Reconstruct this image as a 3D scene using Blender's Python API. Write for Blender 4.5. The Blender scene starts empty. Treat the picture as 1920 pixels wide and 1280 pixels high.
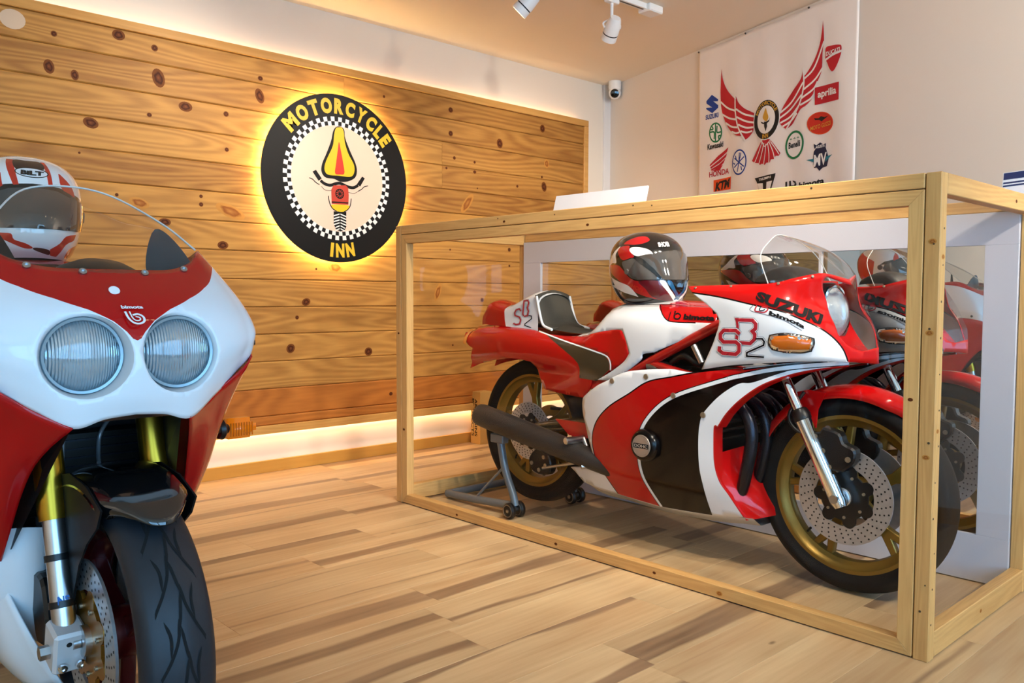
# Motorcycle showroom corner: knotty pine wall with round sign, glazed case with a motorcycle, second motorcycle in front
CAM_F = 1579.860; CAM_YPR = (-0.817940, -0.052410, 0.003448); CAM_C = (3.26881, -2.31426, 0.97020)
SKY = 6.2; SKYC = (.30, .62, 1.0, 1); EXPO = .32
WALLC = '#ece2d4'; WALLBC = '#e8ddd2'; CEILC = '#f2e5d2'; RINGS = 105.0
PINE = ('#c08c46', '#744218'); PLANK = ('#d8bc90', '#b08a60', '#a58564', '#735840')
LED = (26, 12, 60); LEDC = '#ffd9a0'; CASEREFL = .2
SPOT = 95; SPOTC = (1, .89, .74)
REDC = '#b60d0e'
import bpy, bmesh, math, random
import numpy as np
from mathutils import Vector, Matrix
from mathutils.geometry import delaunay_2d_cdt

random.seed(7)
SC = bpy.context.scene
COL = SC.collection

# ------------------------------------------------------------------ camera, world, exposure
cam_d = bpy.data.cameras.new('camera')
cam = bpy.data.objects.new('camera', cam_d); COL.objects.link(cam)
cam_d.sensor_width = 36.0; cam_d.lens = 36.0 * CAM_F / 1920.0; cam_d.clip_start = 0.05
_yaw, _pit, _rol = CAM_YPR
_f = Vector((math.sin(_yaw) * math.cos(_pit), math.cos(_yaw) * math.cos(_pit), math.sin(_pit)))
_r = Vector((math.cos(_yaw), -math.sin(_yaw), 0)); _u = _r.cross(_f)
_r2 = _r * math.cos(_rol) + _u * math.sin(_rol); _u2 = -_r * math.sin(_rol) + _u * math.cos(_rol)
cam.matrix_world = Matrix(((_r2.x, _u2.x, -_f.x, CAM_C[0]), (_r2.y, _u2.y, -_f.y, CAM_C[1]), (_r2.z, _u2.z, -_f.z, CAM_C[2]), (0, 0, 0, 1)))
SC.camera = cam
SC.view_settings.view_transform = 'Standard'
SC.view_settings.look = 'None'
SC.view_settings.gamma = 1.0
SC.view_settings.use_curve_mapping = False
SC.view_settings.exposure = EXPO
SC.cycles.use_denoising = True
SC.cycles.max_bounces = 12; SC.cycles.diffuse_bounces = 4; SC.cycles.glossy_bounces = 5
SC.cycles.transparent_max_bounces = 24; SC.cycles.transmission_bounces = 10
SC.cycles.caustics_reflective = False; SC.cycles.caustics_refractive = False
SC.cycles.sample_clamp_indirect = 6.0

world = bpy.data.worlds.new('sky'); SC.world = world
world.use_nodes = True
world.node_tree.nodes['Background'].inputs[0].default_value = SKYC
world.node_tree.nodes['Background'].inputs[1].default_value = SKY

def area(name, loc, rot, sx, sy, power, col, portal=False):
    d = bpy.data.lights.new(name, 'AREA'); d.shape = 'RECTANGLE'; d.size = sx; d.size_y = sy
    d.energy = power; d.color = col
    o = bpy.data.objects.new(name, d); COL.objects.link(o); o.location = loc; o.rotation_euler = rot
    if portal: d.cycles.is_portal = True
    return o

# ------------------------------------------------------------------ helpers
def V3(p): return Vector((float(p[0]), float(p[1]), float(p[2])))
def tag(o, label=None, cat=None, group=None, kind=None):
    if label: o['label'] = label
    if cat: o['category'] = cat
    if group: o['group'] = group
    if kind: o['kind'] = kind
    return o
def empty(name, loc, label=None, cat=None, group=None):
    o = bpy.data.objects.new(name, None); COL.objects.link(o)
    o.location = loc; o.empty_display_size = 0.05
    return tag(o, label, cat, group)
def root_loc(o):
    p = Vector((0, 0, 0))
    while o is not None:
        p += o.location; o = o.parent
    return p
OFF = Vector((0, 0, 0))      # offset added to local coordinates of what is being built
def link(name, me, parent=None, smooth=False):
    o = bpy.data.objects.new(name, me); COL.objects.link(o)
    if smooth:
        for p in me.polygons: p.use_smooth = True
    if parent is not None:
        o.parent = parent
        base = root_loc(parent)
        me.transform(Matrix.Translation(-base))
    return o
def mesh(name, verts, faces, mats, parent=None, smooth=False, mi=None, off=True):
    me = bpy.data.meshes.new(name)
    o3 = OFF if off else Vector((0, 0, 0))
    me.from_pydata([(float(v[0]) + o3.x, float(v[1]) + o3.y, float(v[2]) + o3.z) for v in verts], [], [list(map(int, f)) for f in faces])
    if not isinstance(mats, (list, tuple)): mats = [mats]
    for m in mats: me.materials.append(m)
    if mi is not None:
        me.polygons.foreach_set('material_index', list(map(int, mi)))
    me.validate(); me.update()
    return link(name, me, parent, smooth)
def bm_obj(name, bm, mats, parent=None, smooth=False):
    me = bpy.data.meshes.new(name)
    bmesh.ops.translate(bm, verts=bm.verts, vec=OFF)
    bm.to_mesh(me); bm.free()
    if not isinstance(mats, (list, tuple)): mats = [mats]
    for m in mats: me.materials.append(m)
    return link(name, me, parent, smooth)
def box(name, lo, hi, m, parent=None, bev=0.0, M=None, seg=1):
    bm = bmesh.new(); bmesh.ops.create_cube(bm, size=1)
    for v in bm.verts:
        v.co = Vector(((v.co.x + .5) * (hi[0] - lo[0]) + lo[0], (v.co.y + .5) * (hi[1] - lo[1]) + lo[1], (v.co.z + .5) * (hi[2] - lo[2]) + lo[2]))
    if bev > 0: bmesh.ops.bevel(bm, geom=bm.edges[:], offset=bev, segments=seg, profile=.5, affect='EDGES')
    if M is not None: bmesh.ops.transform(bm, matrix=M, verts=bm.verts)
    return bm_obj(name, bm, m, parent)
def frame_from(z, up=(0, 0, 1)):
    z = V3(z).normalized(); u = V3(up)
    if abs(z.dot(u)) > .98: u = Vector((0, 1, 0))
    x = u.cross(z).normalized(); y = z.cross(x)
    return Matrix((x, y, z)).transposed()
def lathe(name, prof, c, axis, m, parent=None, n=32, smooth=True, arc=1.0, start=0.0, closed=False, mi=None):
    """prof: list of (radius, height along axis)"""
    R = frame_from(axis); c = V3(c); vs = []; fs = []; ms = []
    k = n if arc >= 1 else n + 1
    for i in range(k):
        a = (start + arc * i / n) * 2 * math.pi
        for r, h in prof: vs.append(c + R @ Vector((r * math.cos(a), r * math.sin(a), h)))
    L = len(prof)
    for i in range(n):
        j = (i + 1) % k
        for q in range(L if closed else L - 1):
            q2 = (q + 1) % L
            fs.append((i * L + q, j * L + q, j * L + q2, i * L + q2)); ms.append(mi[q] if mi else 0)
    o = mesh(name, vs, fs, m, parent, smooth, ms)
    if smooth: autosmooth(o)
    return o
def autosmooth(o, ang=40):
    me = o.data
    bm = bmesh.new(); bm.from_mesh(me)
    bmesh.ops.remove_doubles(bm, verts=bm.verts, dist=1e-6)
    bmesh.ops.recalc_face_normals(bm, faces=bm.faces)
    for e in bm.edges:
        if len(e.link_faces) == 2: e.smooth = e.calc_face_angle(0) < math.radians(ang)
    for f in bm.faces: f.smooth = True
    bm.to_mesh(me); bm.free()
def cyl(name, a, b, r, m, parent=None, n=16, r2=None, bev=0.0):
    a = V3(a); b = V3(b); L = (b - a).length; r2 = r if r2 is None else r2
    bv = min(bev, r * .5, L * .3)
    pr = [(0, 0), (r - bv, 0), (r, bv), (r2, L - bv), (r2 - bv, L), (0, L)] if bv > 0 else [(0, 0), (r, 0), (r2, L), (0, L)]
    return lathe(name, pr, a, b - a, m, parent, n)
#GEOM
def cr(P, t):
    """Catmull-Rom through P (n,...) at t in [0,1] (array)"""
    P = np.asarray(P, float); n = len(P); t = np.atleast_1d(np.asarray(t, float))
    Q = np.concatenate([[2 * P[0] - P[1]], P, [2 * P[-1] - P[-2]]])
    s = np.clip(t, 0, 1) * (n - 1); i = np.minimum(s.astype(int), n - 2); f = s - i
    f = f.reshape((-1,) + (1,) * (P.ndim - 1))
    a, b, c, d = Q[i], Q[i + 1], Q[i + 2], Q[i + 3]
    return .5 * (2 * b + (c - a) * f + (2 * a - 5 * b + 4 * c - d) * f ** 2 + (3 * b - a - 3 * c + d) * f ** 3)
def rails_eval(Rl, u, v):
    """Rl: list of rails (each list of 3-D points, any count); u along, v across"""
    u = np.asarray(u, float); v = np.asarray(v, float)
    rows = np.stack([cr(r, u) for r in Rl])            # (nr, N, 3)
    n = len(Rl); Q = np.concatenate([[2 * rows[0] - rows[1]], rows, [2 * rows[-1] - rows[-2]]])
    s = np.clip(v, 0, 1) * (n - 1); i = np.minimum(s.astype(int), n - 2); f = (s - i)[:, None]; k = np.arange(len(u))
    a, b, c, d = Q[i, k], Q[i + 1, k], Q[i + 2, k], Q[i + 3, k]
    return .5 * (2 * b + (c - a) * f + (2 * a - 5 * b + 4 * c - d) * f ** 2 + (3 * b - a - 3 * c + d) * f ** 3)
def smooth_closed(poly, step=6):
    """closed Catmull-Rom; a point given twice in a row is a corner"""
    out = []; n = len(poly); P = [np.asarray(p, float) for p in poly]
    same = lambda a, b: np.allclose(a, b)
    for i in range(n):
        b, c = P[i], P[(i + 1) % n]
        if same(b, c): continue
        a = P[i - 1]; d = P[(i + 2) % n]
        if same(a, b): a = 2 * b - c
        if same(c, d): d = 2 * c - b
        for k in range(step):
            f = k / step
            out.append(.5 * (2 * b + (c - a) * f + (2 * a - 5 * b + 4 * c - d) * f ** 2 + (3 * b - a - 3 * c + d) * f ** 3))
    return [tuple(p) for p in out]
#ENDGEOM
def tube(name, pts, r, m, parent=None, n=10, sm=0, cap=True, closed=False, flat=None):
    P = np.array([list(p) for p in pts], float)
    rr = np.full(len(P), r, float) if np.isscalar(r) else np.array(r, float)
    if sm and len(P) > 2:
        t = np.linspace(0, 1, (len(P) - 1) * sm + 1); rr = np.interp(t, np.linspace(0, 1, len(P)), rr); P = cr(P, t)
    N = len(P); vs = []; fs = []
    T = np.gradient(P, axis=0); T /= np.linalg.norm(T, axis=1)[:, None]
    up = np.array([0, 0, 1.0]) if abs(T[0][2]) < .9 else np.array([0, 1.0, 0])
    x = np.cross(up, T[0]); x /= np.linalg.norm(x)
    for i in range(N):
        x = x - T[i] * (x @ T[i]); x /= np.linalg.norm(x); y = np.cross(T[i], x)
        for k in range(n):
            a = 2 * math.pi * k / n
            vs.append(P[i] + rr[i] * (math.cos(a) * x * (flat or 1) + math.sin(a) * y))
    for i in range(N - 1):
        for k in range(n):
            k2 = (k + 1) % n; fs.append((i * n + k, i * n + k2, (i + 1) * n + k2, (i + 1) * n + k))
    if cap: fs.append(tuple(range(n))[::-1]); fs.append(tuple((N - 1) * n + k for k in range(n)))
    o = mesh(name, vs, fs, m, parent, True); autosmooth(o, 50); return o
def clean_poly(poly):
    out = []
    for p in poly:
        if not out or math.dist(out[-1], p) > 1e-6: out.append((float(p[0]), float(p[1])))
    if len(out) > 1 and math.dist(out[0], out[-1]) < 1e-6: out.pop()
    return out
def subdiv(poly, h):
    out = []; n = len(poly)
    for i in range(n):
        a, b = poly[i], poly[(i + 1) % n]; k = max(1, int(math.dist(a, b) / h + .999))
        for j in range(k): out.append((a[0] + (b[0] - a[0]) * j / k, a[1] + (b[1] - a[1]) * j / k))
    return out
def inside(pt, poly):
    x, y = pt; c = False; n = len(poly); j = n - 1
    for i in range(n):
        xi, yi = poly[i]; xj, yj = poly[j]
        if (yi > y) != (yj > y) and x < (xj - xi) * (y - yi) / (yj - yi) + xi: c = not c
        j = i
    return c
def inside_many(P, poly):
    x, y = P[:, 0], P[:, 1]; c = np.zeros(len(P), bool); n = len(poly); j = n - 1
    for i in range(n):
        xi, yi = poly[i]; xj, yj = poly[j]
        if yi != yj: c ^= ((yi > y) != (yj > y)) & (x < (xj - xi) * (y - yi) / (yj - yi) + xi)
        j = i
    return c
def cdt(regions, h, grid=True, eps=1e-5):
    """regions: [(poly, tag)], later ones are painted over earlier ones; the first is the outline.
    -> verts2d, tris, tags"""
    vs = []; fa = []
    bound = clean_poly(regions[0][0])
    for poly, _ in regions:
        p = subdiv(clean_poly(poly), h); fa.append(list(range(len(vs), len(vs) + len(p)))); vs += p
    if grid:
        xs = [p[0] for p in bound]; ys = [p[1] for p in bound]
        A = np.array(vs)
        ny = int((max(ys) - min(ys)) / h) + 1; nx = int((max(xs) - min(xs)) / h) + 1
        for j in range(ny + 1):
            for i in range(nx + 1):
                g = (min(xs) + (i + .5 * (j % 2)) * h, min(ys) + j * h)
                if inside(g, bound) and ((A - g) ** 2).sum(1).min() > (h * .35) ** 2: vs.append(g)
    ed = [(f[i], f[(i + 1) % len(f)]) for f in fa for i in range(len(f))]
    r = delaunay_2d_cdt([Vector(v) for v in vs], ed, [], 0, eps)
    V = np.array([(v.x, v.y) for v in r[0]]); T = np.array([list(f) for f in r[2]]); cen = V[T].mean(1)
    lab = np.full(len(T), -1)
    for i, (poly, _) in enumerate(regions):
        k = inside_many(cen, np.array(clean_poly(poly))); lab[k & ((lab >= 0) | (i == 0))] = i
    keep = lab >= 0; e1 = V[T[:, 1]] - V[T[:, 0]]; e2 = V[T[:, 2]] - V[T[:, 0]]
    keep &= np.abs(e1[:, 0] * e2[:, 1] - e1[:, 1] * e2[:, 0]) > 1e-12
    tris = [list(map(int, t)) for t in T[keep]]; tags = [regions[i][1] for i in lab[keep]]
    return [(v.x, v.y) for v in r[0]], tris, tags
def surf(S, regions, h, scale=(1, 1), parent=None, mats=None, thick=0.0, mirror=None, smooth=True, doubles=False, sub=None):
    """paint regions [(poly_uv, key)] on the surface S(u[],v[])->xyz.  mats: key -> (object name, material).
    One object for each object name.  thick: solidify.  mirror: callable xyz->xyz for the other side"""
    regs = [([(p[0] * scale[0], p[1] * scale[1]) for p in poly], k) for poly, k in regions]
    v2, tris, tags = cdt(regs, h)
    A = np.array(v2) / np.array(scale); P = S(A[:, 0], A[:, 1])
    out = {}
    names = {}
    for k in dict.fromkeys(tags):
        if mats.get(k) is None: continue
        names.setdefault(mats[k][0], []).append(k)
    for nm, keys in names.items():
        mm = list(dict.fromkeys(mats[k][1] for k in keys)); idx = {k: mm.index(mats[k][1]) for k in keys}
        sel = [i for i, t in enumerate(tags) if t in keys]
        used = sorted({v for i in sel for v in tris[i]}); re = {v: i for i, v in enumerate(used)}
        vv = [P[i] for i in used]; ff = [[re[v] for v in tris[i]] for i in sel]; mi = [idx[tags[i]] for i in sel]
        if mirror: vv = [mirror(p) for p in vv]; ff = [f[::-1] for f in ff]
        par = parent
        if sub and nm in sub: par = out[sub[nm]]
        o = mesh(nm, vv, ff, mm, par, smooth, mi)
        if thick:
            s = o.modifiers.new('thickness', 'SOLIDIFY'); s.thickness = thick; s.offset = -1
        out[nm] = o
    return out
def prism(name, poly, d, M, m, parent=None, bev=0.0):
    """extrude a 2-D polygon by d along local z, placed by matrix M (4x4)"""
    bm = bmesh.new(); poly = clean_poly(poly)
    vs = [bm.verts.new((p[0], p[1], 0)) for p in poly]; f = bm.faces.new(vs)
    r = bmesh.ops.extrude_face_region(bm, geom=[f])
    bmesh.ops.translate(bm, verts=[v for v in r['geom'] if isinstance(v, bmesh.types.BMVert)], vec=(0, 0, d))
    bmesh.ops.recalc_face_normals(bm, faces=bm.faces)
    if bev: bmesh.ops.bevel(bm, geom=[e for e in bm.edges if abs(e.verts[0].co.z - e.verts[1].co.z) < 1e-6], offset=bev, segments=1, affect='EDGES')
    bmesh.ops.triangulate(bm, faces=[f for f in bm.faces if len(f.verts) > 4])
    bmesh.ops.transform(bm, matrix=M, verts=bm.verts)
    return bm_obj(name, bm, m, parent)
def mat4(o, x, y, z=None):
    o, x, y = V3(o), V3(x).normalized(), V3(y).normalized()
    z = x.cross(y).normalized() if z is None else V3(z).normalized()
    return Matrix(((x.x, y.x, z.x, o.x), (x.y, y.y, z.y, o.y), (x.z, y.z, z.z, o.z), (0, 0, 0, 1)))
def text2d(s, size=1.0, bold=0.0, shear=0.0, space=1.0, align='CENTER', res=3):
    c = bpy.data.curves.new('t', 'FONT'); c.body = s; c.size = size; c.offset = bold * size; c.shear = shear
    c.space_character = space; c.align_x = align; c.align_y = 'CENTER'; c.resolution_u = res; c.fill_mode = 'FRONT'
    o = bpy.data.objects.new('t', c); COL.objects.link(o)
    dg = bpy.context.evaluated_depsgraph_get(); dg.update()
    me = bpy.data.meshes.new_from_object(o.evaluated_get(dg))
    vs = [(v.co.x, v.co.y) for v in me.vertices]; fs = [list(p.vertices) for p in me.polygons]
    bpy.data.objects.remove(o); bpy.data.curves.remove(c); bpy.data.meshes.remove(me)
    return vs, fs
def text_map(name, s, fn, m, parent=None, W=None, H=None, **kw):
    """text fitted to W x H (centred), each vertex mapped by fn(x,y)->xyz"""
    vs, fs = text2d(s, **kw)
    A = np.array(vs); lo, hi = A.min(0), A.max(0); A = A - (lo + hi) / 2
    sx = W / (hi[0] - lo[0]) if W else 1.0
    sy = H / (hi[1] - lo[1]) if H else sx
    if not W: sx = sy
    return mesh(name, [fn(a[0] * sx, a[1] * sy) for a in A], fs, m, parent)
def plane_fn(o, x, y, lift=0.0):
    o, x, y = np.array(o, float), np.array(x, float), np.array(y, float)
    x = x / np.linalg.norm(x); y = y / np.linalg.norm(y); n = np.cross(x, y)
    return lambda a, b: o + a * x + b * y + lift * n
def flat_mesh(name, polys, fn, m, parent=None, h=None):
    """several filled 2-D polygons as one flat printed mesh"""
    vs = []; fs = []
    for p in polys:
        p = clean_poly(p)
        if h is None:
            if sum(p[i - 1][0] * p[i][1] - p[i][0] * p[i - 1][1] for i in range(len(p))) < 0: p = p[::-1]
            r = delaunay_2d_cdt([Vector(q) for q in p], [], [list(range(len(p)))], 1, 1e-7)
            b = len(vs); vs += [(v.x, v.y) for v in r[0]]; fs += [[b + i for i in f] for f in r[2]]
        else:
            v2, tr, _ = cdt([(p, 0)], h); b = len(vs); vs += v2; fs += [[b + i for i in f] for f in tr]
    return mesh(name, [fn(v[0], v[1]) for v in vs], fs, m, parent)
def circ(cx, cy, r, n=32, ry=None, a0=0, a1=2 * math.pi):
    ry = r if ry is None else ry
    return [(cx + r * math.cos(a0 + (a1 - a0) * i / n), cy + ry * math.sin(a0 + (a1 - a0) * i / n)) for i in range(n if a1 - a0 > 6.28 else n + 1)]
def ribbon(pts, w):
    """2-D stroke polygon of width w (or list)"""
    P = np.array(pts, float); n = len(P); ww = np.full(n, w) if np.isscalar(w) else np.array(w)
    T = np.gradient(P, axis=0); T /= np.linalg.norm(T, axis=1)[:, None] + 1e-12; N = np.stack([-T[:, 1], T[:, 0]], 1)
    return [tuple(p) for p in P + N * ww[:, None] / 2] + [tuple(p) for p in (P - N * ww[:, None] / 2)[::-1]]
def copy_thing(o, parent=None, loc=None):
    c = o.copy(); COL.objects.link(c); c.parent = parent
    if loc is not None: c.location = loc
    for ch in list(o.children): copy_thing(ch, c)
    return c

# ------------------------------------------------------------------ materials
def srgb(h):
    if isinstance(h, str):
        h = h.lstrip('#'); c = [int(h[i:i + 2], 16) / 255 for i in (0, 2, 4)]
    else: c = list(h)
    return tuple(x / 12.92 if x <= .04045 else ((x + .055) / 1.055) ** 2.4 for x in c) + (1,)
_M = {}
def mat(name, col, rough=.5, metal=0.0, coat=0.0, emit=None, es=0.0, spec=.5, trans=0.0, ior=1.45, bump=None, vary=None):
    if name in _M: return _M[name]
    m = bpy.data.materials.new(name); m.use_nodes = True; _M[name] = m
    b = m.node_tree.nodes['Principled BSDF']; N = m.node_tree.nodes; L = m.node_tree.links
    c = srgb(col); b.inputs['Base Color'].default_value = c
    b.inputs['Roughness'].default_value = rough; b.inputs['Metallic'].default_value = metal
    b.inputs['Specular IOR Level'].default_value = spec
    if coat: b.inputs['Coat Weight'].default_value = coat; b.inputs['Coat Roughness'].default_value = .03
    if trans: b.inputs['Transmission Weight'].default_value = trans
    b.inputs['IOR'].default_value = ior
    if emit: b.inputs['Emission Color'].default_value = srgb(emit); b.inputs['Emission Strength'].default_value = es
    t = N.new('ShaderNodeTexCoord'); n = N.new('ShaderNodeTexNoise')
    L.new(t.outputs['Object'], n.inputs['Vector'])
    sc, am = vary if vary else (14.0, .03)
    n.inputs['Scale'].default_value = sc; n.inputs['Detail'].default_value = 4
    mx = N.new('ShaderNodeMixRGB'); mx.blend_type = 'MULTIPLY'; mx.inputs[0].default_value = 1
    rp = N.new('ShaderNodeMapRange'); rp.inputs[3].default_value = 1 - am; rp.inputs[4].default_value = 1 + am
    L.new(n.outputs['Fac'], rp.inputs[0]); mx.inputs[1].default_value = c
    L.new(rp.outputs[0], mx.inputs[2]); L.new(mx.outputs[0], b.inputs['Base Color'])
    if bump:
        n2 = N.new('ShaderNodeTexNoise'); n2.inputs['Scale'].default_value = bump[0]; n2.inputs['Detail'].default_value = 6
        L.new(t.outputs['Object'], n2.inputs['Vector'])
        bp = N.new('ShaderNodeBump'); bp.inputs['Strength'].default_value = bump[1]; bp.inputs['Distance'].default_value = .01
        L.new(n2.outputs['Fac'], bp.inputs['Height']); L.new(bp.outputs[0], b.inputs['Normal'])
    return m
def clear(name, tint=(1, 1, 1), refl=1.0, rough=.0, ior=1.45):
    """thin clear sheet: transparent with fresnel reflection"""
    if name in _M: return _M[name]
    m = bpy.data.materials.new(name); m.use_nodes = True; _M[name] = m
    N = m.node_tree.nodes; L = m.node_tree.links; N.clear()
    o = N.new('ShaderNodeOutputMaterial'); t = N.new('ShaderNodeBsdfTransparent'); g = N.new('ShaderNodeBsdfGlossy')
    g.inputs['Roughness'].default_value = rough; t.inputs[0].default_value = (*tint, 1)
    lw = N.new('ShaderNodeLayerWeight'); lw.inputs['Blend'].default_value = .5
    pw = N.new('ShaderNodeMath'); pw.operation = 'POWER'; pw.inputs[1].default_value = 4.5
    mu = N.new('ShaderNodeMath'); mu.operation = 'MULTIPLY_ADD'; mu.inputs[1].default_value = .9 * refl; mu.inputs[2].default_value = .04 * refl
    mx = N.new('ShaderNodeMixShader')
    L.new(lw.outputs['Facing'], pw.inputs[0]); L.new(pw.outputs[0], mu.inputs[0]); L.new(mu.outputs[0], mx.inputs[0]); L.new(t.outputs[0], mx.inputs[1]); L.new(g.outputs[0], mx.inputs[2])
    L.new(mx.outputs[0], o.inputs[0]); return m
def wood(name, light, dark, axis='Y', rough=.42, ring=9.0, stretch=.06, streak=.5, coat=0.0, sat=.12):
    """long grained timber, grain along the given world/object axis, each object a different piece"""
    if name in _M: return _M[name]
    m = bpy.data.materials.new(name); m.use_nodes = True; _M[name] = m
    N = m.node_tree.nodes; L = m.node_tree.links; b = N['Principled BSDF']; b.inputs['Roughness'].default_value = rough; b.inputs['Specular IOR Level'].default_value = .25
    if coat: b.inputs['Coat Weight'].default_value = coat; b.inputs['Coat Roughness'].default_value = .15
    t = N.new('ShaderNodeTexCoord'); oi = N.new('ShaderNodeObjectInfo')
    add = N.new('ShaderNodeVectorMath'); add.operation = 'ADD'
    rv = N.new('ShaderNodeVectorMath'); rv.operation = 'SCALE'; rv.inputs[0].default_value = (17.3, 23.1, 31.7)
    L.new(oi.outputs['Random'], rv.inputs['Scale']); L.new(t.outputs['Object'], add.inputs[0]); L.new(rv.outputs[0], add.inputs[1])
    mp = N.new('ShaderNodeMapping'); s = [1.0, 1.0, 1.0]; s['XYZ'.index(axis)] = stretch
    mp.inputs['Scale'].default_value = s; L.new(add.outputs[0], mp.inputs['Vector'])
    n1 = N.new('ShaderNodeTexNoise'); n1.inputs['Scale'].default_value = ring; n1.inputs['Detail'].default_value = 1.0; L.new(mp.outputs[0], n1.inputs['Vector'])
    sn = N.new('ShaderNodeMath'); sn.operation = 'MULTIPLY'; sn.inputs[1].default_value = RINGS; L.new(n1.outputs['Fac'], sn.inputs[0])
    sn2 = N.new('ShaderNodeMath'); sn2.operation = 'SINE'; L.new(sn.outputs[0], sn2.inputs[0])
    n2 = N.new('ShaderNodeTexNoise'); n2.inputs['Scale'].default_value = ring * 14; n2.inputs['Detail'].default_value = 4; L.new(mp.outputs[0], n2.inputs['Vector'])
    n3 = N.new('ShaderNodeTexNoise'); n3.inputs['Scale'].default_value = ring * .5; n3.inputs['Detail'].default_value = 2; L.new(mp.outputs[0], n3.inputs['Vector'])
    def mr(src, a, b_, c, d):
        k = N.new('ShaderNodeMapRange'); k.inputs[1].default_value = a; k.inputs[2].default_value = b_; k.inputs[3].default_value = c; k.inputs[4].default_value = d
        L.new(src, k.inputs[0]); return k.outputs[0]
    def ad(x, y):
        k = N.new('ShaderNodeMath'); L.new(x, k.inputs[0]); L.new(y, k.inputs[1]); return k.outputs[0]
    f = ad(ad(mr(sn2.outputs[0], -1, 1, 0, .28 * streak * 2), mr(n2.outputs['Fac'], .3, .7, 0, .18)), ad(mr(n3.outputs['Fac'], .3, .7, -.12, .22), mr(oi.outputs['Random'], 0, 1, -sat, sat)))
    ramp = N.new('ShaderNodeValToRGB'); ramp.color_ramp.elements[0].color = srgb(light); ramp.color_ramp.elements[1].color = srgb(dark)
    ramp.color_ramp.elements[0].position = .0; ramp.color_ramp.elements[1].position = 1.0
    L.new(f, ramp.inputs[0]); L.new(ramp.outputs[0], b.inputs['Base Color'])
    bp = N.new('ShaderNodeBump'); bp.inputs['Strength'].default_value = .12; bp.inputs['Distance'].default_value = .004
    L.new(n2.outputs['Fac'], bp.inputs['Height']); L.new(bp.outputs[0], b.inputs['Normal'])
    return m

SIGN = {'flame_black': [(0.0021, 0.2869), (-0.0186, 0.277), (-0.0341, 0.2519), (-0.0478, 0.1972), (-0.0788, 0.1231), (-0.1044, 0.0676), (-0.1098, 0.0232), (-0.0851, -0.0076), (-0.0292, -0.011), (0.0118, -0.023), (0.0641, -0.0154), (0.1087, 0.0097), (0.1218, 0.0472), (0.1125, 0.0914), (0.076, 0.1592), (0.0451, 0.2269), (0.0392, 0.2707), (0.0227, 0.2844)], 'flame_yellow': [(0.0041, 0.2818), (-0.0165, 0.2719), (-0.0271, 0.2352), (-0.0368, 0.1722), (-0.074, 0.0973), (-0.0895, 0.0561), (-0.0878, 0.0255), (-0.0647, 0.0085), (0.0018, 0.0099), (0.0748, 0.0109), (0.1014, 0.0343), (0.1018, 0.0812), (0.0653, 0.14), (0.0428, 0.1999), (0.0349, 0.2612), (0.0227, 0.2818)], 'flame_red': [(0.0034, 0.1993), (0.0154, 0.152), (0.0283, 0.0911), (0.0372, 0.0277), (0.008, 0.0176), (-0.0228, 0.0216), (-0.0162, 0.0773), (-0.0053, 0.1495)], 'grip_l': [(-0.1654, 0.0157), (-0.1446, 0.0283), (-0.1082, -0.0161), (-0.1283, -0.0311)], 'grip_r': [(0.1212, -0.0253), (0.157, 0.0208), (0.1753, 0.0117), (0.1426, -0.0388)], 'bar': [(-0.1163, -0.0282), (-0.0904, -0.0433), (-0.0551, -0.0489), (-0.0192, -0.0367), (0.0118, -0.032), (0.0533, -0.0451), (0.0955, -0.0494), (0.1297, -0.0318)], 'lever_l': [(-0.1864, -0.0194), (-0.1649, -0.026), (-0.1453, -0.0415), (-0.1225, -0.0516)], 'lever_r': [(0.1968, -0.0292), (0.1706, -0.0371), (0.1543, -0.0514), (0.1295, -0.0663)], 'cable_l': [(-0.1106, -0.0601), (-0.0857, -0.0781), (-0.0421, -0.0778)], 'cable_r': [(0.0636, -0.0775), (0.1006, -0.0815), (0.1338, -0.0641)], 'body_red': [(-0.0336, -0.0469), (0.045, -0.0396), (0.0617, -0.0525), (0.0656, -0.0935), (0.063, -0.1496), (-0.0468, -0.1518), (-0.0482, -0.0721)], 'body_line': [(-0.0457, -0.1384), (0.0631, -0.1352), (0.0631, -0.1424), (-0.0458, -0.1455)], 'lamp': (0.0061, -0.0914), 'lamp_r': 0.0286, 'yellow_low': [(-0.0448, -0.1561), (0.0651, -0.153), (0.0565, -0.1753), (0.0313, -0.1897), (0.0001, -0.192), (-0.0307, -0.1817)], 'fork_l': [(-0.0668, -0.1091), (-0.061, -0.1441), (-0.043, -0.1755), (-0.0154, -0.1913)], 'fork_r': [(0.0823, -0.112), (0.0757, -0.1513), (0.0576, -0.177), (0.0333, -0.1914)], 'tire': [(-0.0339, -0.1926), (0.0491, -0.1903), (0.0484, -0.275), (0.0356, -0.2983), (0.0095, -0.3043), (-0.0214, -0.2926), (-0.0345, -0.2621)], 'txt': [(-0.3127, 0.2583), (0.3181, 0.2457), (0.0264, -0.4024)]}
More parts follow.
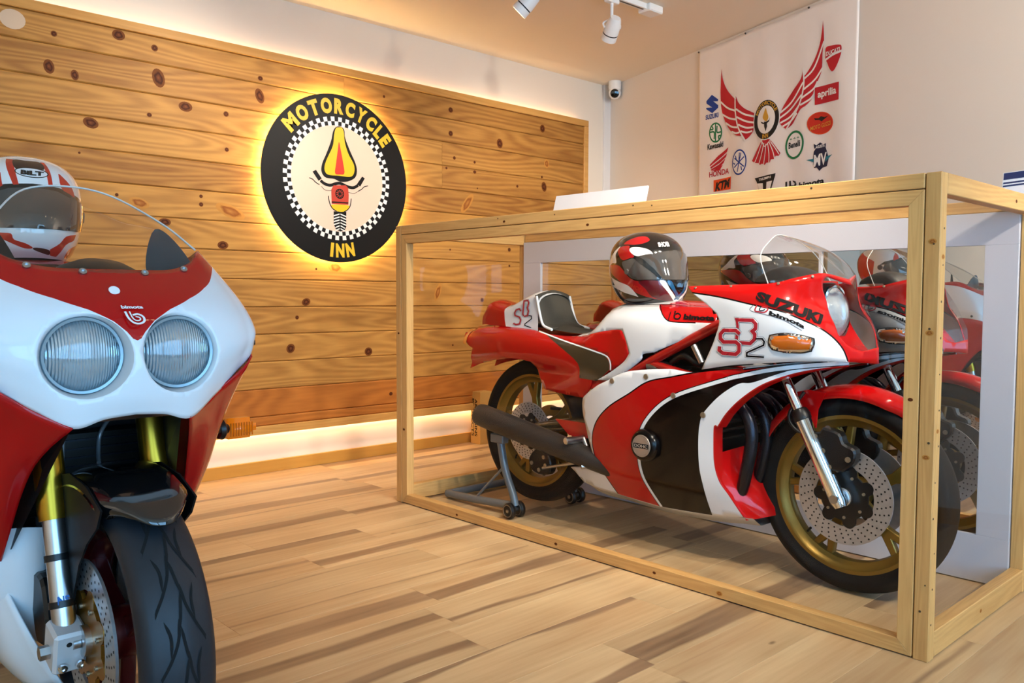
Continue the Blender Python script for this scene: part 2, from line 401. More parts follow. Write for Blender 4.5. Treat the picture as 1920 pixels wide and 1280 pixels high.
BANNER = {'wing_l': [(1.3211, 2.4118), (1.3211, 2.4118), (1.3364, 2.3414), (1.3801, 2.2681), (1.4594, 2.196), (1.4647, 2.2132), (1.4647, 2.2132), (1.4917, 2.1673), (1.5424, 2.1237), (1.5988, 2.0937), (1.6293, 2.0784), (1.6293, 2.0784), (1.6257, 2.0087), (1.6226, 1.9716), (1.5889, 1.9443), (1.5545, 1.929), (1.5545, 1.929), (1.5256, 1.9577), (1.468, 1.9742), (1.401, 2.0246), (1.3548, 2.0869), (1.3228, 2.162), (1.313, 2.253), (1.3156, 2.3314)], 'wl0': [(1.3156, 2.2079), (1.3828, 2.1581), (1.4671, 2.1222)], 'wl1': [(1.3267, 2.1297), (1.3993, 2.0914), (1.4757, 2.0675)], 'wl2': [(1.3673, 2.0669), (1.4302, 2.0321), (1.4855, 2.0184)], 'wl3': [(1.428, 2.0033), (1.4677, 1.9868), (1.5036, 1.9845)], 'wl4': [(1.459, 2.2106), (1.4627, 2.1249), (1.4806, 2.0444), (1.5107, 1.9862), (1.5574, 1.9257)], 'wl5': [(1.4682, 2.1335), (1.5433, 2.0883), (1.6299, 2.0577)], 'wl6': [(1.4752, 2.0839), (1.5585, 2.0426), (1.6281, 2.0223)], 'wl7': [(1.4909, 2.0348), (1.5595, 2.0044), (1.6261, 1.9945)], 'wl8': [(1.5148, 1.9902), (1.5673, 1.9735), (1.6157, 1.9747)], 'wr0': [(2.0172, 2.2525), (2.0235, 2.1553), (1.9965, 2.065), (1.9502, 2.0035), (1.8932, 1.9373)], 'wr1': [(2.0237, 2.1883), (2.0966, 2.2352), (2.165, 2.359)], 'wr2': [(2.0183, 2.1303), (2.1008, 2.1683), (2.1558, 2.2194)], 'wr3': [(2.0101, 2.0884), (2.0908, 2.119), (2.1217, 2.155)], 'wr4': [(1.9993, 2.0512), (2.0692, 2.0692), (2.0985, 2.0916)], 'wr5': [(1.8453, 2.0379), (1.9357, 2.0862), (2.0194, 2.1736)], 'wr6': [(1.8411, 2.0079), (1.9247, 2.044), (2.0072, 2.1065)], 'wr7': [(1.847, 1.9798), (1.9258, 2.0037), (1.999, 2.0601)], 'wr8': [(1.8652, 1.9566), (1.9266, 1.9769), (1.9741, 2.0122)], 'wing_r': [(2.1538, 2.4733), (2.1538, 2.4733), (2.1636, 2.3695), (2.1544, 2.3044), (2.1504, 2.2122), (2.1238, 2.1588), (2.0967, 2.1134), (2.0853, 2.0728), (2.0444, 2.0422), (2.0035, 2.0285), (1.9687, 1.9912), (1.9394, 1.9568), (1.8932, 1.9355), (1.8932, 1.9355), (1.8652, 1.9566), (1.8391, 1.9884), (1.8442, 2.0327), (1.8742, 2.0808), (1.9342, 2.1396), (1.9987, 2.1958), (2.016, 2.251), (2.016, 2.251), (2.0255, 2.2071), (2.0843, 2.2622), (2.1276, 2.3367), (2.1457, 2.4081)], 'tail': [(1.7014, 1.9022), (1.7383, 1.9073), (1.7725, 1.8979), (1.8043, 1.8653), (1.8543, 1.8067), (1.8421, 1.7931), (1.8191, 1.7965), (1.8093, 1.7796), (1.7835, 1.7806), (1.7749, 1.7634), (1.7487, 1.7671), (1.7319, 1.7556), (1.7091, 1.7662), (1.6891, 1.7624), (1.6686, 1.7765), (1.6414, 1.7803), (1.6177, 1.795), (1.6598, 1.8528)], 'tl0': [(1.7057, 1.8922), (1.6738, 1.8319), (1.6414, 1.7803)], 'tl1': [(1.7231, 1.8848), (1.7035, 1.8228), (1.6783, 1.7658)], 'tl2': [(1.7391, 1.8776), (1.7341, 1.8182), (1.7226, 1.7578)], 'tl3': [(1.7548, 1.8797), (1.7669, 1.818), (1.7684, 1.7625)], 'tl4': [(1.7677, 1.8822), (1.7991, 1.8223), (1.8132, 1.7763)], 'tl5': [(1.778, 1.8851), (1.8179, 1.8377), (1.8443, 1.8018)], 'tl6': [(1.7014, 1.9022), (1.7262, 1.8657), (1.7458, 1.8719), (1.7778, 1.8943)], 'ducati': [(2.1761, 2.282), (2.1794, 2.3215), (2.2276, 2.3207), (2.2761, 2.3112), (2.2903, 2.2976), (2.2873, 2.2581), (2.2581, 2.2033), (2.2295, 2.1826), (2.2048, 2.2077), (2.1908, 2.2363), (2.1768, 2.2599)], 'ducati_s': [(2.1692, 2.2533), (2.2291, 2.2703), (2.2931, 2.2755)], 'aprilia': [(2.1021, 2.1251), (2.2799, 2.1178), (2.2795, 2.0242), (2.1049, 2.0301)], 'suz': [(1.2327, 2.2699), (1.1816, 2.2403), (1.182, 2.225), (1.2378, 2.1887), (1.1826, 2.1976), (1.1797, 2.1901), (1.2387, 2.1525), (1.292, 2.178), (1.2917, 2.193), (1.2446, 2.2274), (1.288, 2.2185), (1.2908, 2.2299)], 'honda1': [(1.395, 1.913), (1.2996, 1.8731), (1.2233, 1.8237), (1.2313, 1.8175), (1.3002, 1.848), (1.3823, 1.8855)], 'honda2': [(1.3825, 1.8776), (1.3004, 1.84), (1.2299, 1.8096), (1.2395, 1.8002), (1.316, 1.8258), (1.3726, 1.8554)], 'honda3': [(1.3683, 1.8481), (1.3086, 1.8169), (1.2396, 1.7962), (1.243, 1.7857), (1.3167, 1.8009), (1.3495, 1.8212)], 'honda4': [(1.3437, 1.8121), (1.2938, 1.797), (1.2462, 1.7832), (1.3172, 1.7779), (1.3246, 1.7888)], 'ktm': [(1.2648, 1.7224), (1.4262, 1.7272), (1.4223, 1.6493), (1.2666, 1.6487)], 'tri': [(1.6438, 1.6885), (1.8218, 1.6957), (1.8197, 1.6823), (1.7885, 1.5988), (1.691, 1.5937), (1.6621, 1.6646)], 'tri_w1': [(1.6678, 1.6545), (1.7188, 1.6504), (1.723, 1.5968), (1.6937, 1.5934)], 'tri_w2': [(1.7518, 1.6539), (1.7973, 1.6557), (1.7805, 1.6043), (1.7493, 1.6004)], 'mv': [(2.1054, 1.7758), (2.1209, 1.795), (2.1826, 1.8024), (2.1982, 1.766), (2.2126, 1.7257), (2.2006, 1.685), (2.1695, 1.6807), (2.1474, 1.6665), (2.1298, 1.6861), (2.1103, 1.687), (2.1021, 1.7331)], 'mv_crown': [(2.1095, 1.7925), (2.1041, 1.8209), (2.1228, 1.8076), (2.1485, 1.8207), (2.1714, 1.8068), (2.1902, 1.8097), (2.1887, 1.7845), (2.1494, 1.7906)], 'mv_sl': [(2.0532, 1.7384), (2.1088, 1.7382), (2.1071, 1.7194)], 'mv_sr': [(2.2395, 1.7429), (2.1924, 1.7372), (2.1887, 1.7105)], 'guzzi_eagle': [(2.1024, 1.9592), (2.1333, 1.9534), (2.15, 1.9614), (2.1782, 1.9518), (2.2058, 1.9534), (2.173, 1.9401), (2.1564, 1.9321), (2.1392, 1.9438), (2.1107, 1.9473)], 'flame': [(1.7347, 2.0858), (1.7209, 2.0609), (1.7111, 2.035), (1.7288, 2.0132), (1.7473, 2.0098), (1.7584, 2.0307), (1.7472, 2.0586)], 'flame_b': [(1.7223, 2.0098), (1.7461, 2.0054), (1.7495, 1.9772), (1.7371, 1.9499), (1.7244, 1.9817)], 'bars_b': [(1.693, 2.0152), (1.7225, 2.0024), (1.7616, 2.0118), (1.7715, 2.0264), (1.7644, 2.0039), (1.7361, 1.9888), (1.7027, 2.0023)], 'ring_o': [(1.8338, 1.9888), (1.8279, 1.9706), (1.8192, 1.9537), (1.8081, 1.9388), (1.7947, 1.9262), (1.7795, 1.9163), (1.7629, 1.9095), (1.7454, 1.906), (1.7275, 1.9059), (1.7098, 1.9092), (1.6928, 1.916), (1.677, 1.9259), (1.663, 1.9388), (1.6512, 1.9543), (1.642, 1.9717), (1.6357, 1.9907), (1.6325, 2.0106), (1.6326, 2.0308), (1.6358, 2.0506), (1.6422, 2.0694), (1.6514, 2.0865), (1.6633, 2.1015), (1.6773, 2.114), (1.693, 2.1234), (1.71, 2.1296), (1.7277, 2.1325), (1.7455, 2.1318), (1.763, 2.1278), (1.7796, 2.1205), (1.7947, 2.1103), (1.8081, 2.0973), (1.8192, 2.0821), (1.8279, 2.065), (1.8338, 2.0466), (1.8368, 2.0274), (1.8368, 2.008)], 'ring_i': [(1.806, 1.9975), (1.8017, 1.9844), (1.7955, 1.9724), (1.7875, 1.9617), (1.7779, 1.9527), (1.767, 1.9456), (1.7552, 1.9408), (1.7427, 1.9383), (1.73, 1.9383), (1.7174, 1.9408), (1.7054, 1.9456), (1.6943, 1.9528), (1.6844, 1.962), (1.6761, 1.9729), (1.6696, 1.9854), (1.6652, 1.9989), (1.663, 2.013), (1.663, 2.0273), (1.6653, 2.0414), (1.6698, 2.0547), (1.6764, 2.067), (1.6847, 2.0777), (1.6946, 2.0866), (1.7058, 2.0934), (1.7178, 2.0979), (1.7304, 2.1), (1.743, 2.0997), (1.7555, 2.0969), (1.7673, 2.0918), (1.7781, 2.0845), (1.7877, 2.0753), (1.7956, 2.0644), (1.8018, 2.0522), (1.806, 2.039), (1.8082, 2.0252), (1.8081, 2.0112)], 'ring_e': [(1.8401, 1.9869), (1.8339, 1.9679), (1.8248, 1.9505), (1.813, 1.935), (1.7989, 1.9219), (1.7828, 1.9118), (1.7652, 1.9048), (1.7466, 1.9012), (1.7276, 1.9012), (1.7087, 1.9048), (1.6905, 1.912), (1.6737, 1.9225), (1.6587, 1.936), (1.646, 1.9521), (1.6361, 1.9704), (1.6293, 1.9903), (1.6258, 2.0111), (1.6257, 2.0321), (1.6291, 2.0527), (1.6357, 2.0722), (1.6455, 2.09), (1.658, 2.1056), (1.6729, 2.1184), (1.6896, 2.1281), (1.7077, 2.1345), (1.7265, 2.1373), (1.7455, 2.1364), (1.764, 2.1321), (1.7817, 2.1244), (1.7979, 2.1135), (1.8121, 2.0999), (1.8241, 2.084), (1.8333, 2.0662), (1.8397, 2.047), (1.843, 2.027), (1.8431, 2.0068)], 'guzzi_o': [(2.2398, 1.926), (2.2421, 1.9153), (2.2416, 1.9049), (2.2383, 1.8951), (2.2323, 1.8861), (2.2238, 1.8783), (2.2131, 1.8719), (2.2003, 1.867), (2.1859, 1.8638), (2.1703, 1.8625), (2.154, 1.863), (2.1374, 1.8655), (2.121, 1.8698), (2.1054, 1.8758), (2.091, 1.8833), (2.0784, 1.8922), (2.0678, 1.9021), (2.0597, 1.9127), (2.0544, 1.9238), (2.052, 1.9349), (2.0526, 1.9457), (2.0561, 1.9558), (2.0625, 1.965), (2.0715, 1.9729), (2.0829, 1.9793), (2.0963, 1.984), (2.1111, 1.9869), (2.1271, 1.9878), (2.1436, 1.9869), (2.1601, 1.984), (2.1762, 1.9794), (2.1914, 1.9732), (2.2052, 1.9656), (2.2173, 1.9568), (2.2272, 1.9471), (2.2348, 1.9367)], 'guzzi_i': [(2.2345, 1.926), (2.2366, 1.916), (2.2361, 1.9063), (2.233, 1.8972), (2.2273, 1.8888), (2.2193, 1.8816), (2.2091, 1.8756), (2.1971, 1.871), (2.1835, 1.8681), (2.1688, 1.8669), (2.1534, 1.8674), (2.1378, 1.8697), (2.1224, 1.8737), (2.1078, 1.8792), (2.0943, 1.8863), (2.0824, 1.8945), (2.0726, 1.9037), (2.065, 1.9136), (2.06, 1.9239), (2.0578, 1.9342), (2.0584, 1.9442), (2.0618, 1.9536), (2.0678, 1.9621), (2.0763, 1.9695), (2.0871, 1.9754), (2.0996, 1.9798), (2.1136, 1.9825), (2.1286, 1.9834), (2.1441, 1.9825), (2.1597, 1.9799), (2.1748, 1.9756), (2.1891, 1.9698), (2.2021, 1.9628), (2.2134, 1.9546), (2.2228, 1.9455), (2.2299, 1.9359)], 'ben_o': [(2.0298, 1.8176), (2.0258, 1.8046), (2.0198, 1.7926), (2.012, 1.7819), (2.0027, 1.7728), (1.992, 1.7656), (1.9804, 1.7606), (1.9681, 1.758), (1.9556, 1.7577), (1.9432, 1.7599), (1.9312, 1.7644), (1.9201, 1.7713), (1.9102, 1.7801), (1.9019, 1.7908), (1.8953, 1.803), (1.8908, 1.8162), (1.8884, 1.8301), (1.8883, 1.8443), (1.8904, 1.8582), (1.8946, 1.8715), (1.9009, 1.8837), (1.909, 1.8945), (1.9187, 1.9035), (1.9296, 1.9104), (1.9414, 1.9151), (1.9538, 1.9175), (1.9663, 1.9173), (1.9786, 1.9148), (1.9904, 1.91), (2.0012, 1.903), (2.0107, 1.8941), (2.0187, 1.8834), (2.025, 1.8715), (2.0293, 1.8586), (2.0316, 1.845), (2.0318, 1.8312)], 'ben_i': [(2.0169, 1.8214), (2.0135, 1.8105), (2.0086, 1.8004), (2.0022, 1.7913), (1.9945, 1.7837), (1.9858, 1.7777), (1.9763, 1.7734), (1.9663, 1.7711), (1.9561, 1.7708), (1.9461, 1.7726), (1.9364, 1.7763), (1.9275, 1.782), (1.9195, 1.7893), (1.9128, 1.7982), (1.9076, 1.8083), (1.904, 1.8193), (1.9022, 1.8309), (1.9021, 1.8427), (1.9039, 1.8543), (1.9074, 1.8654), (1.9126, 1.8756), (1.9192, 1.8847), (1.9271, 1.8923), (1.9359, 1.8982), (1.9456, 1.9022), (1.9556, 1.9042), (1.9658, 1.9043), (1.9758, 1.9023), (1.9853, 1.8984), (1.994, 1.8926), (2.0017, 1.8852), (2.0082, 1.8764), (2.0133, 1.8665), (2.0167, 1.8557), (2.0185, 1.8443), (2.0186, 1.8328)], 'kaw_o': [(1.331, 2.0123), (1.3296, 2.0015), (1.3264, 1.9915), (1.3217, 1.9824), (1.3154, 1.9746), (1.3078, 1.9682), (1.2992, 1.9636), (1.2897, 1.9607), (1.2797, 1.9597), (1.2694, 1.9608), (1.2593, 1.9637), (1.2494, 1.9685), (1.2403, 1.975), (1.2322, 1.9831), (1.2252, 1.9924), (1.2197, 2.0027), (1.2159, 2.0137), (1.2138, 2.025), (1.2135, 2.0362), (1.215, 2.0472), (1.2183, 2.0573), (1.2232, 2.0665), (1.2297, 2.0743), (1.2374, 2.0806), (1.2462, 2.0852), (1.2558, 2.0879), (1.2659, 2.0886), (1.2762, 2.0874), (1.2863, 2.0842), (1.296, 2.0793), (1.3049, 2.0727), (1.3129, 2.0646), (1.3196, 2.0554), (1.325, 2.0452), (1.3287, 2.0344), (1.3307, 2.0233)], 'kaw_i': [(1.3204, 2.0144), (1.3192, 2.0054), (1.3166, 1.9969), (1.3127, 1.9892), (1.3075, 1.9825), (1.3013, 1.9771), (1.2943, 1.9731), (1.2865, 1.9707), (1.2783, 1.9699), (1.27, 1.9707), (1.2617, 1.9731), (1.2537, 1.9771), (1.2463, 1.9826), (1.2396, 1.9893), (1.234, 1.9971), (1.2295, 2.0058), (1.2264, 2.015), (1.2247, 2.0245), (1.2245, 2.034), (1.2257, 2.0432), (1.2284, 2.0518), (1.2325, 2.0595), (1.2377, 2.0662), (1.244, 2.0715), (1.2512, 2.0754), (1.2591, 2.0778), (1.2673, 2.0785), (1.2757, 2.0775), (1.2839, 2.0749), (1.2918, 2.0708), (1.2991, 2.0653), (1.3056, 2.0586), (1.3111, 2.0508), (1.3155, 2.0422), (1.3185, 2.0331), (1.3202, 2.0238)], 'kaw0': [(1.2714, 2.0823), (1.2743, 1.9659)], 'kaw1': [(1.2182, 2.0335), (1.2604, 2.0283), (1.2615, 1.984)], 'kaw2': [(1.2423, 2.0675), (1.249, 2.0483), (1.224, 2.0507)], 'kaw3': [(1.3264, 2.0209), (1.2867, 2.0238), (1.2857, 2.0648)], 'kaw4': [(1.3062, 1.9766), (1.2996, 1.9976), (1.3209, 1.998)], 'yam_o': [(1.569, 1.7908), (1.5664, 1.7777), (1.5619, 1.7654), (1.5556, 1.7542), (1.5478, 1.7446), (1.5386, 1.7367), (1.5284, 1.7308), (1.5173, 1.7271), (1.5058, 1.7258), (1.4943, 1.7268), (1.4829, 1.7302), (1.4722, 1.7359), (1.4624, 1.7437), (1.4538, 1.7534), (1.4468, 1.7647), (1.4415, 1.7772), (1.4381, 1.7906), (1.4367, 1.8044), (1.4375, 1.8182), (1.4402, 1.8316), (1.4449, 1.8441), (1.4514, 1.8553), (1.4595, 1.865), (1.4689, 1.8728), (1.4794, 1.8784), (1.4906, 1.8818), (1.5021, 1.8829), (1.5136, 1.8815), (1.5248, 1.8778), (1.5354, 1.8719), (1.5449, 1.864), (1.5532, 1.8543), (1.56, 1.8432), (1.5651, 1.8309), (1.5684, 1.8178), (1.5697, 1.8043)], 'yam_i': [(1.5606, 1.7926), (1.5583, 1.7811), (1.5544, 1.7702), (1.5489, 1.7604), (1.5421, 1.7519), (1.5341, 1.745), (1.5251, 1.7398), (1.5155, 1.7366), (1.5055, 1.7354), (1.4954, 1.7363), (1.4856, 1.7393), (1.4763, 1.7443), (1.4678, 1.7511), (1.4603, 1.7596), (1.4542, 1.7695), (1.4497, 1.7805), (1.4467, 1.7922), (1.4456, 1.8043), (1.4462, 1.8164), (1.4486, 1.8281), (1.4527, 1.8391), (1.4584, 1.849), (1.4654, 1.8575), (1.4736, 1.8643), (1.4827, 1.8693), (1.4924, 1.8723), (1.5024, 1.8733), (1.5125, 1.8721), (1.5222, 1.8689), (1.5314, 1.8638), (1.5397, 1.8569), (1.5469, 1.8484), (1.5528, 1.8386), (1.5572, 1.8278), (1.5601, 1.8163), (1.5612, 1.8044)], 'yam0': [(1.5211, 1.8596), (1.4897, 1.7473)], 'yam1': [(1.4586, 1.7767), (1.55, 1.8314)], 'yam2': [(1.4614, 1.8346), (1.5488, 1.7722)], 'yam3': [(1.504, 1.8044), (1.5068, 1.8618)], 'yam4': [(1.4654, 1.7952), (1.4505, 1.807)], 'yam5': [(1.4712, 1.8478), (1.4791, 1.8224)], 'yam6': [(1.5309, 1.7525), (1.5232, 1.7776)], 'bi_1': [(1.8954, 1.6366), (1.9091, 1.6377), (1.9099, 1.606), (1.9248, 1.6043), (1.9239, 1.6377), (1.9361, 1.6389), (1.9394, 1.6116), (1.9638, 1.6106), (1.9684, 1.6207), (1.9547, 1.6295), (1.9484, 1.6392), (1.9729, 1.6317), (1.9819, 1.6129), (1.9679, 1.5958), (1.8965, 1.5986)], 'T_suz': ('SUZUKI', (1.236, 2.1339), (0.1174, -0.0022), 0.0302), 'T_kaw': ('Kawasaki', (1.2718, 1.9423), (0.1432, 0.001), 0.0362), 'T_hon': ('HONDA', (1.313, 1.7645), (0.1802, 0.004), 0.036), 'T_ktm': ('KTM', (1.3484, 1.6844), (0.134, 0.0158), 0.0558), 'T_tri': ('TRIUMPH', (1.734, 1.6764), (0.1046, 0.0054), 0.015), 'T_bim': ('bimota', (2.092, 1.606), (0.1816, 0.0092), 0.0384), 'T_ben': ('Benelli', (1.9597, 1.8396), (0.0912, 0.0032), 0.0358), 'T_ben2': ('* * *', (1.9589, 1.8691), (0.0744, 0.0018), 0.0214), 'T_guz': ('MOTO GUZZI', (2.1515, 1.9099), (0.1438, 0.008), 0.0224), 'T_apr': ('aprilia', (2.1933, 2.0757), (0.1374, -0.0042), 0.0508), 'T_duc': ('DUCATI', (2.2308, 2.2865), (0.0986, 0.0012), 0.0236), 'T_mv': ('MV', (2.1535, 1.7274), (0.0892, 0.0042), 0.0654), 'T_aug': ('AGUSTA', (2.1503, 1.799), (0.0648, 0.0018), 0.0154), 'T_moto': ('MOTORCYCLE', (1.7349, 2.0812), (0.1468, 0.0256), 0.026), 'T_inn': ('INN', (1.7339, 1.9246), (0.0496, 0.0008), 0.026), 'cloth': [(1.0901, 2.58), (1.5402, 2.5811), (2.0491, 2.6013), (2.3975, 2.5074), (2.3891, 1.5937), (1.1154, 1.6477)], 'pins': [(1.095, 2.5767), (1.5403, 2.5792), (2.0491, 2.5996)]}

# ------------------------------------------------------------------ light
H_CEIL = 2.591
XR = 5.6                       # street wall with the shop windows
WIN = [(-5.25, -2.7), (-2.5, .05)]
for a, b in WIN:
    area('window_daylight', (XR - .02, (a + b) / 2, 1.30), (0, math.radians(90), 0), 2.1, b - a, 1, (1, 1, 1), portal=True)

M_wall = mat('wall paint warm white', WALLC, .75, vary=(3, .015))
M_wallb = mat('wall paint back', WALLBC, .75, vary=(3, .015))
M_ceil = mat('ceiling paint', CEILC, .8, vary=(3, .015))
M_white = mat('white satin paint', '#e9e6e4', .35, vary=(5, .015))
M_pine = wood('pine boards', PINE[0], PINE[1], 'Y', rough=.55, ring=5.5, stretch=.10, streak=.62, coat=0, sat=.14)
M_pined = wood('cedar boards', '#bd7430', '#7d4215', 'Y', rough=.55, ring=5.5, stretch=.10, streak=.5)
M_trim = wood('pine trim', '#d3a05a', '#a46c2b', 'Y', rough=.4, ring=8, stretch=.05, streak=.3)
M_base = wood('pine skirting', '#cb9546', '#aa7330', 'Y', rough=.4, ring=6, stretch=.05, streak=.2)
def knot_material(name, c0, c1, c2):
    m = bpy.data.materials.new(name); m.use_nodes = True; N = m.node_tree.nodes; L = m.node_tree.links; b = N['Principled BSDF']; b.inputs['Roughness'].default_value = .6; b.inputs['Specular IOR Level'].default_value = .15
    t = N.new('ShaderNodeTexCoord'); ln = N.new('ShaderNodeVectorMath'); ln.operation = 'LENGTH'; mp = N.new('ShaderNodeMapping'); mp.inputs['Scale'].default_value = (0, 1, 1)
    n = N.new('ShaderNodeTexNoise'); n.inputs['Scale'].default_value = 2.2; L.new(t.outputs['Object'], n.inputs['Vector']); L.new(t.outputs['Object'], mp.inputs['Vector']); L.new(mp.outputs[0], ln.inputs[0])
    a = N.new('ShaderNodeMath'); a.operation = 'MULTIPLY_ADD'; a.inputs[1].default_value = .5; L.new(n.outputs['Fac'], a.inputs[0]); L.new(ln.outputs['Value'], a.inputs[2])
    r = N.new('ShaderNodeValToRGB'); e = r.color_ramp.elements; e[0].color = srgb(c0); e[0].position = .25; e[1].color = srgb(c2); e[1].position = 1.2 if False else 1.0
    k = e.new(.78); k.color = srgb(c1); L.new(a.outputs[0], r.inputs[0]); L.new(r.outputs[0], b.inputs['Base Color']); return m
M_knot = knot_material('pine knot', '#75401f', '#3a1609', '#6c3c18')
M_knot2 = knot_material('pale knot', '#b07438', '#8a4e20', '#b9803c')
M_plug = mat('pale filled knot', '#c9b095', .6, vary=(60, .2))
M_led = mat('led strip', '#ffe2b0', .5, emit=LEDC, es=LED[0])
M_led2 = mat('led strip top', '#ffe2b0', .5, emit=LEDC, es=LED[1])
M_ledr = mat('led ring', '#ffe2b0', .5, emit='#ffd88c', es=LED[2])

# ------------------------------------------------------------------ floor of striped planks
def plank_material():
    m = bpy.data.materials.new('vinyl plank'); m.use_nodes = True
    N = m.node_tree.nodes; L = m.node_tree.links; b = N['Principled BSDF']
    t = N.new('ShaderNodeTexCoord'); oi = N.new('ShaderNodeObjectInfo')
    def math_(op, x, y=None, z=None):
        k = N.new('ShaderNodeMath'); k.operation = op
        for i, s in enumerate((x, y, z)):
            if s is None: continue
            if isinstance(s, (int, float)): k.inputs[i].default_value = s
            else: L.new(s, k.inputs[i])
        return k.outputs[0]
    sx = N.new('ShaderNodeSeparateXYZ'); L.new(t.outputs['Object'], sx.inputs[0])
    rv = N.new('ShaderNodeVectorMath'); rv.operation = 'SCALE'; rv.inputs[0].default_value = (11.3, 47.1, 5.7); L.new(oi.outputs['Random'], rv.inputs['Scale'])
    add = N.new('ShaderNodeVectorMath'); L.new(t.outputs['Object'], add.inputs[0]); L.new(rv.outputs[0], add.inputs[1])
    def noise(scale, st, det=3):
        mp = N.new('ShaderNodeMapping'); mp.inputs['Scale'].default_value = st; L.new(add.outputs[0], mp.inputs['Vector'])
        n = N.new('ShaderNodeTexNoise'); n.inputs['Scale'].default_value = scale; n.inputs['Detail'].default_value = det; L.new(mp.outputs[0], n.inputs['Vector'])
        return n.outputs['Fac']
    grain = noise(60, (1, .05, 1), 4); cloud = noise(7, (1, .22, 1), 2); wob = noise(3.0, (.3, .35, 1), 1); fine = noise(22, (1, .13, 1), 3)
    # one brown heartwood stripe along the plank, at a side that differs from plank to plank
    r1 = math_('FRACT', math_('MULTIPLY', oi.outputs['Random'], 7.31)); r2 = math_('FRACT', math_('MULTIPLY', oi.outputs['Random'], 23.7))
    x0 = math_('MULTIPLY_ADD', r1, .17, -.085)
    w0 = math_('MULTIPLY_ADD', r2, .080, -.026)
    dist = math_('ABSOLUTE', math_('ADD', math_('SUBTRACT', sx.outputs[0], x0), math_('ADD', math_('MULTIPLY_ADD', wob, .10, -.05), math_('MULTIPLY_ADD', fine, .03, -.015))))
    st = N.new('ShaderNodeMapRange'); st.interpolation_type = 'SMOOTHSTEP'; L.new(math_('SUBTRACT', dist, w0), st.inputs[0])
    st.inputs[1].default_value = -.006; st.inputs[2].default_value = .010; st.inputs[3].default_value = 1; st.inputs[4].default_value = 0
    base = N.new('ShaderNodeValToRGB'); e = base.color_ramp.elements
    e[0].color = srgb(PLANK[0]); e[0].position = .25; e[1].color = srgb(PLANK[1]); e[1].position = .8
    L.new(math_('ADD', math_('MULTIPLY', cloud, .62), math_('MULTIPLY', grain, .48)), base.inputs[0])
    dk = N.new('ShaderNodeValToRGB'); e = dk.color_ramp.elements
    e[0].color = srgb(PLANK[2]); e[0].position = .3; e[1].color = srgb(PLANK[3]); e[1].position = .75
    L.new(math_('ADD', math_('MULTIPLY', fine, .6), math_('MULTIPLY', grain, .4)), dk.inputs[0])
    mx = N.new('ShaderNodeMixRGB'); L.new(st.outputs[0], mx.inputs[0]); L.new(base.outputs[0], mx.inputs[1]); L.new(dk.outputs[0], mx.inputs[2])
    # knots
    mp = N.new('ShaderNodeMapping'); mp.inputs['Scale'].default_value = (1.0, .45, 1); L.new(add.outputs[0], mp.inputs['Vector'])
    vo = N.new('ShaderNodeTexVoronoi'); vo.inputs['Scale'].default_value = 7; L.new(mp.outputs[0], vo.inputs['Vector'])
    kn = N.new('ShaderNodeMapRange'); kn.interpolation_type = 'SMOOTHSTEP'; kn.inputs[1].default_value = .02; kn.inputs[2].default_value = .075; kn.inputs[3].default_value = .85; kn.inputs[4].default_value = 0
    L.new(math_('ADD', vo.outputs['Distance'], math_('MULTIPLY_ADD', grain, .05, -.025)), kn.inputs[0])
    vs = N.new('ShaderNodeSeparateColor'); L.new(vo.outputs['Color'], vs.inputs[0])
    km = math_('MULTIPLY', kn.outputs[0], math_('GREATER_THAN', vs.outputs[0], .48))
    mk = N.new('ShaderNodeMixRGB'); mk.inputs[2].default_value = srgb('#5c3d22'); L.new(km, mk.inputs[0]); L.new(mx.outputs[0], mk.inputs[1])
    hv = N.new('ShaderNodeHueSaturation'); L.new(mk.outputs[0], hv.inputs['Color']); L.new(math_('MULTIPLY_ADD', math_('FRACT', math_('MULTIPLY', oi.outputs['Random'], 91.7)), .22, .86), hv.inputs['Value'])
    L.new(hv.outputs[0], b.inputs['Base Color'])
    b.inputs['Roughness'].default_value = .38; b.inputs['Specular IOR Level'].default_value = .4
    bp = N.new('ShaderNodeBump'); bp.inputs['Strength'].default_value = .06; bp.inputs['Distance'].default_value = .003; L.new(grain, bp.inputs['Height']); L.new(bp.outputs[0], b.inputs['Normal'])
    return m
M_plank = plank_material(); M_sub = mat('floor joint', '#6d5439', .8)
floor = box('floor', (-1.03, -5.5, -.10), (XR, 2.75, -.006), M_sub); tag(floor, kind='structure')
PW, PL = .184, 1.22
joint = {0: -.67, -1: -1.26, 2: -.80, 3: -.19, -4: -.41, -5: -.85}
pl_cache = {}
def plank_mesh(w, l):
    k = (round(w, 3), round(l, 3))
    if k not in pl_cache:
        bm = bmesh.new(); bmesh.ops.create_cube(bm, size=1)
        for v in bm.verts: v.co = Vector((v.co.x * (w - .0006), v.co.y * (l - .0006), (v.co.z - .5) * .006))
        bmesh.ops.bevel(bm, geom=[e for e in bm.edges if e.verts[0].co.z > -.001 and e.verts[1].co.z > -.001], offset=.0008, segments=1, affect='EDGES')
        me = bpy.data.meshes.new('plank'); bm.to_mesh(me); bm.free(); me.materials.append(M_plank); pl_cache[k] = me
    return pl_cache[k]
rngp = random.Random(11)
for k in range(-12, 25):
    x0 = 1.015 + PW * k; x1 = min(x0 + PW, XR); x0 = max(x0, -1.03)
    if x1 - x0 < .02: continue
    y = joint.get(k, -.5 + rngp.random() * 1.2)
    while y > -5.5: y -= PL
    yb = 2.735 - .3087 * (x0 + 1.03) + .05
    while y < yb:
        a, b_ = max(y, -5.5), min(y + PL, yb)
        if b_ - a > .03:
            o = bpy.data.objects.new('plank', plank_mesh(x1 - x0, b_ - a)); COL.objects.link(o); o.parent = floor
            o.location = ((x0 + x1) / 2, (a + b_) / 2, 0)
        y += PL
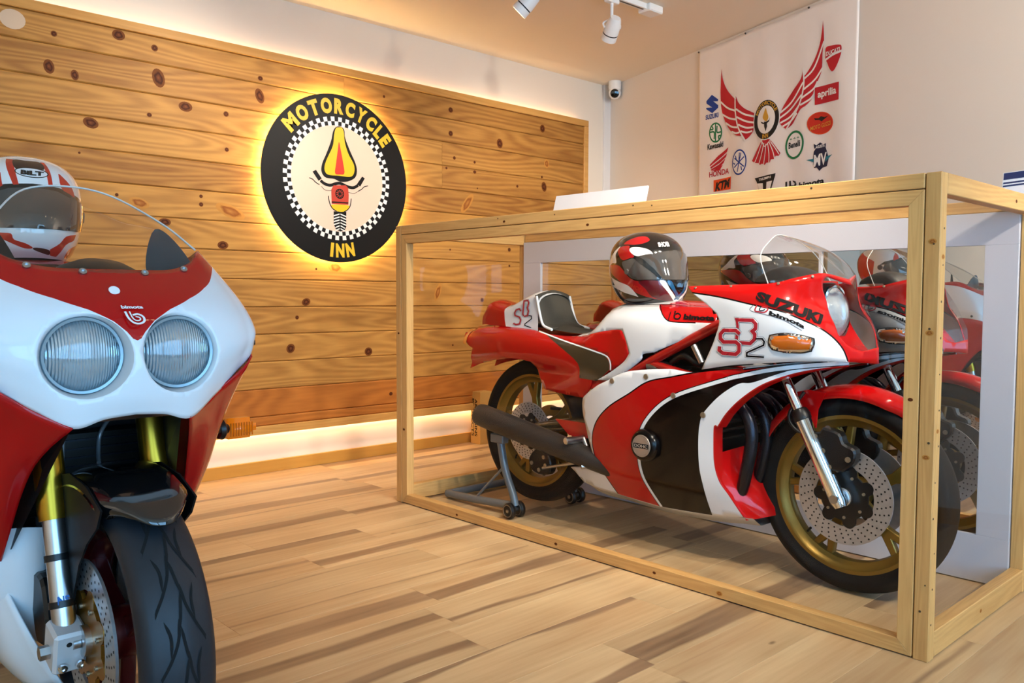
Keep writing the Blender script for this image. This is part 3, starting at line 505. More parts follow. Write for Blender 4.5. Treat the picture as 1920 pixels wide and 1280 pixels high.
# ------------------------------------------------------------------ walls and ceiling
BW0 = np.array([-1.03, 2.735, 0.0]); BWD = np.array([.9555, -.2950, 0.0]); BWN = np.array([-.2950, -.9555, 0.0])   # back wall: corner, direction, normal into the room
tag(box('wall_left', (-1.15, -5.5, 0), (-1.03, 2.75, H_CEIL), M_wall), kind='structure')
LB = 6.95
tag(mesh('wall_back', [BW0, BW0 + BWD * LB, BW0 + BWD * LB - BWN * .12, BW0 - BWN * .12 + np.array([-.12, 0, 0])] + [p + np.array([0, 0, H_CEIL]) for p in (BW0, BW0 + BWD * LB, BW0 + BWD * LB - BWN * .12, BW0 - BWN * .12 + np.array([-.12, 0, 0]))],
     [(0, 1, 5, 4), (1, 2, 6, 5), (2, 3, 7, 6), (3, 0, 4, 7), (4, 5, 6, 7), (3, 2, 1, 0)], M_wallb), kind='structure')
tag(box('wall_front', (-1.03, -5.62, 0), (XR, -5.5, H_CEIL), M_wall), kind='structure')
tag(box('ceiling', (-1.15, -5.6, H_CEIL), (XR + .12, 2.9, H_CEIL + .1), M_ceil), kind='structure')
# street wall in four pieces around two shop windows
yE = 2.735 - .3087 * (XR + 1.03) + .04
wr = box('wall_right', (XR, -5.5, 0), (XR + .12, yE, .25), M_wall); tag(wr, kind='structure')
box('wall_panel', (XR, -5.5, 2.35), (XR + .12, yE, H_CEIL), M_wall, wr)
edges = [-5.5] + [e for w in WIN for e in w] + [yE]
for i in range(0, len(edges), 2): box('wall_panel', (XR, edges[i], .25), (XR + .12, edges[i + 1], 2.35), M_wall, wr)
M_pane = clear('window pane', (.97, .99, 1), .8)
for n, (a, b_) in enumerate(WIN):
    w = box('window_%d' % (n + 1), (XR + .05, a, .25), (XR + .09, b_, .31), M_white); tag(w, kind='structure')
    box('window_frame', (XR + .05, a, 2.29), (XR + .09, b_, 2.35), M_white, w)
    for yy in (a, (a + b_) / 2 - .03, b_ - .06): box('window_frame', (XR + .05, yy, .31), (XR + .09, yy + .06, 2.29), M_white, w)
    for yy in (a + .06, (a + b_) / 2 + .03): box('pane', (XR + .066, yy, .31), (XR + .072, yy + (b_ - a) / 2 - .09, 2.29), M_pane, w)
# narrow white moulding in the corner, skirting on the pine wall
tag(box('trim_1', (-1.03, 2.66, 0), (-1.012, 2.735, H_CEIL), M_white, bev=.002), kind='structure')
tag(box('baseboard_left', (-1.03, -5.5, 0), (-1.014, 2.66, .067), M_base, bev=.002), kind='structure')
bb = mesh('baseboard_back', [BW0 + BWD * .03 + BWN * t + np.array([0, 0, z]) for t in (0, .014) for z in (0, .067)] + [BW0 + BWD * LB + BWN * t + np.array([0, 0, z]) for t in (0, .014) for z in (0, .067)],
          [(0, 1, 5, 4), (2, 6, 7, 3), (1, 3, 7, 5), (0, 4, 6, 2), (0, 2, 3, 1), (4, 5, 7, 6)], M_base); tag(bb, kind='structure')

# ------------------------------------------------------------------ pine feature panel on the left wall
panel = empty('wood_wall_panel', (-1.03, -.5, .223), 'knotty pine plank feature panel with glowing edges on the left wall', 'wall panel')
Y0, Y1, ZB, ZT = -4.6, 2.42, .223, 2.277
rows = [ZB + .045] + sorted(2.102 - .1486 * k for k in range(13)) + [ZT - .045]
split = {13: [-2.2, .33], 12: [-1.9], 11: [-2.6, 1.045], 10: [-2.4, 1.045], 9: [-1.8], 5: [-2.3], 4: [-1.9], 3: [-2.5], 2: [-1.7], 1: [-.42], 0: [-.42]}
boards = {}
for i in range(len(rows) - 1):
    cuts = [Y0 + .045] + split.get(i, [-2.0 + .3 * (i % 3)]) + [Y1 - .045]
    for j in range(len(cuts) - 1):
        a, b_, z0, z1 = cuts[j], cuts[j + 1], rows[i], rows[i + 1]
        mm = M_pined if (i in (0, 1) and j == 1) else M_pine
        g = .005; x0, x1 = -.985, -.970        # tongue and groove: every board has chamfered long edges
        vs = []
        for yy in (a + .0006, b_ - .0006):
            for x, z in ((x0, z0), (x1 - g, z0 + .0008), (x1, z0 + g + .001), (x1, z1 - g - .001), (x1 - g, z1 - .0008), (x0, z1)): vs.append((x, yy, z))
        fs = [(k, k + 1, k + 7, k + 6) for k in range(5)] + [(5, 0, 6, 11), (0, 5, 4, 3, 2, 1), (6, 7, 8, 9, 10, 11)]
        boards[(i, j)] = (mesh('board', vs, fs, mm, panel), a, b_, z0, z1)
for nm, lo, hi in (('frame_rail', (-1.0, Y0, ZT - .045), (-.958, Y1, ZT)), ('frame_rail', (-1.0, Y0, ZB), (-.958, Y1, ZB + .045)),
                   ('frame_stile', (-1.0, Y1 - .045, ZB + .0455), (-.958, Y1, ZT - .0455)), ('frame_stile', (-1.0, Y0, ZB + .0455), (-.958, Y0 + .045, ZT - .0455))):
    box(nm, lo, hi, M_trim, panel, bev=.003)
# knots: (y, z, radius, stretch, tilt, kind)
KN = [(-1.181,2.15,.014,1,0,0),(-.902,2.222,.026,1.2,0,0),(-.735,2.176,.017,1,0,0),(-.184,2.128,.013,1.2,0,0),(-.189,2.035,.026,1.6,1.9,0),(-1.205,2.0,.024,1.4,1.7,0),(-1.098,1.972,.018,1.4,1.7,0),(-.719,2.035,.032,1.5,1.8,0),(-.588,1.917,.026,1.4,0,0),(-.766,1.85,.011,1.2,0,0),(-.377,1.912,.015,1,0,0),(-1.034,1.779,.026,1.4,2.9,0),(-.376,1.73,.012,1,0,0),(-1.086,1.63,.006,1,0,0),(-.822,1.421,.026,2.0,2.9,1),(-.516,1.478,.010,1,0,0),(-.516,1.437,.012,1,0,0),(-.361,1.405,.034,2.6,2.8,1),(-.701,1.352,.020,1.6,0,0),(-.404,1.226,.022,1.4,0,0),(-.925,1.451,.009,1,0,0),(.075,.935,.022,1.3,.3,0),(.018,.854,.012,1,0,0),(-.023,.683,.026,1.1,.8,0),(.486,.632,.026,1.1,0,0),(.265,1.138,.034,1.5,2.9,1),(.141,1.126,.007,1,0,0),(.646,.38,.012,1.2,0,0),(.605,2.161,.009,1,0,0),(1.115,2.16,.018,1.1,0,0),(1.115,2.012,.019,1,0,0),(1.944,2.157,.026,1.1,1.6,0),(1.538,2.002,.028,1.2,1.8,0),(1.145,1.861,.012,1,0,0),(1.316,1.853,.010,1,0,0),(1.08,1.790,.009,1,0,0),(1.317,1.79,.012,1.2,0,0),(1.988,1.924,.026,1.3,1.6,1),(1.941,1.818,.010,1,0,0),(1.963,1.752,.026,1.4,1.8,0),(1.702,1.732,.010,1.1,0,0),(1.34,1.685,.006,1,0,0),(1.253,1.572,.030,2.8,.9,1),(1.11,1.274,.007,1,0,0),(1.629,1.295,.014,1,0,0),(1.01,1.01,.024,2.6,1.2,1),(1.383,.952,.015,1,0,0),(1.132,.66,.007,1,0,0),(1.63,1.185,.009,1,0,0),(-1.345,2.178,.045,1.2,0,2),(-1.7,1.9,.02,1.3,0,0),(-1.9,1.3,.02,1.3,0,0),(-1.5,.9,.02,1.3,0,0)]
knot_me = {}
for kind, km in ((0, M_knot), (1, M_knot2), (2, M_plug)):
    bm = bmesh.new()
    ring = [bm.verts.new((0, math.cos(2 * math.pi * k / 18), math.sin(2 * math.pi * k / 18))) for k in range(18)]
    ring2 = [bm.verts.new((.25, .75 * math.cos(2 * math.pi * k / 18), .75 * math.sin(2 * math.pi * k / 18))) for k in range(18)]
    for k in range(18): bm.faces.new((ring[k], ring[(k + 1) % 18], ring2[(k + 1) % 18], ring2[k]))
    bm.faces.new(ring2)
    me = bpy.data.meshes.new('knot'); bm.to_mesh(me); bm.free(); me.materials.append(km); knot_me[kind] = me
for y, z, r, s, t, kind in KN:
    for (i, j), (bo, a, b_, z0, z1) in boards.items():
        if a <= y < b_ and z0 <= z < z1:
            o = bpy.data.objects.new('knot', knot_me[kind]); COL.objects.link(o); o.parent = bo
            rr = min(r * .95, (z1 - z0) / 2 - .004)
            if abs(math.sin(t)) * rr * s + rr > (z1 - z0): s = 1.2
            ext = rr * (1 + (s - 1) * abs(math.sin(t)))
            zc = min(max(z, z0 + ext + .004), z1 - ext - .004) if 2 * ext + .01 < z1 - z0 else (z0 + z1) / 2
            base = root_loc(bo); o.location = Vector((-.9699, y, zc)) - base
            o.scale = (.002, rr * s, rr); o.rotation_euler = (t, 0, 0); break
# hidden led strips behind the panel edges
box('led_strip', (-1.012, Y0 + .1, ZB + .012), (-1.004, Y1 - .06, ZB + .022), M_led, panel)
box('led_strip', (-1.012, Y0 + .1, ZT - .03), (-1.004, Y1 - .06, ZT - .02), M_led2, panel)
for yy in (-4, -2.5, -1, .5, 1.9): box('batten', (-1.03, yy, ZB + .05), (-.985, yy + .04, ZT - .05), M_trim, panel)

# ------------------------------------------------------------------ track lights
M_lampw = mat('white lamp enamel', '#f1f0ee', .35)
M_black = mat('black plastic', '#101012', .4)
M_bulb = mat('spot lamp face', '#fff4dc', .4, emit='#ffdcae', es=12)
def spot_head(loc, aim, power, label, width=105, cat='spotlight'):
    """adjustable spot on a stem: adapter, stem, yoke, can with a black band, lamp"""
    x, y, z = loc
    t = empty('track_spotlight', (x, y, H_CEIL - .03), label, cat, 'track spotlights')
    box('adapter', (x - .018, y - .045, H_CEIL - .055), (x + .018, y + .045, H_CEIL - .031), M_lampw, t, bev=.004)
    cyl('stem', (x, y, H_CEIL - .055), (x, y, z + .02), .009, M_lampw, t, 12)
    d = (V3(aim) - V3(loc)).normalized(); c = V3(loc)
    s = Vector((0, 0, 1)).cross(d).normalized()
    tube('yoke', [c + s * .045 - d * .01, c + s * .047 + Vector((0, 0, .035)), Vector((x, y, z + .055)), c - s * .047 + Vector((0, 0, .035)), c - s * .045 - d * .01], .005, M_lampw, t, 8, sm=4)
    lathe('can', [(0, -.075), (.028, -.072), (.036, -.05), (.042, .0), (.042, .016)], c, d, M_lampw, t, 24)
    lathe('band', [(.042, .016), (.040, .017), (.040, .021), (.042, .022)], c, d, M_black, t, 24)
    lathe('can_rim', [(.042, .022), (.043, .055), (.039, .056), (.036, .045)], c, d, M_lampw, t, 24)
    lathe('lamp', [(.036, .044), (.02, .047), (0, .048)], c, d, M_bulb, t, 20)
    L = bpy.data.lights.new('spot_beam', 'SPOT'); L.energy = power; L.color = SPOTC; L.spot_size = math.radians(width); L.spot_blend = .9; L.shadow_soft_size = .07
    o = bpy.data.objects.new('spot_beam', L); COL.objects.link(o); o.parent = t
    o.location = c + d * .065 - t.location; o.rotation_euler = d.to_track_quat('-Z', 'Y').to_euler()
    return t
def track(x0, x1, y0, y1, label):
    t = empty('light_track', ((x0 + x1) / 2, (y0 + y1) / 2, H_CEIL), label, 'light track')
    d = np.array([x1 - x0, y1 - y0, 0.]); L_ = np.linalg.norm(d); d /= L_; n = np.array([-d[1], d[0], 0])
    M = mat4((x0, y0, H_CEIL - .03), d, n)
    box('rail', (0, -.018, .0), (L_, .018, .03), M_lampw, t, bev=.002, M=M)
    box('slot', (.01, -.006, -.0006), (L_ - .09, .006, 0), M_black, t, M=M)
    box('feed_box', (L_ - .085, -.045, -.012), (L_ + .03, .045, .03), M_lampw, t, bev=.006, M=M)
    return t
track(.235, .300, -1.35, 1.545, 'white ceiling light track with two spotlights near the corner')
spot_head((.287, 1.20, 2.395), (-.9, 1.75, 1.2), SPOT * .6, 'white track spotlight hanging beside the end of its track')
spot_head((.255, .60, 2.40), (-.9, -.1, 1.1), SPOT * .55, 'white track spotlight cut by the top edge, left of the other')
spot_head((.245, -.25, 2.40), (-.9, -.9, 1.4), SPOT * .6, 'white track spotlight over the pine wall, outside the picture')
track(2.55, 2.60, -3.2, .45, 'white ceiling light track over the shop floor outside the picture')
n_ = 0
for y_, aim, w_, pw in ((-.95, (.9, -.1, .2), 70, 1.2), (-.35, (1.1, .3, .9), 70, 1.3), (.15, (1.3, .5, .9), 70, .8)):
    spot_head((2.57, y_, 2.40), aim, SPOT * pw, ('nearest', 'middle', 'farthest')[n_] + ' of three white spotlights on the track over the case', w_); n_ += 1
track(4.3, 4.3, -4.0, .6, 'white ceiling light track near the shop windows'); n_ = 0
for y_, aim, w_, pw in ((-.4, (2.6, .1, .1), 70, 1.4), (.2, (2.4, 1.6, 1.8), 90, 2.6)):  # unseen spots, the farther one aimed and raised to brighten the back wall
    spot_head((4.3, y_, 2.40), aim, SPOT * pw, ('nearer', 'farther')[n_] + ' of two unseen white spotlights on the track near the windows', w_); n_ += 1
track(1.2, 4.0, -4.3, -4.3, 'unseen white ceiling light track added behind the viewer along the front wall'); n_ = 0  # added track and spots, brightening the front wall that the mirrors reflect
for x_, aim in ((1.7, (1.2, -5.4, 1.3)), (3.2, (3.4, -5.4, 1.3))):
    spot_head((x_, -4.3, 2.40), aim, SPOT * .9, ('left', 'right')[n_] + ' of two unseen white spotlights added to brighten the front wall', 100); n_ += 1

# ------------------------------------------------------------------ glazed display case
CL, CD, CH, B = 2.424, .84, 1.30, .040
M_fx = wood('case timber x', '#d9ac6c', '#a8743c', 'X', rough=.5, ring=14, stretch=.06, streak=.38)
M_fy = wood('case timber y', '#d9ac6c', '#a8743c', 'Y', rough=.5, ring=14, stretch=.06, streak=.38)
M_fz = wood('case timber z', '#d9ac6c', '#a8743c', 'Z', rough=.5, ring=14, stretch=.06, streak=.38)
M_glass = clear('case acrylic', (.988, .988, .986), CASEREFL)
M_board = mat('white painted board', '#c9c8cf', .45, vary=(4, .02))
M_nail = mat('nail', '#4b3a26', .6)
def mirror_mat():
    m = mat('mirror', '#f2f2f2', .0, 1.0, vary=(1, 0.0)); return m
case = empty('display_case', (CL / 2, CD / 2, 0), 'long pine-framed glazed display case with mirrored back holding the red motorcycle', 'display case')
CP = case
# four corner posts, full height
for x in (0, CL - B):
    for y in (0, CD - B): box('post', (x, y, 0), (x + B, y + B, CH), M_fz, CP, bev=.002)
# top and bottom rails between the posts
def mitre_frame(names, u0, u1, z0, z1, w, t0, t1, ax, parent, mh, mv):
    """four mitred members of a rectangular frame standing in the plane ax ('y' const: u is x; 'x' const: u is y)"""
    def pt(u, t, z): return (u, t, z) if ax == 'y' else (t, u, z)
    quads = [[(u0, z0), (u1, z0), (u1 - w, z0 + w), (u0 + w, z0 + w)], [(u0, z1), (u0 + w, z1 - w), (u1 - w, z1 - w), (u1, z1)],
             [(u0, z0), (u0 + w, z0 + w), (u0 + w, z1 - w), (u0, z1)], [(u1, z0), (u1, z1), (u1 - w, z1 - w), (u1 - w, z0 + w)]]
    out = []
    for nm, qd, m in zip(names, quads, (mh, mh, mv, mv)):
        vs = [pt(u, t, z) for t in (t0, t1) for u, z in qd]
        fs = [(0, 1, 2, 3), (7, 6, 5, 4)] + [(k, k + 4, (k + 1) % 4 + 4, (k + 1) % 4) for k in range(4)]
        o = mesh(nm, vs, fs, m, parent); bm = bmesh.new(); bm.from_mesh(o.data); bmesh.ops.recalc_face_normals(bm, faces=bm.faces)
        bmesh.ops.bevel(bm, geom=bm.edges[:], offset=.0012, segments=1, affect='EDGES'); bm.to_mesh(o.data); bm.free(); out.append(o)
    return out
G = .003
box('top_rail', (B + G, 0, CH - B), (CL - B - G, B, CH), M_fx, CP, bev=.002)
box('top_rail', (B + G, CD - B, CH - B), (CL - B - G, CD, CH), M_fx, CP, bev=.002)
# front sash: a mitred frame set between posts, floor and top rail
mitre_frame(['sash_rail', 'sash_rail', 'sash_stile', 'sash_stile'], B + G, CL - B - G, 0.004, CH - B - G, B, 0, B, 'y', CP, M_fx, M_fz)
# end frames
for xx in (0, CL - B):
    box('end_rail', (xx, B + G, CH - .055), (xx + B, CD - B - G, CH), M_fy, CP, bev=.002)
    box('end_rail', (xx, B + G, .004), (xx + B, CD - B - G, .075), M_fy, CP, bev=.002)
def pane(name, lo, hi): return box(name, lo, hi, M_glass, CP)
pane('front_pane', (2 * B - .004, .026, B - .002), (CL - 2 * B + .004, .029, CH - 2 * B - G + .002))
pane('end_pane', (.018, B + G, .073), (.021, CD - B - G, CH - .053))
pane('end_pane', (CL - .021, B + G, .073), (CL - .018, CD - B - G, CH - .053))
pane('top_pane', (B + G, B + G, CH - .012), (CL - B - G, CD - B - G, CH - .009))
# white back board with two mirrors
YB_ = .80
M_mir = mirror_mat()
mx = [(.17, 1.690), (1.702, 2.279)]
zb, zt = .165, 1.150
lx, hx = B + G, CL - B - G
bbv = box('back_board', (lx, YB_ + .004, 0.0), (hx, YB_ + .02, CH - B - .002), M_board, CP)
def strip(lo, hi): return box('board_strip', (lo[0], YB_ - .010, lo[1]), (hi[0], YB_ + .004, hi[1]), M_board, CP, bev=.001)
strip((lx, zt), (hx, CH - B - .002)); strip((lx, 0.004), (hx, zb)); strip((lx, zb), (mx[0][0], zt)); strip((mx[1][1], zb), (hx, zt)); strip((mx[0][1], zb), (mx[1][0], zt))
for a, b_ in mx: box('mirror', (a, YB_ - .002, zb), (b_, YB_ + .004, zt), M_mir, CP)
rn = random.Random(3)
nm_ = bmesh.new(); bmesh.ops.create_cone(nm_, cap_ends=True, segments=8, radius1=1, radius2=1, depth=1)
nme = bpy.data.meshes.new('nail_head'); nm_.to_mesh(nme); nm_.free(); nme.materials.append(M_nail)
for k in range(22):
    o = bpy.data.objects.new('nail_head', nme); COL.objects.link(o); o.parent = CP
    if k < 12: p = Vector((CL + .0003, .008 + .022 * rn.random(), .1 + 1.15 * k / 12)); rot = (0, math.pi / 2, 0)
    elif k < 17: p = Vector((CL - .03 + .02 * rn.random(), -.0003, .1 + 1.1 * rn.random())); rot = (math.pi / 2, 0, 0)
    else: p = Vector((.3 + 1.9 * rn.random(), -.0003, CH - .02 + .01 * rn.random())); rot = (math.pi / 2, 0, 0)
    o.location = p - case.location; o.rotation_euler = rot; s = .002 + .0015 * rn.random(); o.scale = (s, s, .001)

# knots in the case timber
for (x, y, z, r, rot) in ((1.05, -.0004, .022, .009, 1), (1.52, -.0004, .024, .008, 1), (1.78, -.0004, .020, .013, 1), (.45, -.0004, .02, .008, 1), (.75, -.0004, 1.275, .008, 1), (1.2, -.0004, 1.235, .008, 1), (2.404, -.0004, .55, .011, 1), (2.404, -.0004, .88, .012, 1), (2.405, -.0004, 1.12, .012, 1), (2.36, -.0004, .70, .008, 1), (CL + .0004, .022, 1.08, .011, 2), (CL + .0004, .02, .62, .010, 2), (CL + .0004, .40, .04, .010, 2), (CL + .0004, .6, 1.27, .009, 2), (.02, -.0004, .8, .008, 1), (.06, -.0004, .35, .009, 1)):
    o = bpy.data.objects.new('knot', knot_me[0 if r < .0095 else 1]); COL.objects.link(o); o.parent = CP; o.location = Vector((x, y, z)) - case.location
    o.scale = (.0008, r * .9, r * .62); o.rotation_euler = (0, 0, -math.pi / 2) if rot == 1 else (0, 0, 0)

# ------------------------------------------------------------------ round backlit sign on the pine panel
P_black = mat('sign black', '#090808', .55, spec=.3)
P_cream = mat('sign cream', '#f4d2b8', .5, vary=(4, .05))
P_yel = mat('sign yellow', '#f4c51c', .45); P_letter = mat('sign letter yellow', '#eec02c', .5, vary=(60, .12))
P_red = mat('sign red', '#d8331c', .45); P_white = mat('sign white', '#f6f1ea', .45); P_body = mat('sign brick red', '#c8402c', .45)
SX = -.925; SC0 = (.262, 1.637); SR = .472
sign = empty('round_sign', (-.970, SC0[0], SC0[1]), 'round black backlit sign with yellow lettering and flame motorcycle emblem on the pine wall', 'sign')
def sfn(l): return lambda a, b: np.array([SX + l, .262 + a, 1.645 + b])
def cfn(l): return lambda a, b: np.array([SX + l, SC0[0] + a, SC0[1] + b])
lathe('disc', [(0, -.006), (SR - .002, -.006), (SR, -.004), (SR, -.001), (SR - .001, 0), (0, 0)], (SX, *SC0), (1, 0, 0), P_black, sign, 96)
lathe('standoff_box', [(SR - .07, -.044), (SR - .07, -.006)], (SX, *SC0), (1, 0, 0), P_black, sign, 64)
lathe('backlight_ring', [(SR - .024, -.026), (SR - .012, -.026), (SR - .012, -.014), (SR - .024, -.014)], (SX, *SC0), (1, 0, 0), M_ledr, sign, 64, closed=True)
flat_mesh('cream_face', [circ(0, 0, .298, 64)], cfn(.0006), P_cream, sign)
ck = []; NC = 44
for row, (r0, r1) in enumerate(((.296, .321), (.321, .346))):
    for k in range(NC):
        a0 = 2 * math.pi * (k + .5 * row) / NC; a1 = a0 + math.pi / NC
        ck.append([(r0 * math.cos(a0), r0 * math.sin(a0)), (r1 * math.cos(a0), r1 * math.sin(a0)), (r1 * math.cos(a1), r1 * math.sin(a1)), (r0 * math.cos(a1), r0 * math.sin(a1))])
tag(flat_mesh('checkered_border', ck, cfn(.0010), P_white, sign), kind='stuff')
def letter(ch, ang, rad, h, w, flip=False):
    a = math.radians(ang); c = np.array([SX + .0012, SC0[0] + rad * math.cos(a), SC0[1] + rad * math.sin(a)])
    rot = a - math.pi / 2 if not flip else a + math.pi / 2
    x = np.array([0, math.cos(rot), math.sin(rot)]); y = np.array([0, -math.sin(rot), math.cos(rot)])
    text_map('letter', ch, lambda p, q: c + p * x + q * y, P_letter, sign, W=w, H=h, bold=.062, res=4)
wid = dict(M=.078, O=.068, T=.060, R=.058, C=.058, Y=.060, L=.044, E=.048, I=.020, N=.056)
word = 'MOTORCYCLE'; tot = sum(wid[c] for c in word) + .010 * 9; pos = 0; span = 108.0
for c in word:
    pos += wid[c] / 2; letter(c, 143 - span * pos / tot, .406, .086, wid[c] * 1.04); pos += wid[c] / 2 + .010
for c, ang in zip('INN', (-96.5, -89, -79.5)): letter(c, ang, .404, .080, wid[c], True)
sm = lambda k, st=5: smooth_closed(SIGN[k], st)
flat_mesh('flame_outline', [sm('flame_black')], sfn(.0012), P_black, sign)
flat_mesh('flame', [sm('flame_yellow')], sfn(.0018), P_yel, sign)
flat_mesh('flame_core', [sm('flame_red')], sfn(.0024), P_red, sign)
curve = lambda k, n=16: cr(np.array(SIGN[k]), np.linspace(0, 1, n))
flat_mesh('handlebar', [ribbon(curve('bar', 24), .017), SIGN['grip_l'], SIGN['grip_r'], ribbon(curve('lever_l'), .005), ribbon(curve('lever_r'), .005), ribbon(curve('cable_l'), .0025), ribbon(curve('cable_r'), .0025)], sfn(.0014), P_black, sign)
flat_mesh('tank', [SIGN['body_red']], sfn(.0018), P_body, sign)
lx_, ly_ = SIGN['lamp']; lr = SIGN['lamp_r']
flat_mesh('tank_emblem', [SIGN['body_line'], circ(lx_, ly_, lr, 28)], sfn(.0022), P_black, sign)
burst = [[(lx_ + lr * .30 * math.cos(a - .12), ly_ + lr * .3 * math.sin(a - .12)), (lx_ + lr * .78 * math.cos(a - .12), ly_ + lr * .78 * math.sin(a - .12)), (lx_ + lr * .78 * math.cos(a + .12), ly_ + lr * .78 * math.sin(a + .12)), (lx_ + lr * .3 * math.cos(a + .12), ly_ + lr * .3 * math.sin(a + .12))] for a in np.arange(0, 6.28, 6.283 / 11)]
flat_mesh('emblem_rays', burst, sfn(.0026), P_body, sign)
flat_mesh('mudguard', [sm('yellow_low')], sfn(.0018), P_yel, sign)
flat_mesh('fork_lines', [ribbon(curve('fork_l'), .005), ribbon(curve('fork_r'), .005)], sfn(.0022), P_black, sign)
flat_mesh('tire', [SIGN['tire']], sfn(.0014), P_black, sign)
T_ = np.array(SIGN['tire']); tx0, tx1 = T_[:, 0].min(), T_[:, 0].max(); tz0, tz1 = T_[:, 1].min(), T_[:, 1].max(); tcx = (tx0 + tx1) / 2
ch = []
for k in range(6):
    z_ = tz1 - .012 - k * .0165
    if z_ - .016 < tz0: break
    for s_ in (-1, 1):
        xe = (tx1 - tx0) / 2 * (.98 if z_ > tz0 + .04 else .75)
        ch.append([(tcx + s_ * .003, z_), (tcx + s_ * xe, z_ - .012), (tcx + s_ * xe, z_ - .019), (tcx + s_ * .003, z_ - .007)][::s_])
flat_mesh('tread_chevrons', ch, sfn(.0018), P_white, sign)

# ------------------------------------------------------------------ cloth banner on the back wall
C_cloth = mat('banner cloth', '#f8f0eb', .85, vary=(6, .03), bump=(60, .05)); C_red = mat('banner red', '#c41f2d', .7); C_blk = mat('banner black', '#191718', .7)
C_blue = mat('banner blue', '#1c3f94', .7); C_grn = mat('banner green', '#1f7a48', .7); C_or = mat('banner orange', '#e8531e', .7); C_gold = mat('banner gold', '#d9a53a', .7); C_wht = mat('banner white', '#f6f2ee', .7)
C_teal = mat('banner teal', '#2b7f8f', .7); C_navy = mat('banner navy', '#22233f', .7); C_dred = mat('banner deep red', '#d2301f', .7)
ban = empty('wall_banner', tuple(BW0 + BWD * 1.75 + np.array([0, 0, 1.2])), 'white cloth banner with red winged emblem and motorcycle brand logos pinned to the back wall', 'banner')
def wave(s, z):
    dip = .004 * np.sin((s - 1.09) * 9 + z * 1.3) + .003 * np.sin(s * 23 + z * 2.1 + 1)
    return .010 + dip * np.clip((2.62 - z) / .5, .1, 1)
def bfn(l): return lambda s, z: BW0 + BWD * s + BWN * (wave(s, z) + l) + np.array([0, 0, z])
nu, nv = 70, 50; vs = []; fs = []
for j in range(nv + 1):
    for i in range(nu + 1):
        u = i / nu; v = j / nv; s = 1.092 + u * 1.303 + .02 * (1 - v) * (1 - u)
        top = 2.577 - .006 * abs(math.sin(u * 2.73 * math.pi)) ; z = 1.25 + (top - 1.25) * v
        vs.append(bfn(0)(s, z))
for j in range(nv):
    for i in range(nu): a = j * (nu + 1) + i; fs.append((a, a + 1, a + nu + 2, a + nu + 1))
cl = mesh('cloth', vs, fs, C_cloth, ban, True); so = cl.modifiers.new('thickness', 'SOLIDIFY'); so.thickness = .0015; so.offset = -1
BN = BANNER
def pr(name, keys, m, l=.0022, sm_=False, par=None):
    return flat_mesh(name, [subdiv(smooth_closed(BN[k], 5) if sm_ else BN[k], .03) for k in keys], bfn(l), m, par or ban, h=.025)
def strk(name, keys, w, m, l=.0028):
    return flat_mesh(name, [ribbon(cr(np.array(BN[k]), np.linspace(0, 1, 12)), w) for k in keys], bfn(l), m, ban, h=.03)
def bt(name, k, m, l=.0030, bold=.03, **kw):
    s, c, d, h = BN['T_' + k]; W = math.hypot(*d); x = np.array([1, d[1] / d[0]])
    f = bfn(l); text_map(name, s, lambda a, b: f(c[0] + a, c[1] + a * x[1] + b), m, ban, W=W, H=h, bold=bold, **kw)
pr('wing_print', ['wing_l'], C_red, sm_=True); pr('wing_print', ['wing_r'], C_red, sm_=True)
strk('feather_gaps', ['wl%d' % i for i in range(9)], .011, C_wht); strk('feather_gaps', ['wr%d' % i for i in range(9)], .011, C_wht)
pr('tail_print', ['tail'], C_red); strk('feather_gaps', ['tl%d' % i for i in range(7)], .006, C_wht)
pr('emblem_edge', ['ring_e'], C_wht, .0024); pr('emblem_ring', ['ring_o'], C_blk, .003); pr('emblem_face', ['ring_i'], C_wht, .0036)
pr('emblem_flame', ['flame'], C_gold, .0042, True); pr('emblem_bars', ['flame_b', 'bars_b'], C_blk, .0042); bt('emblem_word', 'inn', C_gold, .0036)
RO = np.array(BN['ring_o']); rc0 = RO.mean(0); ra = (RO[:, 0].max() - RO[:, 0].min()) / 2 * .86; rb = (RO[:, 1].max() - RO[:, 1].min()) / 2 * .86; f_ = bfn(.0036)
def arc_(a, b):
    an = math.pi / 2 - a * 1.15; return f_(rc0[0] + (ra + b) * math.cos(an), rc0[1] + (rb + b) * math.sin(an))
text_map('emblem_word', 'MOTORCYCLE', arc_, C_gold, ban, W=2.0, H=.021, bold=.03)
pr('logo_shape', ['ducati'], C_red, sm_=True); strk('logo_detail', ['ducati_s'], .012, C_wht); bt('logo_lettering', 'duc', C_wht, .0034)
pr('logo_shape', ['aprilia'], C_red); bt('logo_lettering', 'apr', C_wht)
pr('logo_shape', ['guzzi_o'], C_or); pr('logo_detail', ['guzzi_i'], C_dred, .0026); pr('logo_detail', ['guzzi_eagle'], C_blk, .003); bt('logo_lettering', 'guz', C_gold, bold=.01)
pr('logo_shape', ['mv'], C_navy); pr('logo_detail', ['mv_crown'], C_navy, .0026); pr('logo_detail', ['mv_sl', 'mv_sr'], C_teal, .0026); bt('logo_lettering', 'aug', C_wht, .0032); bt('logo_lettering', 'mv', C_wht, .0032)
pr('logo_shape', ['ben_o'], C_grn); pr('logo_detail', ['ben_i'], C_wht, .0028); bt('logo_lettering', 'ben', C_blk, .0034); bt('logo_detail', 'ben2', C_grn, .0034)
pr('logo_detail', ['suz'], C_blue); bt('logo_lettering', 'suz', C_blue, .0024)
pr('logo_shape', ['kaw_o'], C_grn); pr('logo_detail', ['kaw_i'], C_wht, .0026); strk('logo_detail', ['kaw%d' % i for i in range(5)], .010, C_grn, .003); bt('logo_lettering', 'kaw', C_blk, .0024)
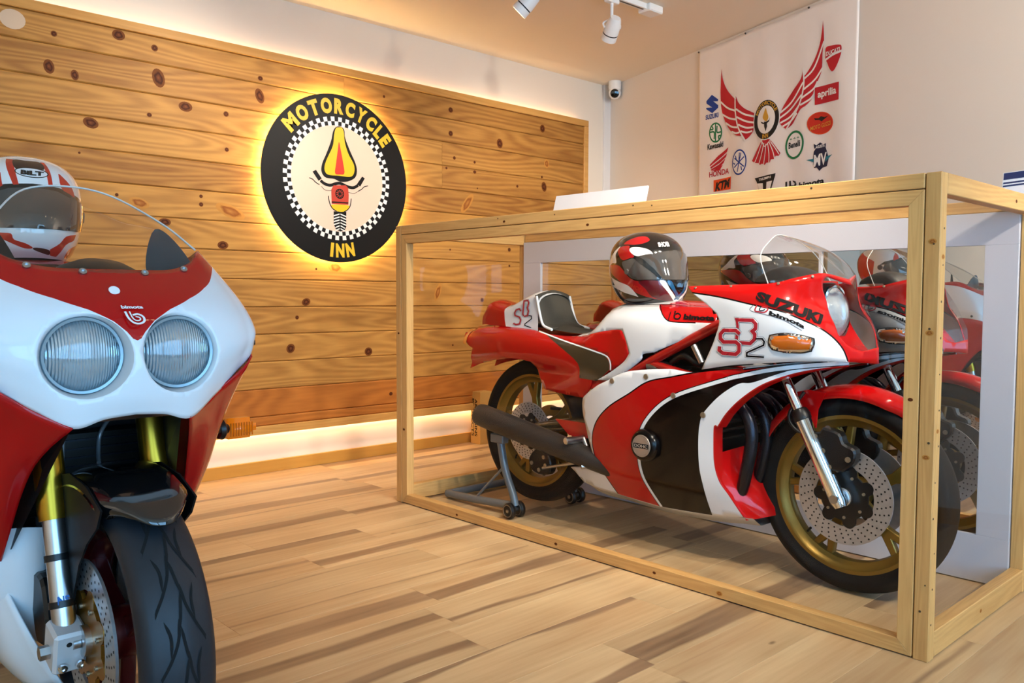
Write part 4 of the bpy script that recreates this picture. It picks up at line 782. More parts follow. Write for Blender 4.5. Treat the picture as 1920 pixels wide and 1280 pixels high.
pr('logo_detail', ['honda1', 'honda2', 'honda3', 'honda4'], C_red); bt('logo_lettering', 'hon', C_red, .0024, bold=.02)
pr('logo_shape', ['yam_o'], C_blue); pr('logo_detail', ['yam_i'], C_wht, .0026); strk('logo_detail', ['yam%d' % i for i in range(7)], .008, C_blue, .003)
pr('logo_shape', ['ktm'], C_or); bt('logo_lettering', 'ktm', C_blk, .003, bold=.05, shear=.2)
pr('logo_shape', ['tri'], C_blk); pr('logo_detail', ['tri_w1', 'tri_w2'], C_wht, .0028); bt('logo_lettering', 'tri', C_wht, .003)
pr('logo_detail', ['bi_1'], C_blk); bt('logo_lettering', 'bim', C_blk, .0024, bold=.04)
M_pin = mat('pin head', '#3a2c22', .5)
for s, z in BN['pins']:
    c = bfn(.002)(s, min(z, 2.572)); lathe('pin', [(0, .006), (.004, .005), (.006, 0), (.002, -.008), (0, -.01)], c, tuple(BWN), M_pin, ban, 10)

#GEOM2
def ctab(tab, t0, t1, t):
    """smooth table lookup: samples evenly spaced from t0 to t1"""
    return cr(np.asarray(tab, float), (np.asarray(t, float) - t0) / (t1 - t0)).reshape(np.shape(t))
# lower fairing: half width as a function of (x, z)
def w_lf(x, z):
    x = np.asarray(x, float); z = np.asarray(z, float)
    wz = ctab([.10, .165, .215, .24, .253, .26, .264, .264], .10, .80, np.clip(z, .10, .80))
    tf = ctab([.70, .88, .98, 1.0, 1.0, 1.0, .985, .93, .80, .45, .05], .90, 2.10, np.clip(x, .90, 2.10))
    tl = ctab([.70, .88, .98, 1.0, .99, .93, .80, .60], .90, 1.88, np.clip(x, .90, 1.88))
    k = np.clip((z - .42) / .22, 0, 1); k = k * k * (3 - 2 * k)
    return wz * (tl * (1 - k) + tf * k)
def S_lf(x, z): x = np.asarray(x, float); z = np.asarray(z, float); return np.stack([x, -w_lf(x, z), z], -1)
# tank, seat and tail: one flowing side
ZT_X = [.15, .2, .3, .4, .6, .7, .8, .9, .95, 1.0, 1.04, 1.07, 1.11, 1.2, 1.36, 1.6, 1.7]
ZT_Z = [.80, .825, .842, .846, .84, .835, .825, .818, .825, .862, .90, .925, .94, .945, .947, .936, .925]
def zt_st(x): return np.interp(x, ZT_X, ZT_Z)
def w_st(x, z):
    x = np.asarray(x, float); z = np.asarray(z, float)
    b = ctab([.115, .15, .165, .17, .172, .178, .182, .165], .2, 1.6, np.clip(x, .2, 1.6))
    top = .42 * np.exp(-np.clip(zt_st(x) - z, 0, 1) / .030)
    f = np.clip((.95 - x) / .3, 0, 1)                                  # the tail piece rolls in at its lower edge too
    low = f * .30 * np.exp(-np.clip(z - .66, 0, 1) / .03) + (1 - f) * .12 * np.exp(-np.clip(z - .56, 0, 1) / .10)
    knee = -.10 * np.exp(-((x - 1.09) / .10) ** 2 - ((z - .80) / .10) ** 2)
    return b * (1 - top - low + knee)
def S_st(x, z): x = np.asarray(x, float); z = np.asarray(z, float); return np.stack([x, -w_st(x, z), z], -1)
#ENDGEOM2

SB2 = {'UF': [[(1.6009, -0.255, 0.7234), (1.7247, -0.262, 0.7463), (1.8453, -0.255, 0.7602), (1.9426, -0.225, 0.7692), (2.0056, -0.18, 0.771), (2.0503, -0.11, 0.7687), (2.1014, 0.0, 0.7601)], [(1.6635, -0.268, 0.8409), (1.7709, -0.276, 0.8496), (1.8685, -0.27, 0.8558), (1.9486, -0.24, 0.857), (2.0048, -0.19, 0.8491), (2.0414, -0.115, 0.8371), (2.0977, 0.0, 0.8439)], [(1.669, -0.268, 0.9119), (1.7727, -0.274, 0.9139), (1.8679, -0.264, 0.9155), (1.9391, -0.232, 0.9127), (1.9909, -0.18, 0.9), (2.0265, -0.11, 0.8811), (2.0868, 0.0, 0.8748)], [(1.5628, -0.255, 0.9847), (1.7042, -0.258, 0.9807), (1.8265, -0.245, 0.9751), (1.9128, -0.215, 0.9642), (1.9624, -0.165, 0.9532), (1.993, -0.1, 0.942), (2.0546, 0.0, 0.9422)], [(1.522, -0.232, 1.0115), (1.6982, -0.232, 1.0149), (1.8384, -0.22, 1.0188), (1.9004, -0.195, 1.0339), (1.9392, -0.155, 1.0461), (1.9693, -0.105, 1.0503), (1.9939, 0.0, 1.0338)]], 'uf_white': [(0.0, 0.7671), (0.0795, 0.7302), (0.1529, 0.6893), (0.2522, 0.6288), (0.394, 0.5637), (0.5061, 0.4751), (0.6234, 0.3926), (0.7064, 0.3168), (0.7759, 0.2293), (0.8168, 0.126), (0.8345, 0.0067), (0.83, -0.03), (0.6, -0.03), (0.3, -0.03), (0.0, -0.03), (-0.03, 0.0), (-0.03, 0.3), (-0.03, 0.6), (-0.03, 0.72)], 'uf_line': [(0.0, 0.7647), (0.0, 0.7615), (0.0, 0.7584), (0.0, 0.7524), (0.0178, 0.7427), (0.0471, 0.731), (0.0754, 0.7188), (0.0994, 0.7068), (0.1226, 0.6942), (0.1487, 0.6795), (0.1789, 0.6616), (0.212, 0.6411), (0.2484, 0.6196), (0.2921, 0.5983), (0.3425, 0.577), (0.3907, 0.5533), (0.4305, 0.5251), (0.4665, 0.4945), (0.5034, 0.4638), (0.5437, 0.4346), (0.5839, 0.4068), (0.6203, 0.3804), (0.6505, 0.3553), (0.6763, 0.3303), (0.702, 0.3054), (0.7278, 0.2793), (0.7511, 0.2514), (0.7709, 0.2214), (0.7877, 0.1897), (0.8014, 0.1565), (0.8122, 0.1217), (0.8196, 0.0844), (0.8248, 0.0446), (0.8299, 0.0034), (0.839, 0.01), (0.834, 0.0508), (0.8289, 0.0912), (0.8214, 0.1304), (0.8107, 0.1674), (0.7972, 0.2029), (0.7808, 0.2372), (0.7611, 0.2702), (0.7375, 0.3009), (0.7108, 0.3286), (0.6839, 0.3539), (0.6571, 0.3794), (0.6266, 0.4049), (0.5898, 0.4312), (0.5492, 0.4584), (0.5089, 0.4863), (0.4723, 0.5157), (0.4369, 0.5465), (0.3974, 0.5743), (0.3494, 0.597), (0.2993, 0.6173), (0.2559, 0.6381), (0.2199, 0.6597), (0.1871, 0.6808), (0.1569, 0.6995), (0.1307, 0.7151), (0.1073, 0.7288), (0.0832, 0.7422), (0.0548, 0.7565), (0.0257, 0.7709), (0.0029, 0.7835), (0.0, 0.7915), (0.0, 0.7957), (0.0, 0.8001)], 'uf_open': [(0.832, 0.977), (0.7877, 0.9381), (0.7758, 0.8828), (0.7933, 0.7934), (0.7853, 0.62), (0.7937, 0.339), (0.8346, 0.2048), (0.8822, 0.1371), (0.9204, 0.1166), (1.03, 0.16), (1.03, 0.94)], 'uf_S_d': [(0.1616, 0.2809), (0.1281, 0.3342), (0.034, 0.3435), (0.0113, 0.2826), (0.0247, 0.2201), (0.0667, 0.175), (0.1428, 0.1668), (0.1544, 0.1548), (0.1625, 0.1243), (0.1565, 0.1135), (0.0901, 0.1294), (0.0765, 0.1416), (0.0726, 0.159), (0.0359, 0.1684), (0.0456, 0.128), (0.0902, 0.0886), (0.18, 0.0653), (0.1992, 0.1014), (0.1825, 0.1722), (0.1446, 0.2137), (0.0692, 0.2205), (0.0559, 0.2365), (0.0518, 0.2574), (0.0601, 0.277), (0.1221, 0.2702), (0.1432, 0.2416)], 'uf_S_w': [(0.1602, 0.2778), (0.1276, 0.3291), (0.0358, 0.3383), (0.0143, 0.2807), (0.027, 0.2213), (0.0669, 0.1782), (0.1429, 0.1701), (0.1564, 0.156), (0.1652, 0.1226), (0.1583, 0.11), (0.0901, 0.1264), (0.0742, 0.1406), (0.0699, 0.1597), (0.0386, 0.1677), (0.0479, 0.129), (0.0902, 0.0916), (0.1783, 0.0688), (0.1966, 0.103), (0.1804, 0.1709), (0.1444, 0.2101), (0.069, 0.217), (0.0536, 0.2353), (0.0489, 0.2592), (0.0582, 0.2814), (0.1226, 0.2744), (0.1445, 0.2443)], 'uf_S_r': [(0.1583, 0.2735), (0.1269, 0.322), (0.0385, 0.3309), (0.0186, 0.2781), (0.0302, 0.2229), (0.067, 0.1828), (0.143, 0.1748), (0.1593, 0.1578), (0.1691, 0.1202), (0.1608, 0.105), (0.0901, 0.1221), (0.071, 0.1391), (0.0661, 0.1606), (0.0424, 0.1668), (0.0511, 0.1304), (0.0902, 0.0958), (0.176, 0.0739), (0.1929, 0.1054), (0.1775, 0.169), (0.1441, 0.2051), (0.0686, 0.2121), (0.0503, 0.2335), (0.0447, 0.2618), (0.0555, 0.2879), (0.1231, 0.2806), (0.1464, 0.2481)], 'uf_B_d': [(0.1727, 0.1904), (0.1569, 0.21), (0.1339, 0.4017), (0.2092, 0.391), (0.2204, 0.3642), (0.2219, 0.3336), (0.1991, 0.2924), (0.2273, 0.2435), (0.2299, 0.2168), (0.2182, 0.1953), (0.1561, 0.2055), (0.1654, 0.158), (0.2394, 0.1456), (0.2652, 0.1916), (0.2596, 0.2606), (0.2491, 0.2796), (0.2586, 0.2958), (0.2539, 0.3903), (0.227, 0.4678), (0.1036, 0.4813), (0.1272, 0.1939), (0.1558, 0.1605)], 'uf_B_w': [(0.1714, 0.1882), (0.1548, 0.2087), (0.1313, 0.4078), (0.2102, 0.3966), (0.2228, 0.3661), (0.2246, 0.3308), (0.2027, 0.2915), (0.2297, 0.2447), (0.2326, 0.2149), (0.2198, 0.1915), (0.1568, 0.2019), (0.1647, 0.1614), (0.2379, 0.1491), (0.2627, 0.1933), (0.2572, 0.2593), (0.2455, 0.2805), (0.256, 0.2984), (0.2514, 0.3883), (0.2254, 0.4623), (0.1053, 0.4759), (0.1293, 0.195), (0.157, 0.1626)], 'uf_B_r': [(0.1696, 0.185), (0.1517, 0.207), (0.1276, 0.4164), (0.2118, 0.4047), (0.2263, 0.3687), (0.2284, 0.3267), (0.208, 0.2901), (0.233, 0.2464), (0.2363, 0.2122), (0.222, 0.1862), (0.1577, 0.1969), (0.1637, 0.1662), (0.2357, 0.1542), (0.2591, 0.1959), (0.2538, 0.2575), (0.2403, 0.2818), (0.2522, 0.3022), (0.2479, 0.3856), (0.2232, 0.4545), (0.1079, 0.468), (0.1324, 0.1966), (0.1587, 0.1657)], 'uf_2_d': [(0.255, 0.1917), (0.2876, 0.1898), (0.2951, 0.1769), (0.2952, 0.1625), (0.2136, 0.1079), (0.2225, 0.0546), (0.322, 0.0369), (0.3196, 0.0686), (0.2383, 0.082), (0.2378, 0.0853), (0.3169, 0.1388), (0.3176, 0.1835), (0.2948, 0.2244), (0.2499, 0.2269)], 'uf_2_w': [(0.2544, 0.1953), (0.2883, 0.1933), (0.2975, 0.1776), (0.2975, 0.16), (0.2162, 0.1055), (0.2242, 0.0575), (0.3218, 0.0403), (0.3199, 0.0652), (0.2366, 0.0791), (0.2353, 0.0877), (0.3147, 0.1413), (0.3152, 0.1828), (0.294, 0.2206), (0.2504, 0.223)], 'uf_2_b': [(0.2536, 0.201), (0.2895, 0.199), (0.3012, 0.1787), (0.3012, 0.156), (0.2203, 0.1017), (0.2268, 0.0621), (0.3214, 0.0456), (0.3203, 0.06), (0.234, 0.0746), (0.2313, 0.0915), (0.3111, 0.1452), (0.3114, 0.1817), (0.2928, 0.2147), (0.2512, 0.217)], 'uf_suz': [[(0.2919, 0.6901), (0.338, 0.6207), (0.4096, 0.5693), (0.4935, 0.5156), (0.578, 0.4621), (0.6554, 0.4299)], [(0.3058, 0.8374), (0.3757, 0.7797), (0.4557, 0.7361), (0.541, 0.6897), (0.6257, 0.652), (0.7093, 0.612)]], 'uf_bim': [[(0.3158, 0.5022), (0.397, 0.444), (0.4715, 0.3791), (0.5355, 0.3186)], [(0.3323, 0.5572), (0.4037, 0.5033), (0.4809, 0.443), (0.5504, 0.3697)]], 'uf_bline': [(0.2589, 0.6245), (0.247, 0.6072), (0.2329, 0.5898), (0.2215, 0.5713), (0.2203, 0.5529), (0.2335, 0.5382), (0.2567, 0.5244), (0.2845, 0.5104), (0.3112, 0.4953), (0.3354, 0.4803), (0.3599, 0.4652), (0.3848, 0.4471), (0.4109, 0.423), (0.4382, 0.3916), (0.4661, 0.3562), (0.4942, 0.3216), (0.5223, 0.2913), (0.5244, 0.2981), (0.4962, 0.3287), (0.4681, 0.3636), (0.44, 0.3994), (0.4125, 0.4311), (0.3863, 0.4552), (0.3613, 0.4733), (0.3369, 0.4881), (0.3128, 0.5028), (0.2863, 0.5176), (0.2589, 0.5314), (0.2362, 0.5449), (0.2239, 0.5586), (0.2246, 0.5709), (0.2339, 0.5853), (0.2477, 0.6023), (0.2598, 0.6199)], 'uf_b1': [(0.2753, 0.6239), (0.2633, 0.6), (0.2509, 0.5759), (0.2431, 0.5544), (0.2457, 0.5406), (0.2536, 0.537), (0.2623, 0.5347), (0.2721, 0.5303), (0.284, 0.5266), (0.2962, 0.5282), (0.3086, 0.5391), (0.3205, 0.5554), (0.3295, 0.5732), (0.3316, 0.5905), (0.3281, 0.6015), (0.3228, 0.6084), (0.3157, 0.6106), (0.3073, 0.6098), (0.2993, 0.6091), (0.2947, 0.5928), (0.3027, 0.5934), (0.3106, 0.594), (0.3163, 0.5922), (0.3204, 0.5868), (0.3229, 0.5797), (0.3228, 0.5757), (0.3175, 0.566), (0.3074, 0.5525), (0.2976, 0.5439), (0.2877, 0.5426), (0.2768, 0.546), (0.2672, 0.5502), (0.2586, 0.5524), (0.2524, 0.5547), (0.2512, 0.558), (0.2563, 0.5713), (0.2678, 0.5938), (0.2797, 0.6177)], 'uf_b2': [(0.2927, 0.6099), (0.2844, 0.5918), (0.276, 0.5735), (0.2713, 0.5571), (0.2755, 0.5493), (0.2833, 0.5495), (0.2909, 0.5519), (0.2972, 0.5561), (0.3033, 0.5622), (0.309, 0.568), (0.3089, 0.578), (0.3031, 0.5721), (0.2977, 0.5666), (0.2925, 0.5632), (0.2859, 0.561), (0.2794, 0.5606), (0.2774, 0.5623), (0.2804, 0.5709), (0.2881, 0.5879), (0.2963, 0.606)], 'uf_sig': [(0.3399, 0.2358), (0.3399, 0.2358), (0.3848, 0.2491), (0.4291, 0.2541), (0.5147, 0.2389), (0.5935, 0.2182), (0.5935, 0.2182), (0.5936, 0.1634), (0.5734, 0.097), (0.5734, 0.097), (0.5208, 0.0815), (0.4731, 0.0818), (0.4158, 0.0918), (0.365, 0.1118), (0.365, 0.1118), (0.3425, 0.1488), (0.3358, 0.1891)], 'uf_screws': [(0.0284, 0.9001), (0.1706, 0.9461), (0.3861, 0.9696), (0.6866, 0.9818)], 'uf_hl': [(1.0, 0.25)], 'SCR': [[(1.8291, -0.222, 1.0181), (1.9004, -0.195, 1.0339), (1.9392, -0.155, 1.0461), (1.9693, -0.105, 1.0503), (1.9919, 0.0, 1.0357)], [(1.7897, -0.205, 1.106), (1.8564, -0.185, 1.1045), (1.9073, -0.15, 1.0947), (1.9461, -0.1, 1.0819), (1.9879, 0.0, 1.0396)], [(1.7715, -0.12, 1.1607), (1.8277, -0.105, 1.155), (1.8886, -0.085, 1.132), (1.9351, -0.055, 1.1027), (1.9838, 0.0, 1.0447)], [(1.7469, 0.0, 1.1919), (1.8044, 0.0, 1.1737), (1.8735, 0.0, 1.1381), (1.9323, 0.0, 1.0969), (1.9797, 0.0, 1.0494)]], 'lf_top': [(2.036, 0.7682), (1.9112, 0.7618), (1.762, 0.7385), (1.5729, 0.7126), (1.4697, 0.7172), (1.3003, 0.6996), (1.2238, 0.6751), (1.1896, 0.6577)], 'lf_rear': [(1.128, 0.6319), (1.0549, 0.5895), (1.0261, 0.5635), (1.0228, 0.5109), (1.035, 0.4636), (1.0532, 0.3891), (1.0819, 0.3001)], 'lf_fin': [(1.0819, 0.3001), (0.8829, 0.26), (0.8829, 0.26), (0.9482, 0.2073), (1.0658, 0.1939), (1.1568, 0.1977)], 'lf_bot': [(1.1568, 0.1977), (1.3638, 0.1841), (1.5861, 0.1941), (1.7106, 0.2084)], 'lf_W2': [(1.7106, 0.2084), (1.6761, 0.2857), (1.6474, 0.3386), (1.6368, 0.4116), (1.6472, 0.523), (1.6599, 0.5275), (1.6963, 0.5763), (1.7508, 0.631), (1.8186, 0.6817), (1.8948, 0.7177), (1.953, 0.7356), (2.0363, 0.7515)], 'lf_W1': [(1.5861, 0.1941), (1.5815, 0.3034), (1.5755, 0.3789), (1.5802, 0.4728), (1.593, 0.5388), (1.6128, 0.5774), (1.6745, 0.6396), (1.7414, 0.6842), (1.7912, 0.6926), (1.9116, 0.7405), (2.0361, 0.7593)], 'lf_T': [(1.3656, 0.1844), (1.3393, 0.2513), (1.323, 0.2995), (1.3171, 0.3609), (1.3251, 0.4348), (1.3518, 0.5031), (1.4156, 0.5722), (1.4999, 0.6249), (1.6425, 0.6774), (1.7412, 0.7102), (1.7035, 0.6987), (1.8181, 0.73), (1.9114, 0.7483), (2.0361, 0.7638)], 'lf_R': [(1.1568, 0.1977), (1.1201, 0.2649), (1.0822, 0.3303), (1.0706, 0.3919), (1.0846, 0.4497), (1.1229, 0.5029), (1.1902, 0.5577), (1.2861, 0.6126), (1.375, 0.6645), (1.4827, 0.6903), (1.5942, 0.7152), (1.7574, 0.7436), (1.762, 0.7344), (1.9112, 0.7584), (2.036, 0.7671)], 'lf_bolts': [(1.2072, 0.655), (1.369, 0.683), (1.4888, 0.624), (1.6073, 0.5659)], 'dohc': (1.3597, 0.4284), 'st_tail': [(0.1293, 0.7822), (0.1129, 0.8103), (0.1436, 0.8258), (0.2677, 0.8387), (0.5317, 0.8342), (0.6787, 0.8224), (0.8436, 0.7886), (1.0232, 0.7558), (1.0859, 0.7391), (1.0859, 0.7391), (1.1111, 0.7157), (1.115, 0.6864), (1.115, 0.6864), (1.0513, 0.6399), (1.0187, 0.6362), (1.0187, 0.6362), (1.0034, 0.5994), (0.9623, 0.5597), (0.9623, 0.5597), (0.84, 0.5643), (0.715, 0.572), (0.715, 0.572), (0.6786, 0.6226), (0.6551, 0.6814), (0.6177, 0.694), (0.4731, 0.7046), (0.2417, 0.7251), (0.1759, 0.7448)], 'st_lip': [(0.2215, 0.7362), (0.2215, 0.7362), (0.4794, 0.7323), (0.648, 0.7079), (0.6402, 0.6906), (0.6402, 0.6906), (0.5546, 0.6984), (0.4427, 0.6889), (0.2633, 0.6587), (0.1635, 0.6283), (0.1635, 0.6283), (0.1835, 0.6722)], 'st_olive': [(0.7296, 0.8114), (0.7296, 0.8114), (0.9165, 0.7781), (1.0816, 0.7424), (1.0816, 0.7424), (1.1071, 0.7154), (1.111, 0.6861), (1.111, 0.6861), (1.0513, 0.6399), (1.0188, 0.6374), (0.949, 0.6408), (0.949, 0.6408), (0.9423, 0.6997), (0.8489, 0.7567)], 'st_wline': [(0.6741, 0.8216), (0.7188, 0.8129), (0.7599, 0.8043), (0.8007, 0.7958), (0.8433, 0.7873), (0.8897, 0.7782), (0.9407, 0.7691), (0.9883, 0.7607), (1.0223, 0.7532), (1.0459, 0.7477), (1.0634, 0.7438), (1.0768, 0.7402), (1.0881, 0.7359), (1.0969, 0.7307), (1.1025, 0.7249), (1.1063, 0.7186), (1.1095, 0.712), (1.1118, 0.7053), (1.1126, 0.6982), (1.1128, 0.6908), (1.1132, 0.6833), (1.1204, 0.6838), (1.12, 0.6912), (1.1199, 0.6987), (1.119, 0.7063), (1.1166, 0.7136), (1.1131, 0.7206), (1.1089, 0.7276), (1.1022, 0.7343), (1.0919, 0.7404), (1.0795, 0.7451), (1.0654, 0.7489), (1.0477, 0.7529), (1.0241, 0.7584), (0.99, 0.7659), (0.9412, 0.7743), (0.8891, 0.7834), (0.8421, 0.7924), (0.7989, 0.8009), (0.7575, 0.8095), (0.7156, 0.8181), (0.6694, 0.8267)], 'st_seat': [(0.7322, 0.8127), (0.8251, 0.8082), (0.8919, 0.8102), (0.9741, 0.8198), (1.0564, 0.8346), (1.1316, 0.8443), (1.1706, 0.8433), (1.1706, 0.8433), (1.1908, 0.8138), (1.2142, 0.7569), (1.2142, 0.7569), (1.1866, 0.7234), (1.1185, 0.6818), (1.1185, 0.6818), (1.1105, 0.7216), (1.0897, 0.7411), (1.023, 0.7576), (0.8428, 0.7898)], 'st_white': [(0.8943, 0.8085), (0.8943, 0.8085), (0.9341, 0.8505), (1.0071, 0.9198), (1.0471, 0.9349), (1.17, 0.9409), (1.3101, 0.9445), (1.3101, 0.9445), (1.3535, 0.9148), (1.3829, 0.8921), (1.418, 0.883), (1.5104, 0.8818), (1.5935, 0.8815), (1.5935, 0.8815), (1.5782, 0.8643), (1.4685, 0.819), (1.3378, 0.7663), (1.3378, 0.7663), (1.2836, 0.7561), (1.276, 0.7346), (1.1951, 0.6814), (1.1155, 0.643), (1.1155, 0.643), (1.0473, 0.6408), (1.0473, 0.6408), (1.1154, 0.6763), (1.1867, 0.7216), (1.2158, 0.757), (1.2158, 0.757), (1.1908, 0.8138), (1.1706, 0.8433), (1.1316, 0.8443), (1.0564, 0.8346), (0.9741, 0.8198)], 'st_red': [(1.3101, 0.9445), (1.3101, 0.9445), (1.4184, 0.9432), (1.5503, 0.9379), (1.5503, 0.9379), (1.5806, 0.9128), (1.5924, 0.8815), (1.5924, 0.8815), (1.5104, 0.8818), (1.418, 0.883), (1.3829, 0.8921), (1.3535, 0.9148)], 'st_rline': [(1.3157, 0.942), (1.3277, 0.9351), (1.3372, 0.928), (1.3454, 0.921), (1.3531, 0.9142), (1.3607, 0.9074), (1.3682, 0.9008), (1.3758, 0.8946), (1.3835, 0.8896), (1.3901, 0.886), (1.3966, 0.8833), (1.4053, 0.8814), (1.4184, 0.88), (1.438, 0.8792), (1.4618, 0.8789), (1.4871, 0.879), (1.511, 0.8789), (1.5103, 0.8826), (1.4864, 0.8827), (1.4611, 0.8827), (1.4373, 0.883), (1.418, 0.8838), (1.4053, 0.8852), (1.3975, 0.8869), (1.3919, 0.8892), (1.3857, 0.8925), (1.3785, 0.8971), (1.3713, 0.9028), (1.364, 0.9092), (1.3567, 0.9155), (1.3494, 0.9219), (1.3415, 0.9286), (1.3319, 0.9356), (1.3197, 0.9426)], 'st_bim': [[(1.4593, 0.892), (1.5201, 0.89), (1.5835, 0.8887)], [(1.4547, 0.9109), (1.5161, 0.9081), (1.5786, 0.9065)]], 'st_b': [[(1.3908, 0.9186), (1.3934, 0.9086), (1.3944, 0.8985), (1.394, 0.8884), (1.398, 0.8876), (1.3984, 0.8976), (1.3976, 0.9077), (1.3951, 0.9177)], [(1.4066, 0.9216), (1.4107, 0.9127), (1.4132, 0.9035), (1.4167, 0.8958), (1.4241, 0.8912), (1.4322, 0.8901), (1.4389, 0.8909), (1.4433, 0.8942), (1.4456, 0.8991), (1.4449, 0.9045), (1.4396, 0.9094), (1.4322, 0.9134), (1.425, 0.9156), (1.42, 0.9146), (1.417, 0.912), (1.4141, 0.9096), (1.4193, 0.9056), (1.4223, 0.908), (1.4249, 0.9102), (1.4271, 0.9108), (1.4314, 0.9093), (1.4368, 0.9063), (1.4396, 0.9039), (1.4398, 0.9012), (1.4382, 0.8976), (1.4355, 0.8955), (1.4309, 0.895), (1.425, 0.8957), (1.4213, 0.8976), (1.4191, 0.9031), (1.4168, 0.9118), (1.413, 0.9207)]], 'hp_S_d': [(0.5532, 0.9117), (0.5383, 0.9243), (0.5112, 0.9175), (0.4989, 0.902), (0.5018, 0.8853), (0.5324, 0.8774), (0.5381, 0.8678), (0.5325, 0.8554), (0.515, 0.8526), (0.5007, 0.858), (0.4932, 0.849), (0.5125, 0.8418), (0.5438, 0.847), (0.5536, 0.8685), (0.5436, 0.8854), (0.5154, 0.8927), (0.5142, 0.9002), (0.5214, 0.9093), (0.5334, 0.9124), (0.5419, 0.9052)], 'hp_S_w': [(0.5521, 0.911), (0.5378, 0.9231), (0.5122, 0.9166), (0.5005, 0.9018), (0.5031, 0.886), (0.5335, 0.8782), (0.5397, 0.8679), (0.5336, 0.8546), (0.5148, 0.8515), (0.4999, 0.8571), (0.4939, 0.8499), (0.5127, 0.8429), (0.5427, 0.8478), (0.552, 0.8684), (0.5425, 0.8846), (0.514, 0.8919), (0.5126, 0.9003), (0.5204, 0.9101), (0.5339, 0.9136), (0.543, 0.9059)], 'hp_S_r': [(0.5509, 0.9104), (0.5373, 0.9219), (0.5133, 0.9158), (0.502, 0.9016), (0.5045, 0.8867), (0.5346, 0.879), (0.5412, 0.8679), (0.5348, 0.8537), (0.5145, 0.8504), (0.4992, 0.8562), (0.4947, 0.8508), (0.513, 0.8439), (0.5416, 0.8486), (0.5505, 0.8684), (0.5413, 0.8838), (0.5127, 0.8912), (0.5111, 0.9005), (0.5194, 0.9109), (0.5344, 0.9148), (0.5442, 0.9065)], 'hp_B_d': [(0.5715, 0.8897), (0.5666, 0.8963), (0.5733, 0.9498), (0.5861, 0.9513), (0.5897, 0.9453), (0.5803, 0.9234), (0.5881, 0.9088), (0.5822, 0.8932), (0.5654, 0.8902), (0.5686, 0.8805), (0.5939, 0.885), (0.603, 0.9095), (0.5954, 0.9239), (0.6048, 0.946), (0.5949, 0.9624), (0.5599, 0.9584), (0.5518, 0.8941), (0.5586, 0.8849)], 'hp_B_w': [(0.5702, 0.8892), (0.5651, 0.8961), (0.5719, 0.9507), (0.587, 0.9524), (0.5912, 0.9454), (0.5818, 0.9235), (0.5896, 0.9089), (0.5834, 0.8923), (0.5657, 0.8892), (0.5683, 0.8815), (0.5927, 0.8858), (0.6015, 0.9094), (0.5939, 0.9238), (0.6033, 0.9459), (0.594, 0.9613), (0.5612, 0.9575), (0.5533, 0.8944), (0.5599, 0.8854)], 'hp_B_r': [(0.5689, 0.8887), (0.5637, 0.8959), (0.5706, 0.9515), (0.5878, 0.9535), (0.5927, 0.9455), (0.5833, 0.9235), (0.5911, 0.9089), (0.5846, 0.8915), (0.566, 0.8882), (0.568, 0.8824), (0.5916, 0.8866), (0.6, 0.9093), (0.5924, 0.9238), (0.6017, 0.9458), (0.5931, 0.9602), (0.5626, 0.9567), (0.5548, 0.8946), (0.5612, 0.8859)], 'hp_2': [(0.5876, 0.8884), (0.6102, 0.8864), (0.6117, 0.8771), (0.5691, 0.8529), (0.5692, 0.8439), (0.6103, 0.8346), (0.6122, 0.8383), (0.5749, 0.8468), (0.5749, 0.8511), (0.6177, 0.8755), (0.6153, 0.89), (0.5885, 0.8924)]}

# ------------------------------------------------------------------ shared motorcycle materials and parts
K_red = mat('gloss red paint', REDC, .20, coat=.55, vary=(9, .02), spec=.12); K_white = mat('gloss white paint', '#e6e9ec', .20, coat=.6, vary=(9, .01), spec=.12)
K_blackp = mat('gloss black paint', '#080505', .18, coat=.2, spec=.25); K_olive = mat('dark olive paint', '#3a3225', .2, coat=.8); K_pad = mat('seat foam', '#403d35', .75, bump=(120, .15))
K_gold = mat('gold wheel paint', '#86692a', .34, .6, vary=(20, .05)); K_tire = mat('tire rubber', '#0c0a09', .75, vary=(30, .2), spec=.25); K_chrome = mat('chrome', '#e6e8ea', .06, 1.0)
K_alu = mat('brushed aluminium', '#b9bbbd', .28, 1.0, vary=(40, .1)); K_disc = mat('brake disc steel', '#b4b5b8', .30, .7, vary=(60, .2)); K_dark = mat('dark engine metal', '#26231f', .45, .5, vary=(25, .3))
K_blk = mat('satin black', '#0f0f10', .35); K_hole = mat('drill hole dark', '#141210', .8); K_amber = mat('amber lens', '#c4600c', .12, coat=.8, emit='#d8730e', es=.04)
K_bolt = mat('bolt steel', '#a89e8a', .35, .8); K_rmet = mat('red frame enamel', '#b81a16', .25, coat=.6); K_grey = mat('grey stand enamel', '#6f777c', .35, .3)
K_muf = mat('dark exhaust coating', '#35312f', .42, .4); K_pipe = mat('blued header pipe', '#2c2c33', .25, .8); K_screen = clear('clear screen', (.90, .90, .88), 1.0); K_lensg = clear('lamp glass', (.97, .98, 1), .55)
K_refl = mat('lamp reflector', '#dfe6ea', .12, 1.0); K_print = mat('black print', '#0c0a0c', .7, spec=.2); K_pred = mat('red print', '#b01c2c', .5); K_pwht = mat('white print', '#f2f2f2', .5); K_pink = mat('grey print', '#5b5560', .5)
K_dark2 = mat('dark cockpit plastic', '#1b1a1b', .45)

